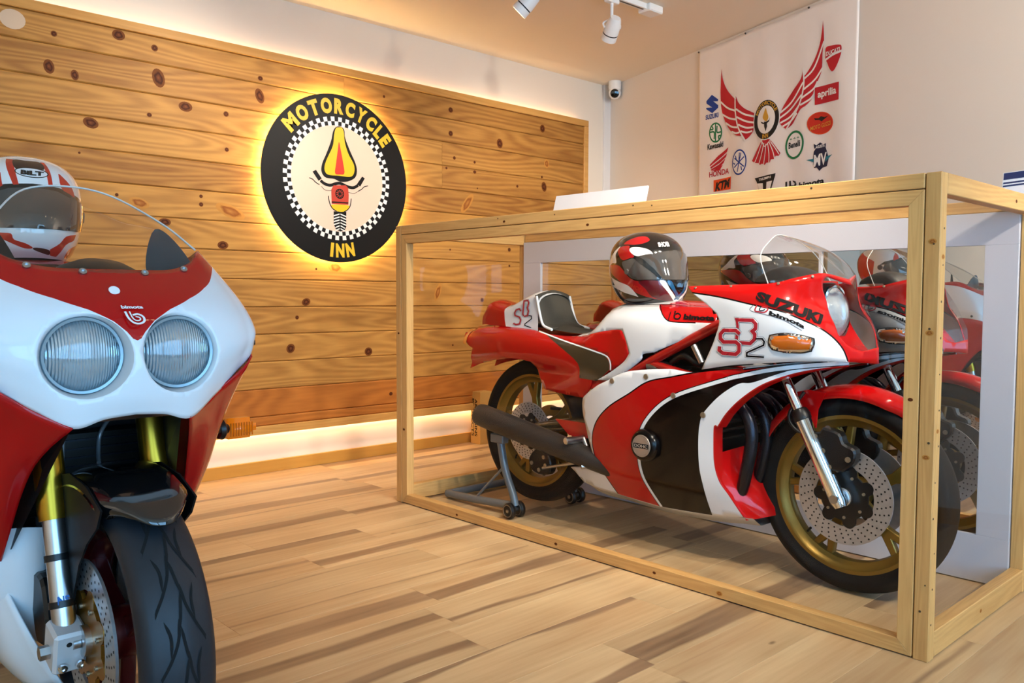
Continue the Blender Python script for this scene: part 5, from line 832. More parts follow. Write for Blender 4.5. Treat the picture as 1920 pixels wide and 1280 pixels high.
def normals(S, uv, e=2e-3, flip=1):
    a = S(uv[:, 0], uv[:, 1]); b = S(uv[:, 0] + e, uv[:, 1]) - S(uv[:, 0] - e, uv[:, 1]); c = S(uv[:, 0], uv[:, 1] + e) - S(uv[:, 0], uv[:, 1] - e)
    n = np.cross(b, c); n /= np.linalg.norm(n, axis=1)[:, None] + 1e-12
    return a, n * flip
def decal(name, S, polys, m, parent, lift=.0008, h=.02, flip=1, scale=(1, 1), mirror=None):
    vs = []; fs = []
    for p in polys:
        pp = [(a * scale[0], b * scale[1]) for a, b in p]
        v2, tr, _ = cdt([(pp, 0)], h, grid=True); A = np.array(v2) / np.array(scale); P, N = normals(S, A, flip=flip)
        b = len(vs); vs += list(P + N * lift); fs += [[b + i for i in f] for f in tr]
    if mirror: vs = [mirror(p) for p in vs]
    return mesh(name, vs, fs, m, parent, True)
def dome(name, S, poly, m, parent, height, rim=.012, lift=.001, h=.012, flip=1, scale=(1, 1), mirror=None):
    pp = [(a * scale[0], b * scale[1]) for a, b in poly]; v2, tr, _ = cdt([(pp, 0)], h); A = np.array(v2); Q = np.array(subdiv(clean_poly(pp), h / 3))
    d = np.sqrt(((A[:, None, :] - Q[None]) ** 2).sum(2)).min(1); k = np.clip(d / rim, 0, 1); k = np.sqrt(1 - (1 - k) ** 2)
    P, N = normals(S, A / np.array(scale), flip=flip); P = P + N * (lift + height * k)[:, None]
    if mirror: P = [mirror(p) for p in P]
    return mesh(name, P, tr, m, parent, True)
def refine2d(vs, fs, cuts=2):
    bm = bmesh.new(); V_ = [bm.verts.new((v[0], v[1], 0)) for v in vs]
    for f in fs:
        try: bm.faces.new([V_[i] for i in f])
        except ValueError: pass
    bmesh.ops.triangulate(bm, faces=bm.faces)
    for _ in range(cuts):
        L_ = sorted((e.calc_length() for e in bm.edges)); lim = .12 * max(.2, max(v[1] for v in vs) - min(v[1] for v in vs)) * 2
        bmesh.ops.subdivide_edges(bm, edges=[e for e in bm.edges if e.calc_length() > lim], cuts=1); bmesh.ops.triangulate(bm, faces=bm.faces)
    bm.verts.index_update(); o = [(v.co.x, v.co.y) for v in bm.verts], [[v.index for v in f.verts] for f in bm.faces]; bm.free(); return o
def text_patch(name, s, S, base, top, m, parent, lift=.0022, flip=1, bold=.03, mirror=None, **kw):
    vs, fs = refine2d(*text2d(s, bold=bold, **kw)); A = np.array(vs); lo, hi = A.min(0), A.max(0); A = (A - lo) / (hi - lo)
    bs = cr(np.array(base), A[:, 0]); tp = cr(np.array(top), A[:, 0]); uv = bs + (tp - bs) * A[:, 1:2]
    P, N = normals(S, uv, flip=flip); P = P + N * lift
    if mirror: P = [mirror(p) for p in P]
    return mesh(name, P, fs, m, parent)
MIRY = lambda p: (p[0], -p[1], p[2])
def arcpts(c, r, a0, a1, n, y=0):
    return [(c[0] + r * math.cos(a0 + (a1 - a0) * i / n), y, c[1] + r * math.sin(a0 + (a1 - a0) * i / n)) for i in range(n + 1)]
def bolt(p, axis, parent, r=.007, m=None, name='bolt'):
    return lathe(name, [(0, .003), (r * .45, .003), (r * .45, .005), (r, .005), (r, 0)], p, axis, m or K_bolt, parent, 10)

def cast_wheel(root, c, y, R, rimR, tw, rim_m, nspoke=5, fork='Y', rim_edge=None, rot=.3, disc=.15, sides=(-1, 1), carrier=None):
    """cast wheel in the plane y=const: tyre, rim, spokes, hub; brake discs with carrier and holes"""
    cx, cz = c; ax = (0, -1, 0); cc = (cx, y, cz)
    hw = tw / 2
    prof = [(rimR - .006, -hw * .62), (rimR + .012, -hw * .80), (rimR + (R - rimR) * .45, -hw), (R - (R - rimR) * .22, -hw * .86), (R - .006, -hw * .45), (R, 0), (R - .006, hw * .45), (R - (R - rimR) * .22, hw * .86), (rimR + (R - rimR) * .45, hw), (rimR + .012, hw * .80), (rimR - .006, hw * .62)]
    t = np.linspace(0, 1, 31); pp = [tuple(p) for p in cr(np.array(prof), t)]
    tire = lathe('tire', pp, cc, ax, K_tire, root, 72)
    rp = [(rimR + .002, -hw * .60), (rimR + .004, -hw * .72), (rimR - .008, -hw * .72), (rimR - .014, -hw * .55), (rimR - .034, -hw * .35), (rimR - .038, 0), (rimR - .034, hw * .35), (rimR - .014, hw * .55), (rimR - .008, hw * .72), (rimR + .004, hw * .72), (rimR + .002, hw * .60)]
    rim = lathe('rim', rp, cc, ax, [rim_m, rim_edge or rim_m], root, 64, mi=[0, 1, 1, 0, 0, 0, 0, 1, 1, 0])
    hubr = .052
    for k in range(nspoke):
        a = rot + 2 * math.pi * k / nspoke
        e1 = np.array([math.cos(a), 0, math.sin(a)]); e2 = np.array([-math.sin(a), 0, math.cos(a)]); o = np.array(cc)
        r0, r1, r2 = hubr - .01, rimR * .58, rimR - .033
        if fork == 'Y':
            poly = [(r0, -.020), (r1, -.017), (r2, -.040), (r2, -.016), (r1 + .035, 0), (r2, .016), (r2, .040), (r1, .017), (r0, .020)]
        else:
            poly = [(r0, -.022), (r2 * .6, -.012), (r2, -.02), (r2, .02), (r2 * .6, .012), (r0, .022)]
        M = mat4(o + np.array([0, .013, 0]), e1, e2)
        prism('spoke', poly, .026 if fork == 'Y' else .03, mat4(o - np.cross(e1, e2) * .013, e1, e2), rim_m, root, bev=.003)
    lathe('hub', [(.018, -.055), (hubr * .8, -.055), (hubr, -.035), (hubr, .035), (hubr * .8, .055), (.018, .055)], cc, ax, rim_m, root, 28)
    vx = cx + (rimR - .06) * math.cos(-2.35); vz = cz + (rimR - .06) * math.sin(-2.35)
    cyl('valve', (cx + (rimR - .03) * math.cos(-2.35), y - .004, cz + (rimR - .03) * math.sin(-2.35)), (vx, y - .018, vz), .0045, K_blk, root, 8)
    for s in sides:
        yd = s * .068
        dpart = lathe('brake_disc', [(disc * .62, -.0028), (disc, -.0028), (disc, .0028), (disc * .62, .0028)], (cx, y + yd, cz), ax, K_disc, root, 64, closed=True)
        vs = []; fs = []
        for ring in range(4):
            for k in range(34):
                a = 2 * math.pi * (k + .25 * ring) / 34; rr = disc * (.70 + .082 * ring); hc = (cx + rr * math.cos(a), y + yd + s * .0031, cz + rr * math.sin(a)); b = len(vs)
                for q in range(6): vs.append((hc[0] + .0032 * math.cos(q * 1.0472), hc[1], hc[2] + .0032 * math.sin(q * 1.0472)))
                fs.append(tuple(range(b, b + 6)))
        tag(mesh('drill_holes', vs, fs, K_hole, dpart), kind='stuff')
        lob = []
        for k in range(84):
            a = 2 * math.pi * k / 84; q = (k % 12) / 12; bump = .5 - .5 * math.cos(2 * math.pi * q)
            rr = disc * (.50 + .16 * max(0., (bump - .35) / .65) ** .45); lob.append((rr * math.cos(a), rr * math.sin(a)))
        prism('disc_carrier', lob, .008, mat4((cx, y + yd + .004, cz), (1, 0, 0), (0, 0, 1)), carrier or K_blk, root)
        for k in range(7):
            a = 2 * math.pi * (k + .3) / 7; bolt((cx + disc * .43 * math.cos(a), y + yd + s * .004, cz + disc * .43 * math.sin(a)), (0, s, 0), dpart, .005)
        lathe('hub_cap', [(.03, 0), (.03, .012), (.024, .014), (.016, .014), (.016, .002), (0, .002)], (cx, y + yd + s * .004, cz), (0, s, 0), K_alu, root, 24)
    return tire

# ------------------------------------------------------------------ the red and white motorcycle in the case
OFF = Vector((0, .40, 0))
bike = empty('racing_motorcycle', (1.3, .40, 0), 'red white and black full-fairing motorcycle with gold wheels inside the display case', 'motorcycle')
FW, RW = (2.030, .327), (.560, .368)
cast_wheel(bike, FW, 0, .327, .258, .105, K_gold, rot=math.radians(28), disc=.158)
cast_wheel(bike, RW, 0, .328, .252, .125, K_gold, rot=math.radians(100), disc=.13, sides=(-1,))
UFr = SB2['UF']; S_uf = lambda u, v: rails_eval(UFr, u, v)
ufs = (1.05, .34)
mk = {'red': ('upper_fairing', K_red), 'white': ('upper_fairing', K_white), 'line': ('upper_fairing', K_blackp), 'open': ('headlight_cover', K_lensg)}
uf_reg = [([(0, 0), (1, 0), (1, 1), (0, 1)], 'red'), (smooth_closed(SB2['uf_white'][:12], 3)[:33] + SB2['uf_white'][11:], 'white'), (SB2['uf_line'], 'line'), (SB2['uf_open'], 'open')]
uf_reg[1] = (SB2['uf_white'], 'white')
for mir in (None, MIRY):
    o_ = surf(S_uf, uf_reg, .018, ufs, bike, mk, thick=0.0, mirror=mir)
    kw = dict(flip=1, mirror=mir, scale=ufs)
    up = o_['upper_fairing']
    so = up.modifiers.new('thickness', 'SOLIDIFY'); so.thickness = .003; so.offset = -1
    for k in ('S', 'B'):
        for nm, m_, lf in (('d', K_pink, .0012), ('w', K_pwht, .0018), ('r', K_pred, .0024)): decal('number_print', S_uf, [SB2['uf_%s_%s' % (k, nm)]], m_, up, lf + (.0018 if k == 'S' else 0), h=.012, **kw)
    for nm, m_, lf in (('d', K_pink, .0012), ('w', K_pwht, .0018), ('b', K_print, .0024)): decal('number_print', S_uf, [SB2['uf_2_' + nm]], m_, up, lf, h=.012, **kw)
    b0, t0 = SB2['uf_suz']; b1, t1 = SB2['uf_bim']
    if mir: b0, t0, b1, t1 = b0[::-1], t0[::-1], b1[::-1], t1[::-1]
    text_patch('maker_word', 'SUZUKI', S_uf, b0, t0, K_print, up, bold=.06, mirror=mir); text_patch('maker_word', 'bimota', S_uf, b1, t1, K_print, up, bold=.05, mirror=mir)
    decal('maker_mark', S_uf, [SB2['uf_bline']], K_pink, up, **kw); decal('maker_mark', S_uf, [SB2['uf_b1']], K_pred, up, **kw); decal('maker_mark', S_uf, [SB2['uf_b2']], K_print, up, .0014, **kw)
    sg = smooth_closed(SB2['uf_sig'], 4); cen = np.mean(np.array(SB2['uf_sig']), 0); shr = lambda k: [tuple(cen + (np.array(p) - cen) * k) for p in sg]
    ts = dome('turn_signal', S_uf, shr(1.10), K_blk, bike, .008, .010, **kw); dome('signal_rim', S_uf, shr(1.05), K_chrome, ts, .012, .012, **kw); dome('signal_lens', S_uf, shr(.94), K_amber, ts, .017, .020, **kw)
    for uv in SB2['uf_screws']:
        P, N = normals(S_uf, np.array([uv])); p = P[0] + N[0] * .003; n_ = N[0]
        if mir: p, n_ = MIRY(p), MIRY(n_)
        lathe('screw', [(0, .002), (.004, .0015), (.005, 0)], p, n_, K_bolt, up, 10)
# headlight behind the clear cover
hl = lathe('headlight', [(.0, -.07), (.05, -.06), (.080, -.02), (.084, .0)], (1.955, 0, .925), (1, 0, .10), K_refl, bike, 36)
lathe('lamp_lens', [(0, .030), (.03, .028), (.06, .018), (.084, .0)], (1.955, 0, .925), (1, 0, .10), mat('ribbed lamp lens', '#c4cccf', .08, .6, coat=1, bump=(60, .25)), hl, 36)
lathe('lamp_ring', [(.083, -.012), (.090, -.010), (.092, .003), (.083, .004)], (1.955, 0, .925), (1, 0, .10), K_chrome, hl, 40)
# nose shell behind the lamp and chin under it
NB = [[(2.045, -.075, .784), (2.075, 0, .784), (2.045, .075, .784)], [(1.985, -.125, .825), (1.985, 0, .828), (1.985, .125, .825)], [(1.925, -.155, .90), (1.93, 0, .90), (1.925, .155, .90)], [(1.885, -.150, 1.03), (1.90, 0, 1.03), (1.885, .150, 1.03)]]
uu, vv = np.meshgrid(np.linspace(0, 1, 9), np.linspace(0, 1, 12)); Pw = rails_eval(NB, uu.ravel(), vv.ravel())
mesh('nose_bulkhead', Pw, [(j * 9 + i, j * 9 + i + 1, (j + 1) * 9 + i + 1, (j + 1) * 9 + i) for j in range(11) for i in range(8)], K_red, bike, True)
chin = [];  nU = 12
for i in range(nU + 1):
    u = .70 + .30 * i / nU; p = rails_eval(UFr, [u], [0.0])[0]; chin += [p, np.array([p[0] - .02, 0, p[2] - .004])]
mesh('chin', chin + [MIRY(p) for p in chin], [(2 * i, 2 * i + 2, 2 * i + 3, 2 * i + 1) for i in range(nU)] + [(2 * i + 26, 2 * i + 27, 2 * i + 29, 2 * i + 28) for i in range(nU)], K_red, bike, True)
# wind screen
SC_ = SB2['SCR']; SCm = SC_ + [[MIRY(p) for p in r_] for r_ in SC_[-2::-1]]
gu, gv = 22, 30; uu, vv = np.meshgrid(np.linspace(0, 1, gu), np.linspace(0, 1, gv)); Pw = rails_eval(SCm, uu.ravel(), vv.ravel())
mesh('windscreen', Pw, [(j * gu + i, j * gu + i + 1, (j + 1) * gu + i + 1, (j + 1) * gu + i) for j in range(gv - 1) for i in range(gu - 1)], K_screen, bike, True)
tube('screen_edge', [rails_eval(SCm, [0.0], [v])[0] for v in np.linspace(0, 1, 24)], .0018, mat('polished acrylic edge', '#d8d8d4', .1, spec=1), bike, 6)
# instrument hood and handlebars inside the screen
t_ = np.linspace(0, 1, 9)
hood = [[(1.72 + .22 * a, y_, 1.02 + h_ * math.sin(min(1, a * 1.15 + .12) * math.pi) ** .6) for a in t_] for y_, h_ in ((-.12, .01), (-.09, .050), (0, .062), (.09, .050), (.12, .01))]
gu, gv = 18, 18; uu, vv = np.meshgrid(np.linspace(0, 1, gu), np.linspace(0, 1, gv)); Pw = rails_eval(hood, uu.ravel(), vv.ravel())
mesh('instrument_hood', Pw, [(j * gu + i, j * gu + i + 1, (j + 1) * gu + i + 1, (j + 1) * gu + i) for j in range(gv - 1) for i in range(gu - 1)], K_dark2, bike, True)
for s in (-1, 1): tube('handlebar', [(1.78, s * .12, .97), (1.72, s * .19, .95), (1.63, s * .235, .93)], [.012, .012, .016], K_blk, bike, 10, sm=4)

# ---- lower fairing
lf = SB2
def sc_(k, n=6): P = np.array(lf[k]); return [tuple(p) for p in cr(P, np.linspace(0, 1, (len(P) - 1) * n + 1))]
oT, oR, oF, oB, oW2, oW1, oTn, oRn = sc_('lf_top', 4), sc_('lf_rear', 4), lf['lf_fin'], sc_('lf_bot', 4), sc_('lf_W2'), sc_('lf_W1'), sc_('lf_T'), sc_('lf_R')
outl = oT + oR + clean_poly(oF)[1:-1] + oB + oW2
red = oRn + oTn[::-1]; blk = oTn + oW1[::-1]
def wr_(curve, w): return ribbon(curve, w)
lf_reg = [(outl, 'w'), (red, 'r'), (blk, 'k'), (wr_(oRn, .005), 'k'), (wr_(oTn, .019), 'k'), (wr_(oTn, .0125), 'w'), (wr_(oW2, .010), 'r')]
mk = {'w': ('lower_fairing', K_white), 'r': ('lower_fairing', K_red), 'k': ('lower_fairing', K_blackp)}
for mir in (None, MIRY):
    o_ = surf(S_lf, lf_reg, .022, (1, 1), bike, mk, mirror=mir)['lower_fairing']
    so = o_.modifiers.new('thickness', 'SOLIDIFY'); so.thickness = .004; so.offset = -1
    for x, z in lf['lf_bolts']:
        p = S_lf([x], [z])[0]; lathe('fastener', [(0, .004), (.006, .004), (.010, .003), (.011, 0)], MIRY(p) if mir else p, (0, 1 if mir else -1, 0), K_bolt, o_, 14)
# red lip returning inwards along the wheel opening
E_ = np.array(oW2); Pn = S_lf(E_[:, 0], E_[:, 1]); inn = Pn + np.array([.012, .030, 0]); n_ = len(Pn)
for mir in (None, MIRY):
    vv = list(Pn) + list(inn); vv = [mir(p) for p in vv] if mir else vv
    mesh('opening_lip', vv, [(i, i + 1, n_ + i + 1, n_ + i) for i in range(n_ - 1)], K_red, bike, True)
# belly scoop joining both sides in front
vs = []; fs = []; zz = np.linspace(.195, .43, 10); tt = np.linspace(-1, 1, 17)
xe = np.interp(zz, E_[:30, 1][np.argsort(E_[:30, 1])], E_[:30, 0][np.argsort(E_[:30, 1])])
for j, z in enumerate(zz):
    w = float(w_lf(xe[j], z)) - .003
    for t in tt: vs.append((xe[j] + .075 * (1 - t * t) * (1 - .5 * (z - .2) / .23), t * w, z + .02 * (1 - t * t)))
for j in range(9):
    for i in range(16): a = j * 17 + i; fs.append((a, a + 1, a + 18, a + 17))
mesh('belly_scoop', vs, fs, K_red, bike, True)
vs = []; xs = np.linspace(.93, 1.74, 15)                                # belly underside
for x in xs:
    zb = float(np.interp(x, [p[0] for p in oF[2:]] + [p[0] for p in oB], [p[1] for p in oF[2:]] + [p[1] for p in oB])); w = float(w_lf(x, zb))
    vs += [(x, -w, zb), (x, -w * .6, zb - .035), (x, w * .6, zb - .035), (x, w, zb)]
mesh('belly_pan', vs, [(4 * i + k, 4 * i + 4 + k, 4 * i + 5 + k, 4 * i + 1 + k) for i in range(14) for k in range(3)], K_white, bike, True)
# clutch cover with lettering
dx, dz = SB2['dohc']; dy = -float(w_lf(dx, dz))
cv = lathe('engine_cover', [(.060, -.02), (.062, .008), (.056, .022), (.046, .030), (.042, .030), (0, .030)], (dx, dy, dz), (0, -1, 0), K_blackp, bike, 40)
lathe('cover_badge', [(.041, .030), (.040, .0325), (.037, .0325), (.0368, .0312), (.035, .0312), (.0345, .0325), (0, .0325)], (dx, dy, dz), (0, -1, 0), mat('badge silver', '#b8ada2', .35, .7), cv, 40)
pf = lambda l: plane_fn((dx, dy - l, dz), (1, 0, 0), (0, 0, 1))
flat_mesh('badge_bar', [[(-.034, -.0085), (.034, -.0085), (.034, .0085), (-.034, .0085)]], pf(.0329), K_print, cv); text_map('badge_word', 'DOHC', pf(.0333), mat('badge letter', '#c8bfb4', .4, .5), cv, W=.060, H=.011, bold=.03)
# engine, header pipes, frame tubes seen through the openings
eng = box('engine_block', (1.16, -.19, .26), (1.56, .19, .58), K_dark, bike, bev=.03); box('cylinder_head', (1.34, -.17, .55), (1.60, .17, .70), K_dark, bike, bev=.02)
for k in range(7): box('cooling_fin', (1.33, -.185, .47 + .03 * k), (1.63, .185, .478 + .03 * k), K_dark, bike, bev=.002)
for k in range(4):
    y_ = -.15 + .1 * k
    tube('header_pipe', [(1.58, y_, .60), (1.68, y_, .60), (1.735, y_, .52), (1.72, y_, .38), (1.66, y_ * .8, .26), (1.5, y_ * .6, .20)], .022, K_pipe, bike, 12, sm=5)
    cyl('carburettor', (1.30, y_, .72), (1.40, y_, .70), .026, K_alu, bike, 14)
for s in (-1, 1):
    a = L3 = None
    tube('frame_tube', [(1.14, s * .150, .640), (1.36, s * .160, .755), (1.60, s * .162, .872), (1.70, s * .15, .92)], .019, K_rmet, bike, 12, sm=4)
    tube('frame_tube', [(1.30, s * .158, .725), (1.42, s * .17, .705), (1.56, s * .175, .68)], .015, K_rmet, bike, 10, sm=3)
    box('seat_frame', (.98, s * .14 - .014, .60), (1.10, s * .14 + .014, .66), K_rmet, bike, bev=.005)
    cyl('hose', (1.52, s * .185, .80), (1.56, s * .19, .74), .012, K_alu, bike, 10)
tube('wiring_loom', [(1.40, -.15, .73), (1.47, -.17, .76), (1.54, -.16, .73), (1.6, -.14, .78)], .012, K_blk, bike, 8, sm=4)
box('airbox', (1.30, -.13, .72), (1.60, .13, .86), K_blk, bike, bev=.02)
# radiator shade / fork crown area
box('fork_crown', (1.80, -.13, .735), (1.86, .13, .765), K_blk, bike, bev=.008)
rk = np.array([.455, 0, -.89]); rk /= np.linalg.norm(rk)
for s in (-1, 1):
    b = np.array([2.040, s * .112, .300]); pt = lambda t: b - rk * t
    tube('fork_tube', [pt(.30), pt(.52)], .0185, K_chrome, bike, 18)
    tube('fork_slider', [pt(.0), pt(.02), pt(.26), pt(.305)], [.020, .026, .026, .028], K_chrome, bike, 18)
    lathe('fork_gaiter', [(.0195, -.01), (.030, -.005), (.032, .01), (.027, .03), (.0195, .035)], pt(.305), -rk, K_blk, bike, 18)
    cyl('axle_end', (b[0] - .012, s * .085, b[2] + .028), (b[0] - .012, s * .142, b[2] + .028), .014, K_alu, bike, 16)
    # brake caliper trailing behind... in front of the slider
    cal = prism('brake_caliper', smooth_closed([(-.075, .01), (-.075, .01), (-.062, .065), (-.062, .065), (-.005, .070), (.02, .045), (.06, .04), (.07, .0), (.045, -.045), (.045, -.045), (.0, -.055), (-.04, -.035)], 3), .045, mat4((2.012, s * .072 + (.022 if s > 0 else .0), .470), (.95, 0, -.3), (.3, 0, .95)), K_blk, bike, bev=.006)
    for dx_, dz_ in ((-.062, .05), (-.035, .005), (.05, -.012), (-.012, -.045)): bolt((2.012 + dx_, s * .1175 if s < 0 else .0945, .470 + dz_), (0, s, 0), cal, .009, K_bolt)
    tube('brake_hose', [(1.90, s * .10, .66), (1.86, s * .125, .58), (1.90, s * .13, .53), (1.97, s * .11, .53)], .006, K_blk, bike, 8, sm=5)
    bolt((1.985, s * .10, .545), (0, s, 0), cal, .012, K_alu, 'hose_union')
cyl('front_axle', (FW[0], -.10, FW[1]), (FW[0], .10, FW[1]), .010, K_alu, bike, 12)
# front mudguard
vs = []; fs = []; na, nt = 30, 12
for i in range(na + 1):
    a = math.radians(57 + (163 - 57) * i / na); edge = min(1, i / 3, (na - i) / 4) if i and i < na else .25
    for j in range(nt + 1):
        t = -1 + 2 * j / nt; w = .066 * (.55 + .45 * edge); r_ = .362 - .030 * abs(t) ** 2.6 - (.012 if abs(t) > .99 else 0)
        vs.append((FW[0] + r_ * math.cos(a), t * w, FW[1] + r_ * math.sin(a)))
for i in range(na):
    for j in range(nt): q = i * (nt + 1) + j; fs.append((q, q + 1, q + nt + 2, q + nt + 1))
mg = mesh('front_mudguard', vs, fs, K_red, bike, True); so = mg.modifiers.new('thickness', 'SOLIDIFY'); so.thickness = .003
for s in (-1, 1):
    poly = [(1.86, .655), (1.90, .665), (1.96, .66), (1.935, .60), (1.93, .54), (1.90, .555), (1.878, .60)]
    prism('mudguard_bracket', poly if s > 0 else poly, .006, mat4((0, s * .072 + (.003 if s > 0 else .003), 0), (1, 0, 0), (0, 0, 1)), K_red, bike)

# ---- tank, seat and tail
q = SB2; sm4 = lambda k, n=3: smooth_closed(q[k], n)
allst = [(.10, .55), (1.68, .55), (1.68, 1.0), (.10, 1.0)]
mk = {None: None, 'tail': ('tail_cowl', K_red), 'lip': ('tail_cowl', K_red), 'ol': ('tail_cowl', K_olive), 'seat': ('seat_side', K_red), 'wt': ('tank_side', K_white), 'rd': ('tank_side', K_red), 'bl': ('tank_side', K_blackp), 'wl': ('tail_cowl', K_white)}
def close_top(poly, x0, x1):     # lift points lying on the top edge onto it
    return [(x, min(z, float(zt_st(x)))) for x, z in poly]
st_reg = [(allst, None), (close_top(sm4('st_tail'), 0, 0), 'tail'), (sm4('st_lip'), 'lip'), (sm4('st_olive'), 'ol'), (close_top(sm4('st_seat'), 0, 0), 'seat'), (close_top(sm4('st_white'), 0, 0), 'wt'), (close_top(sm4('st_red'), 0, 0), 'rd'), (q['st_rline'], 'bl'), (q['st_wline'], 'wl')]
for mir in (None, MIRY):
    o_ = surf(S_st, st_reg, .016, (1, 1), bike, mk, mirror=mir)
    for k, ob in o_.items(): so = ob.modifiers.new('thickness', 'SOLIDIFY'); so.thickness = .004; so.offset = -1
    ts_ = o_['tank_side']; b0, t0 = q['st_bim']
    if mir: b0, t0 = b0[::-1], t0[::-1]
    text_patch('maker_word', 'bimota', S_st, b0, t0, K_print, ts_, bold=.05, mirror=mir); decal('maker_mark', S_st, q['st_b'], K_print, ts_, mirror=mir)
def top_strip(name, x0, x1, m_, crown=.014, n=14, split=None):
    vs = []; xs = np.linspace(x0, x1, n); tt = np.linspace(-1, 1, 11)
    for x in xs:
        z = float(zt_st(x)); w = float(w_st(x, z))
        for t in tt: vs.append((x, t * w, z + crown * (1 - t * t)))
    fs = [(i * 11 + j, i * 11 + j + 1, i * 11 + j + 12, i * 11 + j + 11) for i in range(n - 1) for j in range(10)]
    mi = [1 if split and (xs[i] + xs[i + 1]) / 2 > split else 0 for i in range(n - 1) for j in range(10)]
    return mesh(name, vs, fs, m_, bike, True, mi)
tank = top_strip('tank_top', .955, 1.60, [K_white, K_red], split=1.352, n=40)
top_strip('tail_top', .15, .66, K_red, .01)
seat = top_strip('seat_pad', .64, .955, K_pad, .012)
fc = lathe('filler_cap', [(0, .030), (.020, .029), (.026, .024), (.026, 0)], (1.535, -.03, .945), (0, 0, 1), K_red, bike, 20)
# tail hump with number panel and back pad
hx = [.245, .275, .30, .38, .44, .54, .605, .655]; tz = [.895, .925, .948, .934, .930, .970, .990, .975]; hwid = [.075, .085, .09, .10, .105, .108, .108, .11]; bz = [.84, .842, .842, .840, .838, .832, .826, .822]
hump = [[(x, -w, b) for x, w, b in zip(hx, hwid, bz)], [(x, -w * .98, b + (t - b) * .5) for x, w, b, t in zip(hx, hwid, bz, tz)], [(x, -w * .82, b + (t - b) * .92) for x, w, b, t in zip(hx, hwid, bz, tz)], [(x, 0, t + .012) for x, w, b, t in zip(hx, hwid, bz, tz)]]
hump = hump + [[MIRY(p) for p in r_] for r_ in hump[-2::-1]]
S_h = lambda u, v: rails_eval(hump, u, v)
ub = 3.9 / 7
o_ = surf(S_h, [([(0, 0), (1, 0), (1, 1), (0, 1)], 'r'), ([(ub + .02, -.01), (1.01, -.01), (1.01, 1.01), (ub + .02, 1.01), (ub - .02, .7), (ub - .02, .3)], 'w')], .02, (.41, .42), bike, {'r': ('tail_hump', K_red), 'w': ('tail_hump', K_white)})
S_flat = lambda x, z: np.stack([np.asarray(x, float), -.1085 + 0 * np.asarray(x, float), np.asarray(z, float)], -1)
for mir in (None, MIRY):
    for k in ('S', 'B'):
        for nm, m_, lf_ in (('d', K_pink, .0006), ('w', K_pwht, .0010), ('r', K_pred, .0014)): decal('number_print', S_flat, [q['hp_%s_%s' % (k, nm)]], m_, o_['tail_hump'], lf_, mirror=mir)
    decal('number_print', S_flat, [q['hp_2']], K_print, o_['tail_hump'], .001, mirror=mir)
pad = [[(.640, y_, z_ - abs(y_) * .10), (.668 - abs(y_) * .1, y_, .92), (.69, y_, .86), (.735, y_, .838)] for y_, z_ in ((-.104, .992), (-.06, 1.0), (0, 1.003), (.06, 1.0), (.104, .992))]
gu, gv = 14, 16; uu, vv = np.meshgrid(np.linspace(0, 1, gu), np.linspace(0, 1, gv)); Pw = rails_eval(pad, uu.ravel(), vv.ravel())
pd = mesh('back_pad', Pw, [(j * gu + i, j * gu + i + 1, (j + 1) * gu + i + 1, (j + 1) * gu + i) for j in range(gv - 1) for i in range(gu - 1)], K_pad, bike, True); so = pd.modifiers.new('thickness', 'SOLIDIFY'); so.thickness = .012; so.offset = -1
for s in (-1, 1): tube('pad_rim', [(.642, s * .106, .975), (.664, s * .108, .90), (.69, s * .112, .85), (.75, s * .12, .832)], .006, K_white, bike, 8, sm=4)
# rear lamp
lathe('tail_lamp', [(0, .012), (.03, .010), (.045, 0)], (.150, 0, .785), (-1, 0, .1), K_amber, bike, 20)
for s in (-1, 1): dome('reflector', S_st, [(.135, .75), (.165, .74), (.165, .82), (.135, .81)], mat('amber edge', '#d98a3a', .2, coat=.6), bike, .004, .01, mirror=MIRY if s > 0 else None)
# rear end: swing arm, shock, chain, caliper, rear sets, silencer
for s in (-1, 1):
    tube('swing_arm', [(1.12, s * .11, .43), (.9, s * .105, .44), (.56, s * .10, .375)], [.03, .028, .026], K_olive if s < 0 else K_dark, bike, 12, sm=4)
cyl('rear_axle', (RW[0], -.115, RW[1]), (RW[0], .115, RW[1]), .011, K_alu, bike, 12)
cyl('shock_absorber', (1.0, 0, .60), (1.08, 0, .40), .035, K_dark, bike, 16)
lathe('sprocket', [(.055, -.003), (.105, -.003), (.105, .003), (.055, .003)], (RW[0], .075, RW[1]), (0, 1, 0), K_gold, bike, 40, closed=True)
for dz_ in (-.09, .09): tube('chain', [(RW[0], .075, RW[1] + dz_), (1.12, .085, .43 + dz_ * .5)], .008, K_dark, bike, 8)
rc = prism('rear_caliper', smooth_closed([(-.07, .0), (-.03, .05), (.04, .045), (.07, .0), (.05, -.05), (-.04, -.05)], 3), .04, mat4((.66, -.062, .245), (1, 0, 0), (0, 0, 1)), K_blk, bike, bev=.005)
for dx_, dz_ in ((-.045, -.01), (.0, -.035), (.04, -.01), (.03, .025)): bolt((.66 + dx_, -.103, .245 + dz_), (0, -1, 0), rc, .009)
tube('torque_rod', [(.68, -.10, .22), (.98, -.11, .30)], .007, K_alu, bike, 8)
M_gr = [(.40, -.225, .442), (.43, -.225, .436), (.60, -.225, .408), (.95, -.205, .345), (1.12, -.17, .30), (1.35, -.12, .23), (1.5, -.05, .20)]
tube('silencer', M_gr, [.047, .051, .051, .047, .038, .026, .024], K_muf, bike, 24, sm=5)
tube('silencer_outlet', [(.398, -.225, .4425), (.41, -.225, .440)], [.03, .03], K_hole, bike, 16)
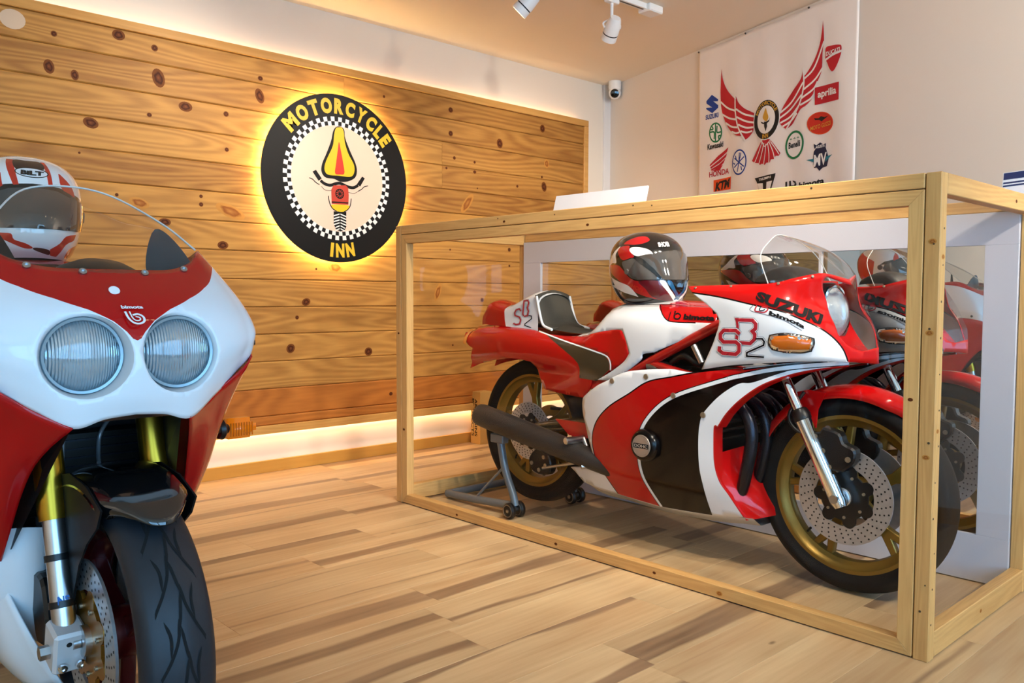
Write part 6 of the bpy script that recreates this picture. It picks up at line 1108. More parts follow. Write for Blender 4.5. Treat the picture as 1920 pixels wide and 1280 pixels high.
for s in (-1, 1):
    prism('rear_set_plate', [(1.0, .46), (.82, .46), (.90, .40), (1.02, .40), (1.06, .33), (1.10, .28), (1.13, .29), (1.12, .36), (1.08, .44), (1.07, .47)], .008, mat4((0, s * .165 + .004, 0), (1, 0, 0), (0, 0, 1)), K_rmet, bike)
    fp = cyl('foot_peg', (.985, s * .17, .395), (.965, s * .262, .395), .015, K_alu, bike, 14, bev=.003)
    tube('brake_pedal', [(.99, s * .18, .40), (1.02, s * .185, .35), (1.045, s * .19, .30), (1.02, s * .225, .295)], [.010, .011, .010, .010], K_alu, bike, 10, sm=3)
    for x_, z_ in ((1.10, .31), (1.085, .36)): bolt((x_, s * .172, z_), (0, s, 0), bike, .010, K_bolt)
OFF = Vector((0, 0, 0))

#GEOM3
FBN = [[(1.615, 0, .745), (1.612, .055, .740), (1.602, .110, .727), (1.578, .170, .765), (1.552, .230, .808), (1.515, .283, .848), (1.35, .31, .862), (1.05, .32, .87)],
       [(1.632, 0, .790), (1.627, .06, .787), (1.613, .122, .785), (1.590, .182, .812), (1.560, .240, .843), (1.515, .289, .872), (1.35, .312, .887), (1.05, .32, .89)],
       [(1.634, 0, .865), (1.630, .06, .865), (1.617, .130, .865), (1.592, .200, .876), (1.556, .255, .890), (1.505, .294, .905), (1.35, .312, .916), (1.05, .318, .92)],
       [(1.602, 0, .945), (1.598, .06, .945), (1.586, .130, .946), (1.560, .193, .952), (1.522, .240, .960), (1.470, .274, .966), (1.33, .292, .97), (1.05, .30, .97)],
       [(1.500, 0, 1.023), (1.496, .06, 1.023), (1.484, .120, 1.026), (1.452, .172, 1.042), (1.412, .204, 1.066), (1.365, .228, 1.074), (1.25, .246, 1.06), (1.05, .25, 1.05)]]
def S_fbn(u, v): return rails_eval(FBN, u, v)
HEL_Z = [-.138, -.118, -.085, -.045, 0.0, .045, .080, .108, .126, .133]
HEL_F = [.118, .150, .168, .166, .152, .138, .118, .085, .045, .004]
HEL_B = [.085, .112, .138, .155, .162, .158, .140, .108, .060, .004]
HEL_W = [.086, .103, .117, .126, .130, .129, .117, .091, .052, .004]
def S_hel(u, v):
    """helmet shell: u 0..1 azimuth (0.5 = straight ahead), v 0..1 rim to crown"""
    u = np.asarray(u, float); v = np.clip(np.asarray(v, float), 0, 1)
    z, fr, bk, w = (cr(np.array(t), v) for t in (HEL_Z, HEL_F, HEL_B, HEL_W))
    a = (u - .5) * 2 * math.pi; c, s = np.cos(a), np.sin(a)
    x = np.where(c > 0, fr * np.sign(c) * np.abs(c) ** .92, bk * c); y = w * np.sign(s) * np.abs(s) ** .95
    return np.stack([x, y, z], -1)
def place(S, o, yaw, pitch=0.0, k=1.0):
    cy, sy, cp, sp = math.cos(yaw), math.sin(yaw), math.cos(pitch), math.sin(pitch)
    R = np.array([[cy, -sy, 0], [sy, cy, 0], [0, 0, 1]]) @ np.array([[cp, 0, sp], [0, 1, 0], [-sp, 0, cp]])
    return lambda u, v: S(u, v) @ R.T * k + np.array(o)
HEL1 = ((1.172, .395, 1.092), math.radians(-8), math.radians(4), 1.06)
HEL2 = ((.845, -1.745, 1.190), math.radians(-5), math.radians(-4), .99)
#ENDGEOM3

FB = {'red': [(-0.03, 0.5687), (0.0006, 0.5687), (0.0178, 0.579), (0.0419, 0.6205), (0.0907, 0.6807), (0.1757, 0.7491), (0.2798, 0.811), (0.3982, 0.8578), (0.5284, 0.8906), (0.649, 0.9154), (0.8, 0.97), (1.03, 0.97), (1.03, 1.03), (-0.03, 1.03)], 'line': [(0.0012, 0.5659), (0.0067, 0.5682), (0.0126, 0.5706), (0.0194, 0.577), (0.0263, 0.5883), (0.0337, 0.6026), (0.0436, 0.6188), (0.0565, 0.637), (0.0721, 0.6574), (0.0919, 0.6784), (0.1171, 0.7006), (0.1462, 0.7237), (0.1761, 0.7464), (0.2079, 0.768), (0.2429, 0.7886), (0.2798, 0.8082), (0.3185, 0.8257), (0.3582, 0.8412), (0.3988, 0.8555), (0.4418, 0.8698), (0.4867, 0.8809), (0.5321, 0.8889), (0.5754, 0.8965), (0.6117, 0.9055), (0.6647, 0.9143), (0.6379, 0.9165), (0.5971, 0.9077), (0.563, 0.8993), (0.5248, 0.8924), (0.4821, 0.8847), (0.439, 0.8738), (0.3976, 0.86), (0.358, 0.8462), (0.3186, 0.8311), (0.2799, 0.8138), (0.2427, 0.7942), (0.2074, 0.7736), (0.1752, 0.7518), (0.1448, 0.7288), (0.1152, 0.7055), (0.0895, 0.683), (0.0691, 0.6614), (0.0531, 0.6407), (0.0401, 0.6223), (0.03, 0.6058), (0.0226, 0.5914), (0.0162, 0.581), (0.0107, 0.5759), (0.0055, 0.5738), (0.0001, 0.5716)], 'lamp': [(0.3582, 0.4682), (0.354, 0.5095), (0.3473, 0.5499), (0.3378, 0.5879), (0.3251, 0.6227), (0.3092, 0.6537), (0.2903, 0.6801), (0.2689, 0.7013), (0.2463, 0.7168), (0.2228, 0.7261), (0.1986, 0.7293), (0.1739, 0.7263), (0.1488, 0.7174), (0.1236, 0.7028), (0.0992, 0.6828), (0.0767, 0.6579), (0.0572, 0.6289), (0.0414, 0.5964), (0.0298, 0.561), (0.0228, 0.5233), (0.0204, 0.484), (0.0227, 0.4456), (0.0296, 0.4086), (0.0408, 0.3733), (0.0561, 0.3402), (0.0751, 0.3099), (0.0974, 0.2831), (0.1224, 0.2606), (0.1494, 0.2439), (0.1775, 0.2367), (0.2058, 0.2385), (0.2335, 0.246), (0.2602, 0.2563), (0.2855, 0.268), (0.3085, 0.2815), (0.3281, 0.2992), (0.3433, 0.3229), (0.3534, 0.353), (0.3587, 0.3885), (0.36, 0.4274)], 'lampc': (0.087, 0.86, 0.0785), 'bim': [[(0.0, 0.7472), (0.0086, 0.7424), (0.0537, 0.7403)], [(0.0, 0.7723), (0.0147, 0.7668), (0.0595, 0.7631)]], 'b': [[(0.0, 0.7322), (0.0, 0.7196), (0.0, 0.7069), (0.0, 0.6943), (0.0, 0.6824), (0.0, 0.6711), (0.0, 0.6603), (0.0, 0.6504), (0.0, 0.642), (0.0, 0.6355), (0.0, 0.6308), (0.0, 0.6279), (0.003, 0.627), (0.0111, 0.6287), (0.0197, 0.6325), (0.0278, 0.638), (0.0346, 0.6449), (0.0393, 0.6538), (0.0424, 0.6639), (0.044, 0.6741), (0.0442, 0.6833), (0.0424, 0.6914), (0.0391, 0.6986), (0.0346, 0.7044), (0.0291, 0.7083), (0.0227, 0.7094), (0.0158, 0.7081), (0.0094, 0.7061), (0.0033, 0.7046), (0.0032, 0.6947), (0.0094, 0.6962), (0.0157, 0.6981), (0.021, 0.6992), (0.025, 0.6986), (0.0286, 0.6959), (0.0321, 0.6914), (0.0347, 0.686), (0.036, 0.6804), (0.0358, 0.6735), (0.0345, 0.6652), (0.0321, 0.6572), (0.0289, 0.6511), (0.024, 0.6462), (0.0173, 0.6417), (0.01, 0.6384), (0.0036, 0.6371), (0.0, 0.6377), (0.0, 0.6401), (0.0, 0.644), (0.0, 0.649), (0.0, 0.6557), (0.0, 0.6643), (0.0, 0.6742), (0.0, 0.6846), (0.0, 0.6955), (0.0, 0.7075), (0.0, 0.7202), (0.0, 0.7328)], [(0.0, 0.732), (0.0, 0.7192), (0.0, 0.7061), (0.0, 0.6935), (0.0, 0.6823), (0.0, 0.6725), (0.0, 0.6639), (0.0, 0.6566), (0.0, 0.6509), (0.0, 0.6469), (0.0028, 0.6448), (0.0077, 0.6444), (0.0124, 0.6455), (0.0171, 0.6485), (0.0218, 0.6531), (0.0258, 0.6586), (0.0286, 0.6643), (0.0296, 0.6705), (0.0293, 0.6767), (0.028, 0.6823), (0.0256, 0.6867), (0.0218, 0.6886), (0.0174, 0.6886), (0.0133, 0.6879), (0.0094, 0.6876), (0.0088, 0.6809), (0.0128, 0.6812), (0.0168, 0.6818), (0.02, 0.6819), (0.0217, 0.6811), (0.023, 0.6786), (0.024, 0.6744), (0.0242, 0.6698), (0.0236, 0.666), (0.0217, 0.6622), (0.0184, 0.6577), (0.0147, 0.654), (0.0113, 0.6518), (0.0081, 0.6511), (0.0045, 0.6514), (0.0011, 0.6529), (0.0, 0.6558), (0.0, 0.6605), (0.0, 0.667), (0.0, 0.6749), (0.0, 0.6838), (0.0, 0.6943), (0.0, 0.7066), (0.0, 0.7196), (0.0, 0.7325)]], 'h1_txt': [[(0.4218, 0.6511), (0.45, 0.6561), (0.484, 0.6653)], [(0.421, 0.7123), (0.4546, 0.7234), (0.4912, 0.7297)]], 'h1_txt2': [[(0.2729, 0.265), (0.3002, 0.2348), (0.326, 0.2049)], [(0.2795, 0.3015), (0.3067, 0.275), (0.3316, 0.2423)]], 'h1_visor': [(0.324, 0.5392), (0.324, 0.5392), (0.358, 0.56), (0.3886, 0.5707), (0.4099, 0.5847), (0.4947, 0.6191), (0.4947, 0.6191), (0.5147, 0.5651), (0.5461, 0.4583), (0.5842, 0.3503), (0.5842, 0.3503), (0.485, 0.3501), (0.4134, 0.3479), (0.3604, 0.3434), (0.3203, 0.3339), (0.2956, 0.3422), (0.2778, 0.3971)], 'h1_plate': [(0.2463, 0.4766), (0.2711, 0.502), (0.3015, 0.5193), (0.3393, 0.4697), (0.3718, 0.4208), (0.4094, 0.3596), (0.4087, 0.3494), (0.3604, 0.3427), (0.3203, 0.3339), (0.2892, 0.3433), (0.2641, 0.3953)], 'h1_band': [(0.3031, 0.5317), (0.324, 0.5392), (0.3471, 0.5155), (0.3885, 0.4355), (0.4143, 0.36), (0.4071, 0.3493), (0.3715, 0.4176), (0.3392, 0.4664)], 'h1_vent': [(0.2759, 0.6032), (0.2855, 0.6355), (0.3246, 0.6409), (0.369, 0.6183), (0.3859, 0.5727), (0.3274, 0.5409), (0.2959, 0.5586)], 'h1_red1': [(0.2317, 0.6723), (0.246, 0.7295), (0.2962, 0.7934), (0.3533, 0.8029), (0.3808, 0.7438), (0.3456, 0.6942), (0.2979, 0.67), (0.2625, 0.6703)], 'h1_red2': [(0.2107, 0.594), (0.2277, 0.6406), (0.2699, 0.6552), (0.2751, 0.6032), (0.2953, 0.5562), (0.3038, 0.5318), (0.2781, 0.5172), (0.2529, 0.4989), (0.2312, 0.5254)], 'h1_white1': [(0.1125, 0.4434), (0.1552, 0.5003), (0.1826, 0.5674), (0.2157, 0.6448), (0.2107, 0.594), (0.2006, 0.5449), (0.2119, 0.4736), (0.1774, 0.4678), (0.1597, 0.4497)], 'h1_red3': [(0.1125, 0.431), (0.178, 0.4509), (0.2342, 0.4455), (0.2765, 0.3532), (0.3166, 0.3191), (0.3998, 0.3335), (0.4352, 0.231), (0.5002, 0.1124), (0.4181, 0.1273), (0.367, 0.147), (0.3112, 0.1864), (0.2718, 0.2451), (0.2356, 0.2999), (0.1679, 0.3781)], 'h1_spike': [(0.1208, 0.2542), (0.1208, 0.2542), (0.1856, 0.2585), (0.1856, 0.2585), (0.1572, 0.342), (0.1572, 0.342), (0.2104, 0.3076), (0.2729, 0.265), (0.3102, 0.1496), (0.3102, 0.1496), (0.2611, 0.1793), (0.1961, 0.2233)], 'h1_maroon': [(0.3166, 0.3191), (0.3998, 0.3335), (0.4352, 0.231), (0.5002, 0.1124), (0.4181, 0.1273), (0.366, 0.1704), (0.3411, 0.2502)], 'h1_stripe': [(0.403, 0.3338), (0.4274, 0.3361), (0.451, 0.2483), (0.5091, 0.1147), (0.4789, 0.1347), (0.4296, 0.2465)], 'h1_blue': [(0.4376, 0.337), (0.4588, 0.335), (0.4784, 0.2498), (0.5157, 0.1602), (0.5048, 0.1373), (0.4546, 0.2639)], 'h2_txt': [[(0.472, 0.6128), (0.4993, 0.607), (0.5305, 0.6118)], [(0.4734, 0.6533), (0.5009, 0.6499), (0.5349, 0.6504)]], 'h2_band': [(0.3657, 0.4643), (0.3985, 0.4898), (0.416, 0.5038), (0.469, 0.5354), (0.5167, 0.5364), (0.5436, 0.5314), (0.5814, 0.5271), (0.6303, 0.4939), (0.6407, 0.4725), (0.5719, 0.4812), (0.4681, 0.5054), (0.4152, 0.4798), (0.3972, 0.4602)], 'h2_visor': [(0.3688, 0.4579), (0.3976, 0.4691), (0.4152, 0.4816), (0.4682, 0.5097), (0.5212, 0.5211), (0.5744, 0.5261), (0.6303, 0.4939), (0.6586, 0.4758), (0.6586, 0.4758), (0.7125, 0.2917), (0.7125, 0.2917), (0.5946, 0.2328), (0.4825, 0.2193), (0.3978, 0.2362), (0.3488, 0.2626)], 'h2_rs1': [(0.4154, 0.794), (0.4473, 0.7814), (0.466, 0.5337), (0.4512, 0.5311)], 'h2_rs2': [(0.5426, 0.7718), (0.5592, 0.7714), (0.5526, 0.5354), (0.5396, 0.5316)], 'h2_rs3': [(0.5848, 0.6557), (0.6015, 0.6218), (0.6261, 0.552), (0.6332, 0.4949), (0.6115, 0.5063), (0.5794, 0.5379)], 'h2_rs0': [(0.4007, 0.6537), (0.4167, 0.6244), (0.4235, 0.5253), (0.4106, 0.5101)], 'h2_blk': [(0.4458, 0.7774), (0.4894, 0.7723), (0.5409, 0.7648), (0.5385, 0.675), (0.5038, 0.6797), (0.4615, 0.6561)], 'h2_oval': [(0.5473, 0.6303), (0.5447, 0.6204), (0.5401, 0.6112), (0.5339, 0.6033), (0.5265, 0.5969), (0.5182, 0.5924), (0.5095, 0.5898), (0.5011, 0.5894), (0.493, 0.591), (0.4846, 0.5946), (0.4766, 0.6), (0.4696, 0.6072), (0.4637, 0.6157), (0.4593, 0.6252), (0.4566, 0.6354), (0.4559, 0.6456), (0.4572, 0.6555), (0.4606, 0.6646), (0.466, 0.6725), (0.4731, 0.6788), (0.4815, 0.6834), (0.4908, 0.686), (0.5001, 0.6865), (0.5094, 0.6849), (0.519, 0.6813), (0.528, 0.6758), (0.5358, 0.6687), (0.5419, 0.6602), (0.5459, 0.6507), (0.5477, 0.6406)], 'h2_ovali': [(0.5436, 0.6303), (0.5414, 0.6222), (0.5373, 0.6146), (0.5317, 0.6081), (0.5249, 0.6029), (0.5173, 0.5992), (0.5092, 0.5972), (0.5013, 0.5969), (0.4938, 0.5984), (0.486, 0.6016), (0.4786, 0.6063), (0.4719, 0.6125), (0.4664, 0.6197), (0.4623, 0.6277), (0.4598, 0.6361), (0.4592, 0.6446), (0.4604, 0.6526), (0.4636, 0.6599), (0.4685, 0.6662), (0.475, 0.6711), (0.4827, 0.6746), (0.4911, 0.6764), (0.4996, 0.6766), (0.508, 0.6751), (0.5168, 0.672), (0.525, 0.6674), (0.5322, 0.6616), (0.538, 0.6547), (0.5419, 0.6469), (0.5438, 0.6387)], 'h2_cr1': [(0.5461, 0.1073), (0.5461, 0.1073), (0.5776, 0.1651), (0.5979, 0.2234), (0.6499, 0.251), (0.6499, 0.251), (0.6426, 0.2036), (0.6049, 0.1565), (0.5893, 0.029), (0.5893, 0.029), (0.5572, 0.04)], 'h2_cr2': [(0.7083, 0.2708), (0.7083, 0.2042), (0.6342, 0.1314), (0.6464, 0.0288), (0.725, 0.0875), (0.7125, 0.1333), (0.7125, 0.2292)], 'h2_cl1': [(0.3975, 0.2328), (0.4298, 0.2225), (0.4359, 0.1797), (0.4703, 0.1496), (0.4912, 0.1133), (0.4667, 0.1075), (0.4278, 0.1505), (0.3928, 0.1911), (0.3417, 0.2229), (0.3477, 0.2561)], 'h2_vent': [(0.4912, 0.1133), (0.5113, 0.1156), (0.5455, 0.0971), (0.5518, 0.0453), (0.5261, 0.059), (0.4979, 0.0895)]}

# ------------------------------------------------------------------ second motorcycle, in the foreground on the left
OFF = Vector((0, -1.745, 0))
B2_white = K_white
B2_tire = mat('front tire rubber', '#1a1f26', .5, vary=(40, .25)); B2_gold = mat('gold anodised fork', '#b0892a', .28, .95); B2_carbon = mat('gloss black mudguard', '#0e0e10', .10, coat=1.0)
B2_rim = mat('deep red wheel', '#5c1014', .3, .4, coat=.5); B2_lip = mat('polished rim lip', '#c9c6c2', .12, 1.0); B2_bronze = mat('gold brake carrier', '#a8742a', .3, .8)
fb = empty('sport_motorcycle', (1.0, -1.745, 0), 'red and white twin-headlight sport motorcycle with black mudguard in the left foreground', 'motorcycle')
S_n = S_fbn; ns = (.75, .36)
lamp = FB['lamp']
def S_full(u, v):
    u = np.asarray(u, float); P = S_n(np.abs(u), v); P[:, 1] *= np.where(u < 0, -1, 1); return P
both_ = lambda poly: [(-a, b) for a, b in poly]
redp = FB['red'][1:-1]
o_ = surf(S_full, [([(-1, 0), (1, 0), (1, 1), (-1, 1)], 'w'), (redp + both_(redp)[::-1], 'r'), (lamp, 'hole'), (both_(lamp), 'hole')], .014, ns, fb, {'w': ('nose_fairing', K_white), 'r': ('nose_fairing', K_red), 'hole': None})
nf = o_['nose_fairing']; so = nf.modifiers.new('thickness', 'SOLIDIFY'); so.thickness = .003; so.offset = -1
hy, hz, hr = FB['lampc']
lens_m = mat('fluted lamp lens', '#b4c6d0', .06, .5, coat=1.0)
nt_ = lens_m.node_tree; b_ = nt_.nodes['Principled BSDF']
tc = nt_.nodes.new('ShaderNodeTexCoord'); wv = nt_.nodes.new('ShaderNodeTexWave'); wv.bands_direction = 'Y'; wv.inputs['Scale'].default_value = 62; wv.inputs['Distortion'].default_value = .6
bp = nt_.nodes.new('ShaderNodeBump'); bp.inputs['Strength'].default_value = .85; bp.inputs['Distance'].default_value = .004
nt_.links.new(tc.outputs['Object'], wv.inputs['Vector']); nt_.links.new(wv.outputs['Fac'], bp.inputs['Height']); nt_.links.new(bp.outputs[0], b_.inputs['Normal'])
for s in (-1, 1):
    c = (1.600, s * hy, hz)
    # sloped white recess, dark gap, rubber ring, reflector and fluted lens
    ring = []; nS = 40
    for k in range(nS):
        uv = lamp[k]; p = S_n([uv[0]], [uv[1]])[0]; a = 2 * math.pi * k / nS
        ring.append(((p[0] + .0, p[1], p[2]), (1.598, hy + (hr - .006) * math.cos(a), hz + (hr - .006) * math.sin(a)), (1.580, hy + (hr - .006) * math.cos(a), hz + (hr - .006) * math.sin(a))))
    vs = [(q[0], q[1] * s, q[2]) for r_ in ring for q in r_]
    mesh('lamp_recess', vs, [(3 * k + j, 3 * ((k + 1) % nS) + j, 3 * ((k + 1) % nS) + j + 1, 3 * k + j + 1) for k in range(nS) for j in range(2)], K_white, fb, True)
    h_ = lathe('headlight', [(.0, -.06), (.04, -.055), (.066, -.02), (.069, .0)], (1.594, s * hy, hz), (1, 0, 0), K_refl, fb, 40)
    lathe('lamp_lens', [(0, .022), (.02, .0212), (.04, .0165), (.056, .008), (.0655, -.002)], (1.594, s * hy, hz), (1, 0, 0), lens_m, h_, 44)
    lathe('lamp_ring', [(.064, -.004), (.0655, .006), (.0705, .007), (.0722, -.002), (.0722, -.012)], (1.594, s * hy, hz), (1, 0, 0), mat('lamp rim grey', '#93a5ae', .3, .4), h_, 44)
# maker mark between the lamps
p0 = S_n([0.], [.755])[0]; p1 = S_n([0.], [.775])[0]; upv = p1 - p0; upv /= np.linalg.norm(upv); nrm = np.cross((0, 1, 0), upv)
pc = plane_fn(p0 + nrm * .0040, (0, 1, 0), upv)
text_map('maker_word', 'bimota', pc, K_pwht, fb, W=.040, H=.0085, bold=.04)
ml = plane_fn(p0 + nrm * .0045 - upv * .028, (0, 1, 0), upv)
stem = [(-.016, .016), (-.013, -.002), (-.006, -.013), (.004, -.015), (.013, -.009), (.014, .002), (.006, .009), (-.004, .007)]
flat_mesh('maker_mark', [ribbon(cr(np.array(stem), np.linspace(0, 1, 30)), .0042)], ml, K_pwht, fb)
stem2 = [(-.008, .016), (-.006, .0), (-.001, -.007), (.006, -.006), (.007, .0), (.0, .003)]
flat_mesh('maker_mark', [ribbon(cr(np.array(stem2), np.linspace(0, 1, 24)), .0026)], ml, K_pwht, fb)
# air temperature badge... round white race dot on the red panel
pd_ = S_n([0.0], [.865])[0]
lathe('round_sticker', [(0, .0016), (.0095, .0014), (.0105, .0)], (pd_[0] + .002, -.018, pd_[2]), (.75, 0, .66), K_pwht, fb, 20)
# screen
SR_ = [[(1.502, 0, 1.020), (1.43, 0, 1.092), (1.34, 0, 1.155), (1.22, 0, 1.212)], [(1.492, .08, 1.020), (1.42, .085, 1.087), (1.33, .090, 1.145), (1.225, .09, 1.197)],
       [(1.468, .15, 1.030), (1.42, .158, 1.072), (1.375, .163, 1.105), (1.325, .166, 1.132)], [(1.414, .204, 1.064), (1.411, .205, 1.067), (1.408, .2055, 1.070), (1.405, .206, 1.073)]]
SRm = [[MIRY(p) for p in r_] for r_ in SR_[:0:-1]] + SR_
gu, gv = 20, 34; uu, vv = np.meshgrid(np.linspace(0, 1, gu), np.linspace(0, 1, gv)); Pw = rails_eval(SRm, uu.ravel(), vv.ravel())
mesh('windscreen', Pw, [(j * gu + i, j * gu + i + 1, (j + 1) * gu + i + 1, (j + 1) * gu + i) for j in range(gv - 1) for i in range(gu - 1)], K_screen, fb, True)
tube('screen_edge', [rails_eval(SRm, [1.0], [v])[0] for v in np.linspace(0, 1, 34)], .0022, mat('polished acrylic edge', '#d8d8d4', .1, spec=1), fb, 6)
# overlapping foot of the screen, screwed to the nose
ft = []; NV = 34
for v in np.linspace(.02, .98, NV):
    p = rails_eval(SRm, [0.0], [v])[0]; ft += [p + np.array([.003, 0, .002]), p + np.array([.016, 0, -.014])]
mesh('screen_foot', ft, [(2 * i, 2 * i + 2, 2 * i + 3, 2 * i + 1) for i in range(NV - 1)], clear('screen foot tint', (.85, .72, .72), 1.5), fb, True)
for v in (.17, .38, .62, .83):
    p = rails_eval(SRm, [0.0], [v])[0] + np.array([.011, 0, -.004]); sc = lathe('screw', [(.0, .002), (.004, .002), (.0042, .005), (.0072, .005), (.0076, 0)], p, (.8, 0, .6), K_alu, fb, 14)
# lower side panels
FE = [(1.604, .108, .728), (1.545, .130, .690), (1.490, .148, .645), (1.445, .160, .585), (1.405, .168, .520), (1.35, .172, .45), (1.28, .17, .39)]
O1 = [(1.575, .172, .768), (1.520, .190, .715), (1.480, .200, .655), (1.440, .203, .590), (1.395, .198, .520), (1.33, .195, .45), (1.26, .19, .385)]
O2 = [(1.515, .283, .848), (1.45, .262, .75), (1.40, .250, .67), (1.36, .240, .59), (1.31, .228, .51), (1.25, .215, .44), (1.18, .20, .37)]
O3 = [(1.05, .32, .87), (1.05, .30, .75), (1.05, .28, .66), (1.05, .262, .57), (1.05, .245, .49), (1.05, .225, .42), (1.05, .205, .35)]
SP = [FE, O1, O2, O3]
gu, gv = 26, 22; uu, vv = np.meshgrid(np.linspace(0, 1, gu), np.linspace(0, 1, gv)); Pw = rails_eval(SP, uu.ravel(), vv.ravel())
fcs = [(j * gu + i, j * gu + i + 1, (j + 1) * gu + i + 1, (j + 1) * gu + i) for j in range(gv - 1) for i in range(gu - 1)]
for mir in (None, MIRY):
    o_ = mesh('side_fairing', [mir(p) for p in Pw] if mir else Pw, fcs, K_red, fb, True); so = o_.modifiers.new('thickness', 'SOLIDIFY'); so.thickness = .004; so.offset = -1
    # white belly pan, sweeping forward under the engine
    BP = [[(1.28, .168, .40), (1.36, .150, .33), (1.40, .120, .25), (1.40, .08, .17)], [(1.16, .200, .38), (1.22, .19, .31), (1.25, .17, .22), (1.25, .12, .135)], [(.70, .20, .36), (.70, .195, .29), (.70, .17, .20), (.70, .12, .12)]]
    u2, v2 = np.meshgrid(np.linspace(0, 1, 12), np.linspace(0, 1, 12)); Pb = rails_eval(BP, u2.ravel(), v2.ravel())
    o_ = mesh('belly_fairing', [mir(p) for p in Pb] if mir else Pb, [(j * 12 + i, j * 12 + i + 1, (j + 1) * 12 + i + 1, (j + 1) * 12 + i) for j in range(11) for i in range(11)], K_white, fb, True); so = o_.modifiers.new('thickness', 'SOLIDIFY'); so.thickness = .004
    mesh('mid_fairing', [(x, y if not mir else -y, z) for x, y, z in ((1.05, .32, .87), (.70, .28, .80), (.70, .205, .36), (1.05, .205, .35), (1.05, .262, .57), (.70, .24, .58))], [(0, 1, 5, 4), (4, 5, 2, 3)], K_red, fb)
# inner black ducting behind the opening
box('inner_panel', (1.10, -.20, .44), (1.14, .20, .86), K_dark2, fb, bev=.01)
for s in (-1, 1): mesh('inner_duct', [(1.58, s * .10, .735), (1.14, s * .17, .80), (1.14, s * .165, .40), (1.36, s * .160, .46)], [(0, 1, 2, 3)], K_dark2, fb)
mesh('inner_roof', [(1.60, -.11, .735), (1.60, .11, .735), (1.14, .18, .80), (1.14, -.18, .80)], [(0, 1, 2, 3)], K_dark2, fb)
rad = box('radiator', (1.16, -.15, .36), (1.20, .15, .66), K_dark, fb, bev=.004)
for k in range(14): box('radiator_fin', (1.20, -.145, .38 + .02 * k), (1.206, .145, .384 + .02 * k), mat('radiator fin', '#22242c', .4, .5), rad)
box('engine_block', (.70, -.17, .22), (1.14, .17, .60), K_dark, fb, bev=.03)
# white lower cowl flanking the wheel
for s in (-1, 1):
    BC = [[(1.345, s * .178, .50), (1.33, s * .182, .43), (1.31, s * .178, .35), (1.26, s * .150, .27)], [(1.36, s * .135, .50), (1.355, s * .138, .42), (1.335, s * .128, .32), (1.29, s * .105, .235)], [(1.34, s * .086, .49), (1.335, s * .088, .41), (1.32, s * .086, .31), (1.28, s * .078, .225)], [(1.16, s * .076, .48), (1.16, s * .078, .40), (1.15, s * .076, .30), (1.14, s * .07, .20)]]
    u2, v2 = np.meshgrid(np.linspace(0, 1, 12), np.linspace(0, 1, 12)); Pb = rails_eval(BC, u2.ravel(), v2.ravel())
    mesh('lower_cowl', Pb, [(j * 12 + i, j * 12 + i + 1, (j + 1) * 12 + i + 1, (j + 1) * 12 + i) for j in range(11) for i in range(11)], K_white, fb, True)
STAY = [(1.365, .575), (1.42, .612), (1.50, .626), (1.60, .616), (1.68, .585), (1.655, .548), (1.595, .507), (1.543, .454), (1.508, .393), (1.482, .327), (1.453, .319), (1.428, .405), (1.399, .508)]
# front wheel, fork, mudguard
F2 = (1.535, .303)
def road_wheel(c, R, rimR, tw, discs):
    cast_wheel(fb, c, 0, R, rimR, tw, B2_rim, nspoke=3, fork='I', rim_edge=B2_lip, rot=.5, disc=discs, carrier=B2_bronze)
OLD = K_tire; K_tire = B2_tire
road_wheel(F2, .303, .222, .134, .155)
road_wheel((.10, .310), .315, .222, .175, .115)
K_tire = OLD
# tread grooves: bent bars let into the tyre crown
gr_m = mat('tread groove', '#050607', .9)
TPR = cr(np.array([(.303 - .0178, -.86), (.303 - .006, -.45), (.303, 0), (.303 - .006, .45), (.303 - .0178, .86)]), np.linspace(0, 1, 41))
def on_tire(s_, q_):      # s_ arc length, q_ metres across the crown
    t = np.clip(q_ / .067, -.86, .86); r_ = np.interp(t, TPR[:, 1], TPR[:, 0]) + .0007; a = s_ / .303
    return np.array([F2[0] + r_ * math.cos(a), q_, F2[1] + r_ * math.sin(a)])
G1 = cr(np.array([(.0, .006), (-.035, .010), (-.07, .024), (-.10, .040), (-.125, .050)]), np.linspace(0, 1, 16)); G2 = cr(np.array([(.0, .030), (-.03, .022), (-.065, .024)]), np.linspace(0, 1, 9)); G3 = cr(np.array([(-.07, -.004), (-.10, .0), (-.135, .006)]), np.linspace(0, 1, 9))
for k in range(11):
    for sd, ds in ((-1, 0), (1, .058)):
        for G_ in (G1, G2, G3):
            g_ = np.stack([G_[:, 0] + 1.12 * .303 - .116 * k + ds, G_[:, 1] * sd], 1); n_ = len(g_); wd = .0052 * np.minimum(1, np.minimum(np.arange(n_) + .25, n_ - .75 - np.arange(n_)) / 2)
            rb_ = ribbon(g_, wd); vs = [on_tire(*rb_[i]) for i in range(n_)] + [on_tire(*rb_[2 * n_ - 1 - i]) for i in range(n_)]
            mesh('tread_groove', vs, [(i, i + 1, n_ + i + 1, n_ + i) for i in range(n_ - 1)], gr_m, fb)
rk2 = np.array([.275, 0, -1.0]); rk2 /= np.linalg.norm(rk2)
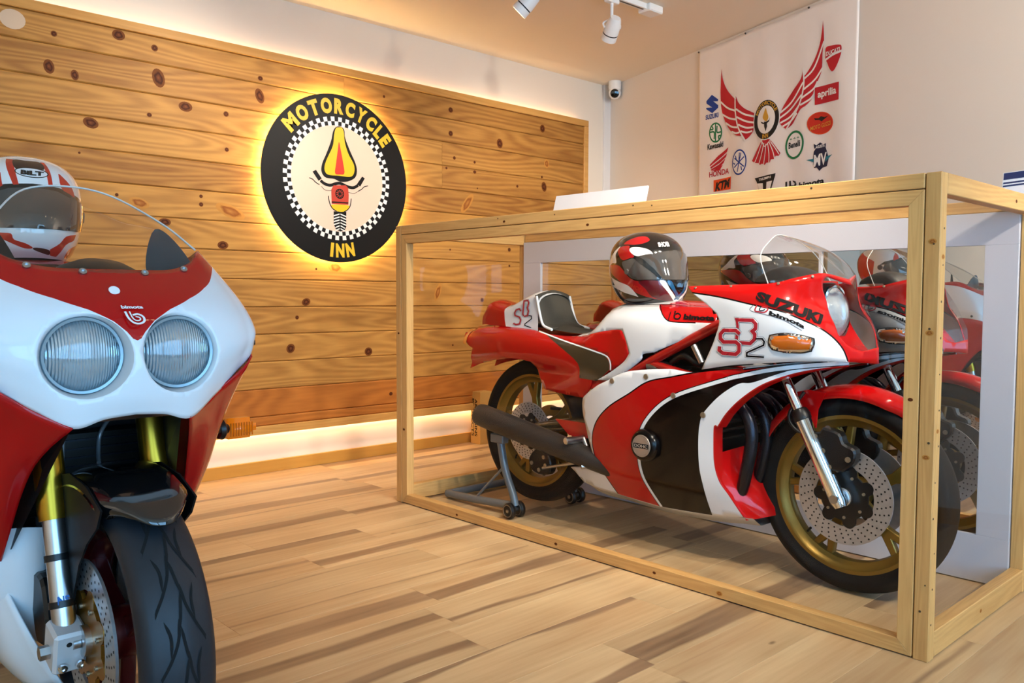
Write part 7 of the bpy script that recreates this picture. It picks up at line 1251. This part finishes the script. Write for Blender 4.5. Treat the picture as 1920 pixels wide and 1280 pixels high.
for s in (-1, 1):
    b = np.array([1.506, s * .103, .300]); pt = lambda t: b - rk2 * t
    tube('fork_tube', [pt(.235), pt(.25), pt(.62)], [.027, .0285, .0285], B2_gold, fb, 22)
    tube('fork_slider', [pt(.02), pt(.24)], .0215, K_alu, fb, 20)
    for t_ in (.065, .155): lathe('fork_clip', [(.0215, 0), (.0245, 0), (.0245, .013), (.0215, .013)], pt(t_), -rk2, K_blk, fb, 20)
    ac = box('axle_clamp', (-.034, -.030, -.050), (.034, .030, .036), mat('cast aluminium', '#dcdddf', .42, .35), fb, bev=.006, M=Matrix.Translation(V3(b)) @ Matrix.Rotation(.27, 4, 'Y'))
    for dz_ in (-.018, .018):
        bolt(b + np.array([.034, dz_ * .9, -.038]), (1, 0, -.25), ac, .0085, K_chrome, 'clamp_bolt')
    lathe('clamp_slot', [(0, .001), (.005, .001), (.0055, 0)], b + np.array([.036, s * .004, .005]), (1, 0, -.25), K_hole, ac, 12)
    cyl('axle_nut', b + np.array([.0, s * .028, -.012]), b + np.array([.0, s * .048, -.012]), .014, K_alu, fb, 6)
    # brake caliper on the trailing side and its hose
    cal = prism('brake_caliper', smooth_closed([(-.04, -.07), (.03, -.06), (.045, .0), (.03, .06), (-.04, .07), (-.055, 0)], 3), .05, mat4((1.385, s * .095 + .025, .335), (.96, 0, .27), (-.27, 0, .96)), K_blk, fb, bev=.006)
    # mudguard stay running down the fork leg
    prism('mudguard_stay', STAY, .004, mat4((0, s * .086 + .002, 0), (1, 0, 0), (0, 0, 1)), mat('satin black stay', '#0d0d0f', .55, spec=.3), fb)
text_map('fork_sticker', 'NS', plane_fn(np.array([1.506, -.103, .300]) - rk2 * .085 + np.array([.0222, -.002, 0]), (0, 1, 0), -rk2), mat('blue print', '#2a6fc0', .5), fb, W=.022, H=.016, bold=.05)
cyl('front_axle', (F2[0], -.10, F2[1]), (F2[0], .10, F2[1]), .012, K_alu, fb, 14)
vs = []; fs = []; na, nt = 30, 16
for i in range(na + 1):
    f_ = i / na; a = math.radians(50 + (150 - 50) * f_); nose = 1 - (1 - min(1, f_ / .10)) ** 2
    for j in range(nt + 1):
        t = -1 + 2 * j / nt; w = .090 * (.78 + .22 * nose); r_ = .334 - .034 * abs(t) ** 5 - (.0 if f_ > .1 else .010 * (1 - nose) * abs(t))
        aa = a + (math.radians(14) * abs(t) ** 2 * (1 if f_ < .3 else 0) * (1 - f_ / .3))
        vs.append((F2[0] + r_ * math.cos(aa), t * w, F2[1] + r_ * math.sin(aa)))
for i in range(na):
    for j in range(nt): q_ = i * (nt + 1) + j; fs.append((q_, q_ + 1, q_ + nt + 2, q_ + nt + 1))
mg = mesh('front_mudguard', vs, fs, B2_carbon, fb, True); so = mg.modifiers.new('thickness', 'SOLIDIFY'); so.thickness = .003
tube('brake_hose', [(1.40, .03, .73), (1.37, .01, .68), (1.385, .0, .645), (1.42, -.01, .625)], .0045, mat('braided hose', '#7d7f82', .4, .6), fb, 8, sm=5)
tube('brake_hose', [(1.40, -.07, .70), (1.395, -.075, .60), (1.39, -.08, .52)], .0045, mat('braided hose', '#7d7f82', .4, .6), fb, 8, sm=5)
box('fork_crown', (1.36, -.13, .72), (1.42, .13, .75), K_blk, fb, bev=.008)
# instruments, hand guard, bars
lathe('instrument_hood', [(0, .035), (.05, .03), (.085, .012), (.095, 0)], (1.36, .02, 1.008), (.3, 0, 1), K_dark2, fb, 28)
for s in (-1, 1):
    dk = prism('inner_cowl', smooth_closed([(-.045, -.055), (-.045, -.055), (.055, -.05), (.055, -.05), (.05, -.01), (.01, .05), (-.03, .075), (-.05, .01)], 4), .006, mat4((1.34, s * .175 , 1.045), (.45 if s > 0 else -.45, .89, 0), (0, 0, 1)), K_dark2, fb)
    tube('handlebar', [(1.30, s * .10, .99), (1.26, s * .20, .97), (1.21, s * .28, .95)], [.012, .013, .017], K_blk, fb, 10, sm=4)
    stl = cyl('signal_stem', (1.335, s * .262, .655), (1.318, s * .312, .650), .012, K_blk, fb, 12)
    bm = bmesh.new(); bmesh.ops.create_cube(bm, size=1)
    bmesh.ops.scale(bm, vec=(.050, .088, .050), verts=bm.verts); bmesh.ops.bevel(bm, geom=bm.edges[:], offset=.016, segments=3, affect='EDGES'); bmesh.ops.translate(bm, verts=bm.verts, vec=(1.308, s * .345, .648))
    sg = bm_obj('turn_signal', bm, mat('amber lens with added glow', '#d2690c', .15, coat=.8, emit='#e07a10', es=.30), fb, True)  # unlit signal: emission stands in for light caught in the amber
    for k in range(9): box('lens_rib', (1.3325, s * .345 - .030 + .0068 * k, .632), (1.335, s * .345 - .0272 + .0068 * k, .664), K_amber, sg)
    lathe('signal_base', [(0, 0), (.022, 0), (.026, .010), (.02, .016), (0, .016)], (1.316, s * .290, .650), (-.1, s, 0), K_blk, fb, 16)
    lathe('fairing_fastener', [(0, .004), (.006, .003), (.007, 0)], (1.500, s * .296, .868), (.4, s, 0), K_blk, fb, 10)
# tank, seat, tail and rear end
TK = [[(1.06, -.15, .86), (.92, -.17, .84), (.75, -.17, .82), (.55, -.12, .80)], [(1.08, -.165, .95), (.92, -.185, .95), (.75, -.18, .93), (.55, -.13, .86)], [(1.06, -.11, 1.03), (.92, -.12, 1.045), (.75, -.12, 1.02), (.55, -.09, .90)], [(1.05, 0, 1.045), (.92, 0, 1.058), (.75, 0, 1.035), (.55, 0, .905)]]
TK = TK + [[MIRY(p) for p in r_] for r_ in TK[-2::-1]]
uu, vv = np.meshgrid(np.linspace(0, 1, 20), np.linspace(0, 1, 28)); Pt = rails_eval(TK, uu.ravel(), vv.ravel())
mesh('fuel_tank', Pt, [(j * 20 + i, j * 20 + i + 1, (j + 1) * 20 + i + 1, (j + 1) * 20 + i) for j in range(27) for i in range(19)], K_red, fb, True)
TL = [[(.56, -.13, .70), (.30, -.14, .74), (.05, -.12, .82), (-.22, -.06, .92)], [(.56, -.14, .79), (.30, -.15, .82), (.05, -.13, .89), (-.22, -.065, .96)], [(.56, -.08, .815), (.30, -.09, .83), (.05, -.09, .97), (-.22, -.05, .985)], [(.56, 0, .82), (.30, 0, .835), (.05, 0, .985), (-.22, 0, .99)]]
TL = TL + [[MIRY(p) for p in r_] for r_ in TL[-2::-1]]
Pt = rails_eval(TL, uu.ravel(), vv.ravel())
mesh('tail_unit', Pt, [(j * 20 + i, j * 20 + i + 1, (j + 1) * 20 + i + 1, (j + 1) * 20 + i) for j in range(27) for i in range(19)], [K_white, K_red], fb, True, [1 if i > 9 else 0 for j in range(27) for i in range(19)])
box('seat_pad', (.22, -.11, .825), (.54, .11, .85), K_blk, fb, bev=.012, seg=2)
for s in (-1, 1):
    tube('swing_arm', [(.72, s * .12, .38), (.42, s * .115, .37), (.10, s * .11, .31)], [.034, .032, .026], K_alu, fb, 12, sm=4)
    tube('frame_beam', [(1.30, s * .10, .86), (1.05, s * .17, .78), (.72, s * .16, .55)], .035, K_alu, fb, 12, sm=4)
    tube('silencer', [(.75, s * .16, .28), (.45, s * .20, .33), (.05, s * .21, .42)], [.03, .05, .05], K_muf, fb, 16, sm=4)
cyl('rear_axle', (.10, -.125, .31), (.10, .125, .31), .012, K_alu, fb, 12)
OFF = Vector((0, 0, 0))

# ------------------------------------------------------------------ helmets
H_blk = mat('helmet black', '#0c0b0c', .12, coat=1); H_red = mat('helmet red', '#b3121a', .14, coat=1); H_mar = mat('helmet maroon', '#5a0f1c', .16, coat=1); H_wht = mat('helmet white', '#eeeae6', .16, coat=1)
H_grey = mat('helmet grey', '#5a5652', .25, coat=.6); H_vis = mat('smoked visor', '#4e4a47', .05, .25, coat=1); H_blue = mat('helmet blue', '#1c4f78', .2, coat=1); H_orng = mat('helmet orange red', '#cf2f1a', .16, coat=1)
H_lin = mat('helmet lining', '#17161a', .9)
def helmet(name, HH, regs, mats, label, symv, base):
    S = place(S_hel, *HH); o, yaw, pit, k = HH
    t = empty(name, (o[0], o[1], o[2] - .138 * k), label, 'helmet', 'motorcycle helmets')
    reg = [([(0, 0), (1, 0), (1, 1), (0, 1)], 'base')]
    for key, poly, tg in regs: reg.append((poly, tg))
    ob = surf(S, reg, .013, (.86, .40), t, mats)
    sh = ob['shell']
    # visor: a separate, slightly proud shell
    R0 = lambda l: (lambda u, v: S(u, v))
    lathe('neck_roll', [(.055, .0), (.075, -.004), (.088, .004), (.088, .02), (.07, .03)], (o[0], o[1], o[2] - .132 * k), (0, 0, 1), H_lin, t, 32)
    return t, S, sh
def mirror_half(poly, left=True):
    """keep the seen half of a symmetric outline and mirror it about the centre line"""
    P = [p for p in poly if (p[0] <= .5) == left]
    return P + [(1 - p[0], p[1]) for p in P[::-1]]
g1 = lambda k: smooth_closed(FB['h1_' + k], 3); g2 = lambda k: smooth_closed(FB['h2_' + k], 3)
vp = [p for p in smooth_closed(FB['h1_visor'], 4)]
lo_ = sorted([p for p in FB['h1_visor'] if p[0] < .49], key=lambda p: math.atan2(p[1] - .44, p[0] - .49))
top_e = sorted([p for p in FB['h1_visor'] if p[0] <= .5 and p[1] > .44], key=lambda p: p[0]); bot_e = sorted([p for p in FB['h1_visor'] if p[0] <= .5 and p[1] <= .44], key=lambda p: -p[0])
vis1 = top_e + [(1 - p[0], p[1]) for p in top_e[::-1]] + [(1 - p[0], p[1]) for p in bot_e[::-1]] + bot_e
both = lambda k, t: [(k, g1(k), t), (k, [(1 - a, b) for a, b in g1(k)], t)]
regs = []
for k, t in (('white1', 'w'), ('red2', 'r'), ('red3', 'r'), ('maroon', 'm'), ('spike', 'w'), ('stripe', 'w'), ('blue', 'bl'), ('red1', 'r'), ('vent', 'w'), ('plate', 'g')): regs += both(k, t)
h1m = {'base': ('shell', H_blk), 'w': ('shell', H_wht), 'r': ('shell', H_red), 'm': ('shell', H_mar), 'bl': ('shell', H_blue), 'g': ('shell', H_grey), 'v': ('shell', H_blk)}
t1, S1, sh1 = helmet('motorcycle_helmet', HEL1, regs + [('v', vis1, 'v')], h1m, 'red black and white helmet with smoked visor standing on the motorcycle tank in the case', None, None)
decal('visor', S1, [vis1], H_vis, t1, .004, .012, flip=1, scale=(.86, .40))
decal('vent_scoop', S1, [FB['h1_band']], H_blk, t1, .0055, .012, flip=1, scale=(.86, .40))
text_patch('maker_word', 'SHOEI', S1, *FB['h1_txt'], H_wht, sh1, .0012, bold=.05); text_patch('maker_word', 'SHOEI', S1, *FB['h1_txt2'], H_orng, sh1, .0012, bold=.01)
# second helmet
rt = [p for p in FB['h2_visor']]
tv = [(.5, .515), (.56, .505), (.60, .48), (.66, .47), (.70, .44), (.715, .38), (.70, .31), (.66, .275), (.58, .262), (.5, .258)]
vis2 = tv + [(1 - a, b) for a, b in tv[::-1]]
bn = [(.5, .545), (.57, .535), (.63, .51), (.70, .485), (.73, .44), (.70, .44), (.66, .47), (.60, .48), (.56, .505), (.5, .515)]
regs = [('band', bn + [(1 - a, b) for a, b in bn[::-1]], 'k')]
for k, t in (('rs1', 'r'), ('rs2', 'r'), ('rs0', 'r'), ('rs3', 'r'), ('blk', 'k'), ('cr1', 'r'), ('cr2', 'r'), ('cl1', 'r'), ('vent', 'k'), ('oval', 'k'), ('ovali', 'w')): regs.append((k, g2(k) if len(FB['h2_' + k]) > 5 else FB['h2_' + k], t))
regs.append(('back', [(0, .2), (.22, .25), (.24, .5), (.12, .7), (0, .75)], 'r')); regs.append(('back', [(1, .2), (.78, .25), (.76, .5), (.88, .7), (1, .75)], 'r'))
regs.append(('v', vis2, 'k'))
t2, S2, sh2 = helmet('motorcycle_helmet', HEL2, regs, {'base': ('shell', H_wht), 'w': ('shell', H_wht), 'r': ('shell', H_orng), 'k': ('shell', H_blk)}, 'white and red striped helmet with dark visor behind the foreground windscreen', None, None)
decal('visor', S2, [vis2], H_vis, t2, .004, .012, flip=1, scale=(.86, .40))
text_patch('maker_word', 'BiLT', S2, *FB['h2_txt'], H_blk, sh2, .0012, bold=.06)
for uv in ((.73, .40), (.27, .40)):
    P, N = normals(S2, np.array([uv])); lathe('visor_pivot', [(0, .007), (.014, .006), (.017, 0)], P[0], N[0], H_grey, t2, 18)
    P, N = normals(S1, np.array([uv])); lathe('visor_pivot', [(0, .006), (.010, .005), (.012, 0)], P[0], N[0], H_grey, t1, 18)

# ------------------------------------------------------------------ paddock stand under the rear wheel
OFF = Vector((0, .40, 0))
st = empty('paddock_stand', (.45, .40, 0), 'grey steel paddock stand lifting the rear wheel inside the display case', 'motorcycle stand')
for s in (-1, 1):
    y_ = s * .19
    tube('side_arm', [(.600, y_, .052), (.585, y_, .10), (.535, y_, .20), (.500, y_, .335)], .017, K_grey, st, 14, sm=5)
    tube('base_tube', [(.595, y_, .052), (.36, y_, .036), (.12, y_ * .98, .024)], .018, K_grey, st, 14, sm=3)
    tube('brace', [(.33, y_, .04), (.525, y_, .215)], .006, K_grey, st, 8)
    box('saddle', (.462, y_ - .028 * (1 if s < 0 else .4), .322), (.545, y_ + .028 * (1 if s > 0 else .4), .362), K_grey, st, bev=.004)
    cyl('saddle_pin', (.50, y_, .36), (.50, y_, .385), .012, K_alu, st, 12)
    cyl('support_peg', (.505, y_ - s * .02, .345), (.530, s * .10, .345), .014, K_grey, st, 12)
    cyl('roller_axle', (.600, y_ - s * .035, .036), (.600, y_ + s * .05, .036), .008, K_alu, st, 10)
    for dy in (-.022, .036):
        rl = lathe('roller', [(.010, -.012), (.030, -.012), (.036, -.006), (.036, .006), (.030, .012), (.010, .012)], (.600, y_ + s * dy, .036), (0, 1, 0), K_blk, st, 24)
        lathe('roller_rim', [(.024, -.0135), (.028, -.0135), (.028, .0135), (.024, .0135)], (.600, y_ + s * dy, .036), (0, 1, 0), K_alu, rl, 20, closed=True)
tube('cross_tube', [(.12, -.19, .024), (.12, 0, .024), (.12, .19, .024)], .018, K_grey, st, 12)
OFF = Vector((0, 0, 0))
# ------------------------------------------------------------------ tall carton by the pine wall
M_card = mat('brown cardboard', '#c79a55', .8, vary=(12, .06)); M_tape = mat('carton tape', '#b98c48', .4)
cb = empty('cardboard_box', (-.955, 1.345, 0), 'tall narrow brown cardboard carton printed PROTECTS standing by the pine wall', 'box')
box('carton', (-.988, 1.300, 0), (-.892, 1.400, .345), M_card, cb, bev=.002)
box('flap', (-.986, 1.3005, .3455), (-.941, 1.3995, .347), M_card, cb); box('flap', (-.939, 1.3005, .3455), (-.894, 1.3995, .347), M_card, cb)
box('tape', (-.952, 1.302, .347), (-.928, 1.398, .3474), M_tape, cb)
text_map('carton_word', 'PROTECTS', plane_fn((-.966, 1.2990, .175), (0, 0, -1), (1, 0, 0)), K_print, cb, W=.250, H=.026, bold=.02)
text_map('carton_word', 'AKROSSINS', plane_fn((-.934, 1.2990, .175), (0, 0, -1), (1, 0, 0)), K_print, cb, W=.250, H=.026, bold=.02)
# ------------------------------------------------------------------ white placard on top of the case, cards at the far end
M_plac = mat('white placard', '#e7e6ea', .45)
pk = empty('placard', (.98, .30, 1.30), 'plain white slanted placard lying on top of the display case', 'placard')
prism('placard_face', [(-.245, 0), (.245, 0), (.245, .104), (-.245, .104)], .010, mat4((.985, .292, 1.301), (1, 0, 0), (0, .28, .96)), M_plac, pk, bev=.001)
prism('easel', [(-.03, 0), (.03, 0), (.02, .085), (-.02, .085)], .004, mat4((.985, .380, 1.301), (1, 0, 0), (0, -.62, .78)), M_plac, pk)
# ------------------------------------------------------------------ dome security camera in the corner
M_camw = mat('camera white', '#efeeec', .35)
cpos = BW0 + BWD * .16 + np.array([0, 0, 2.475])
sc = empty('security_camera', tuple(BW0 + BWD * .16 + np.array([0, 0, H_CEIL])), 'small white dome security camera in the corner under the ceiling', 'security camera')
base = V3(cpos + BWN * .055)
lathe('mount', [(0, .0), (.047, 0), (.047, -.045), (.045, -.06), (.030, -.07), (0, -.072)], (base.x, base.y, H_CEIL - .001), (0, 0, 1), M_camw, sc, 32)
dirc = (V3((3.1, -2.2, .9)) - base).normalized(); ec = V3((base.x, base.y, H_CEIL - .088))
lathe('eyeball', [(.046 * math.sin(a), -.046 * math.cos(a)) for a in np.linspace(.02, 2.35, 14)], ec, tuple(dirc), M_camw, sc, 28)
lathe('lens_face', [(0, .0365), (.024, .0355), (.032, .033), (.0325, .030)], ec, tuple(dirc), mat('camera lens black', '#060607', .08, coat=1), sc, 28)

cd_ = empty('info_card', (2.37, .80, 1.30), 'white card with navy stripes standing at the far right end of the case top', 'card')
fr = mat4((2.318, .812, 1.3015), (1, 0, .05), (0, .12, .99))
prism('card_sheet', [(0, 0), (.105, 0), (.105, .088), (0, .088)], .004, fr, M_plac, cd_)
K_navy = mat('navy print', '#26305c', .5)
for a, b_ in ((.064, .086), (.050, .055), (.040, .045)): prism('card_stripe', [(.003, a), (.103, a), (.103, b_), (.003, b_)], .0006, mat4(Vector((2.318, .812, 1.3015)) + Vector((0, -.0002, 0)), (1, 0, .05), (0, .12, .99)) @ Matrix.Translation((0, 0, .0041)), K_navy, cd_)
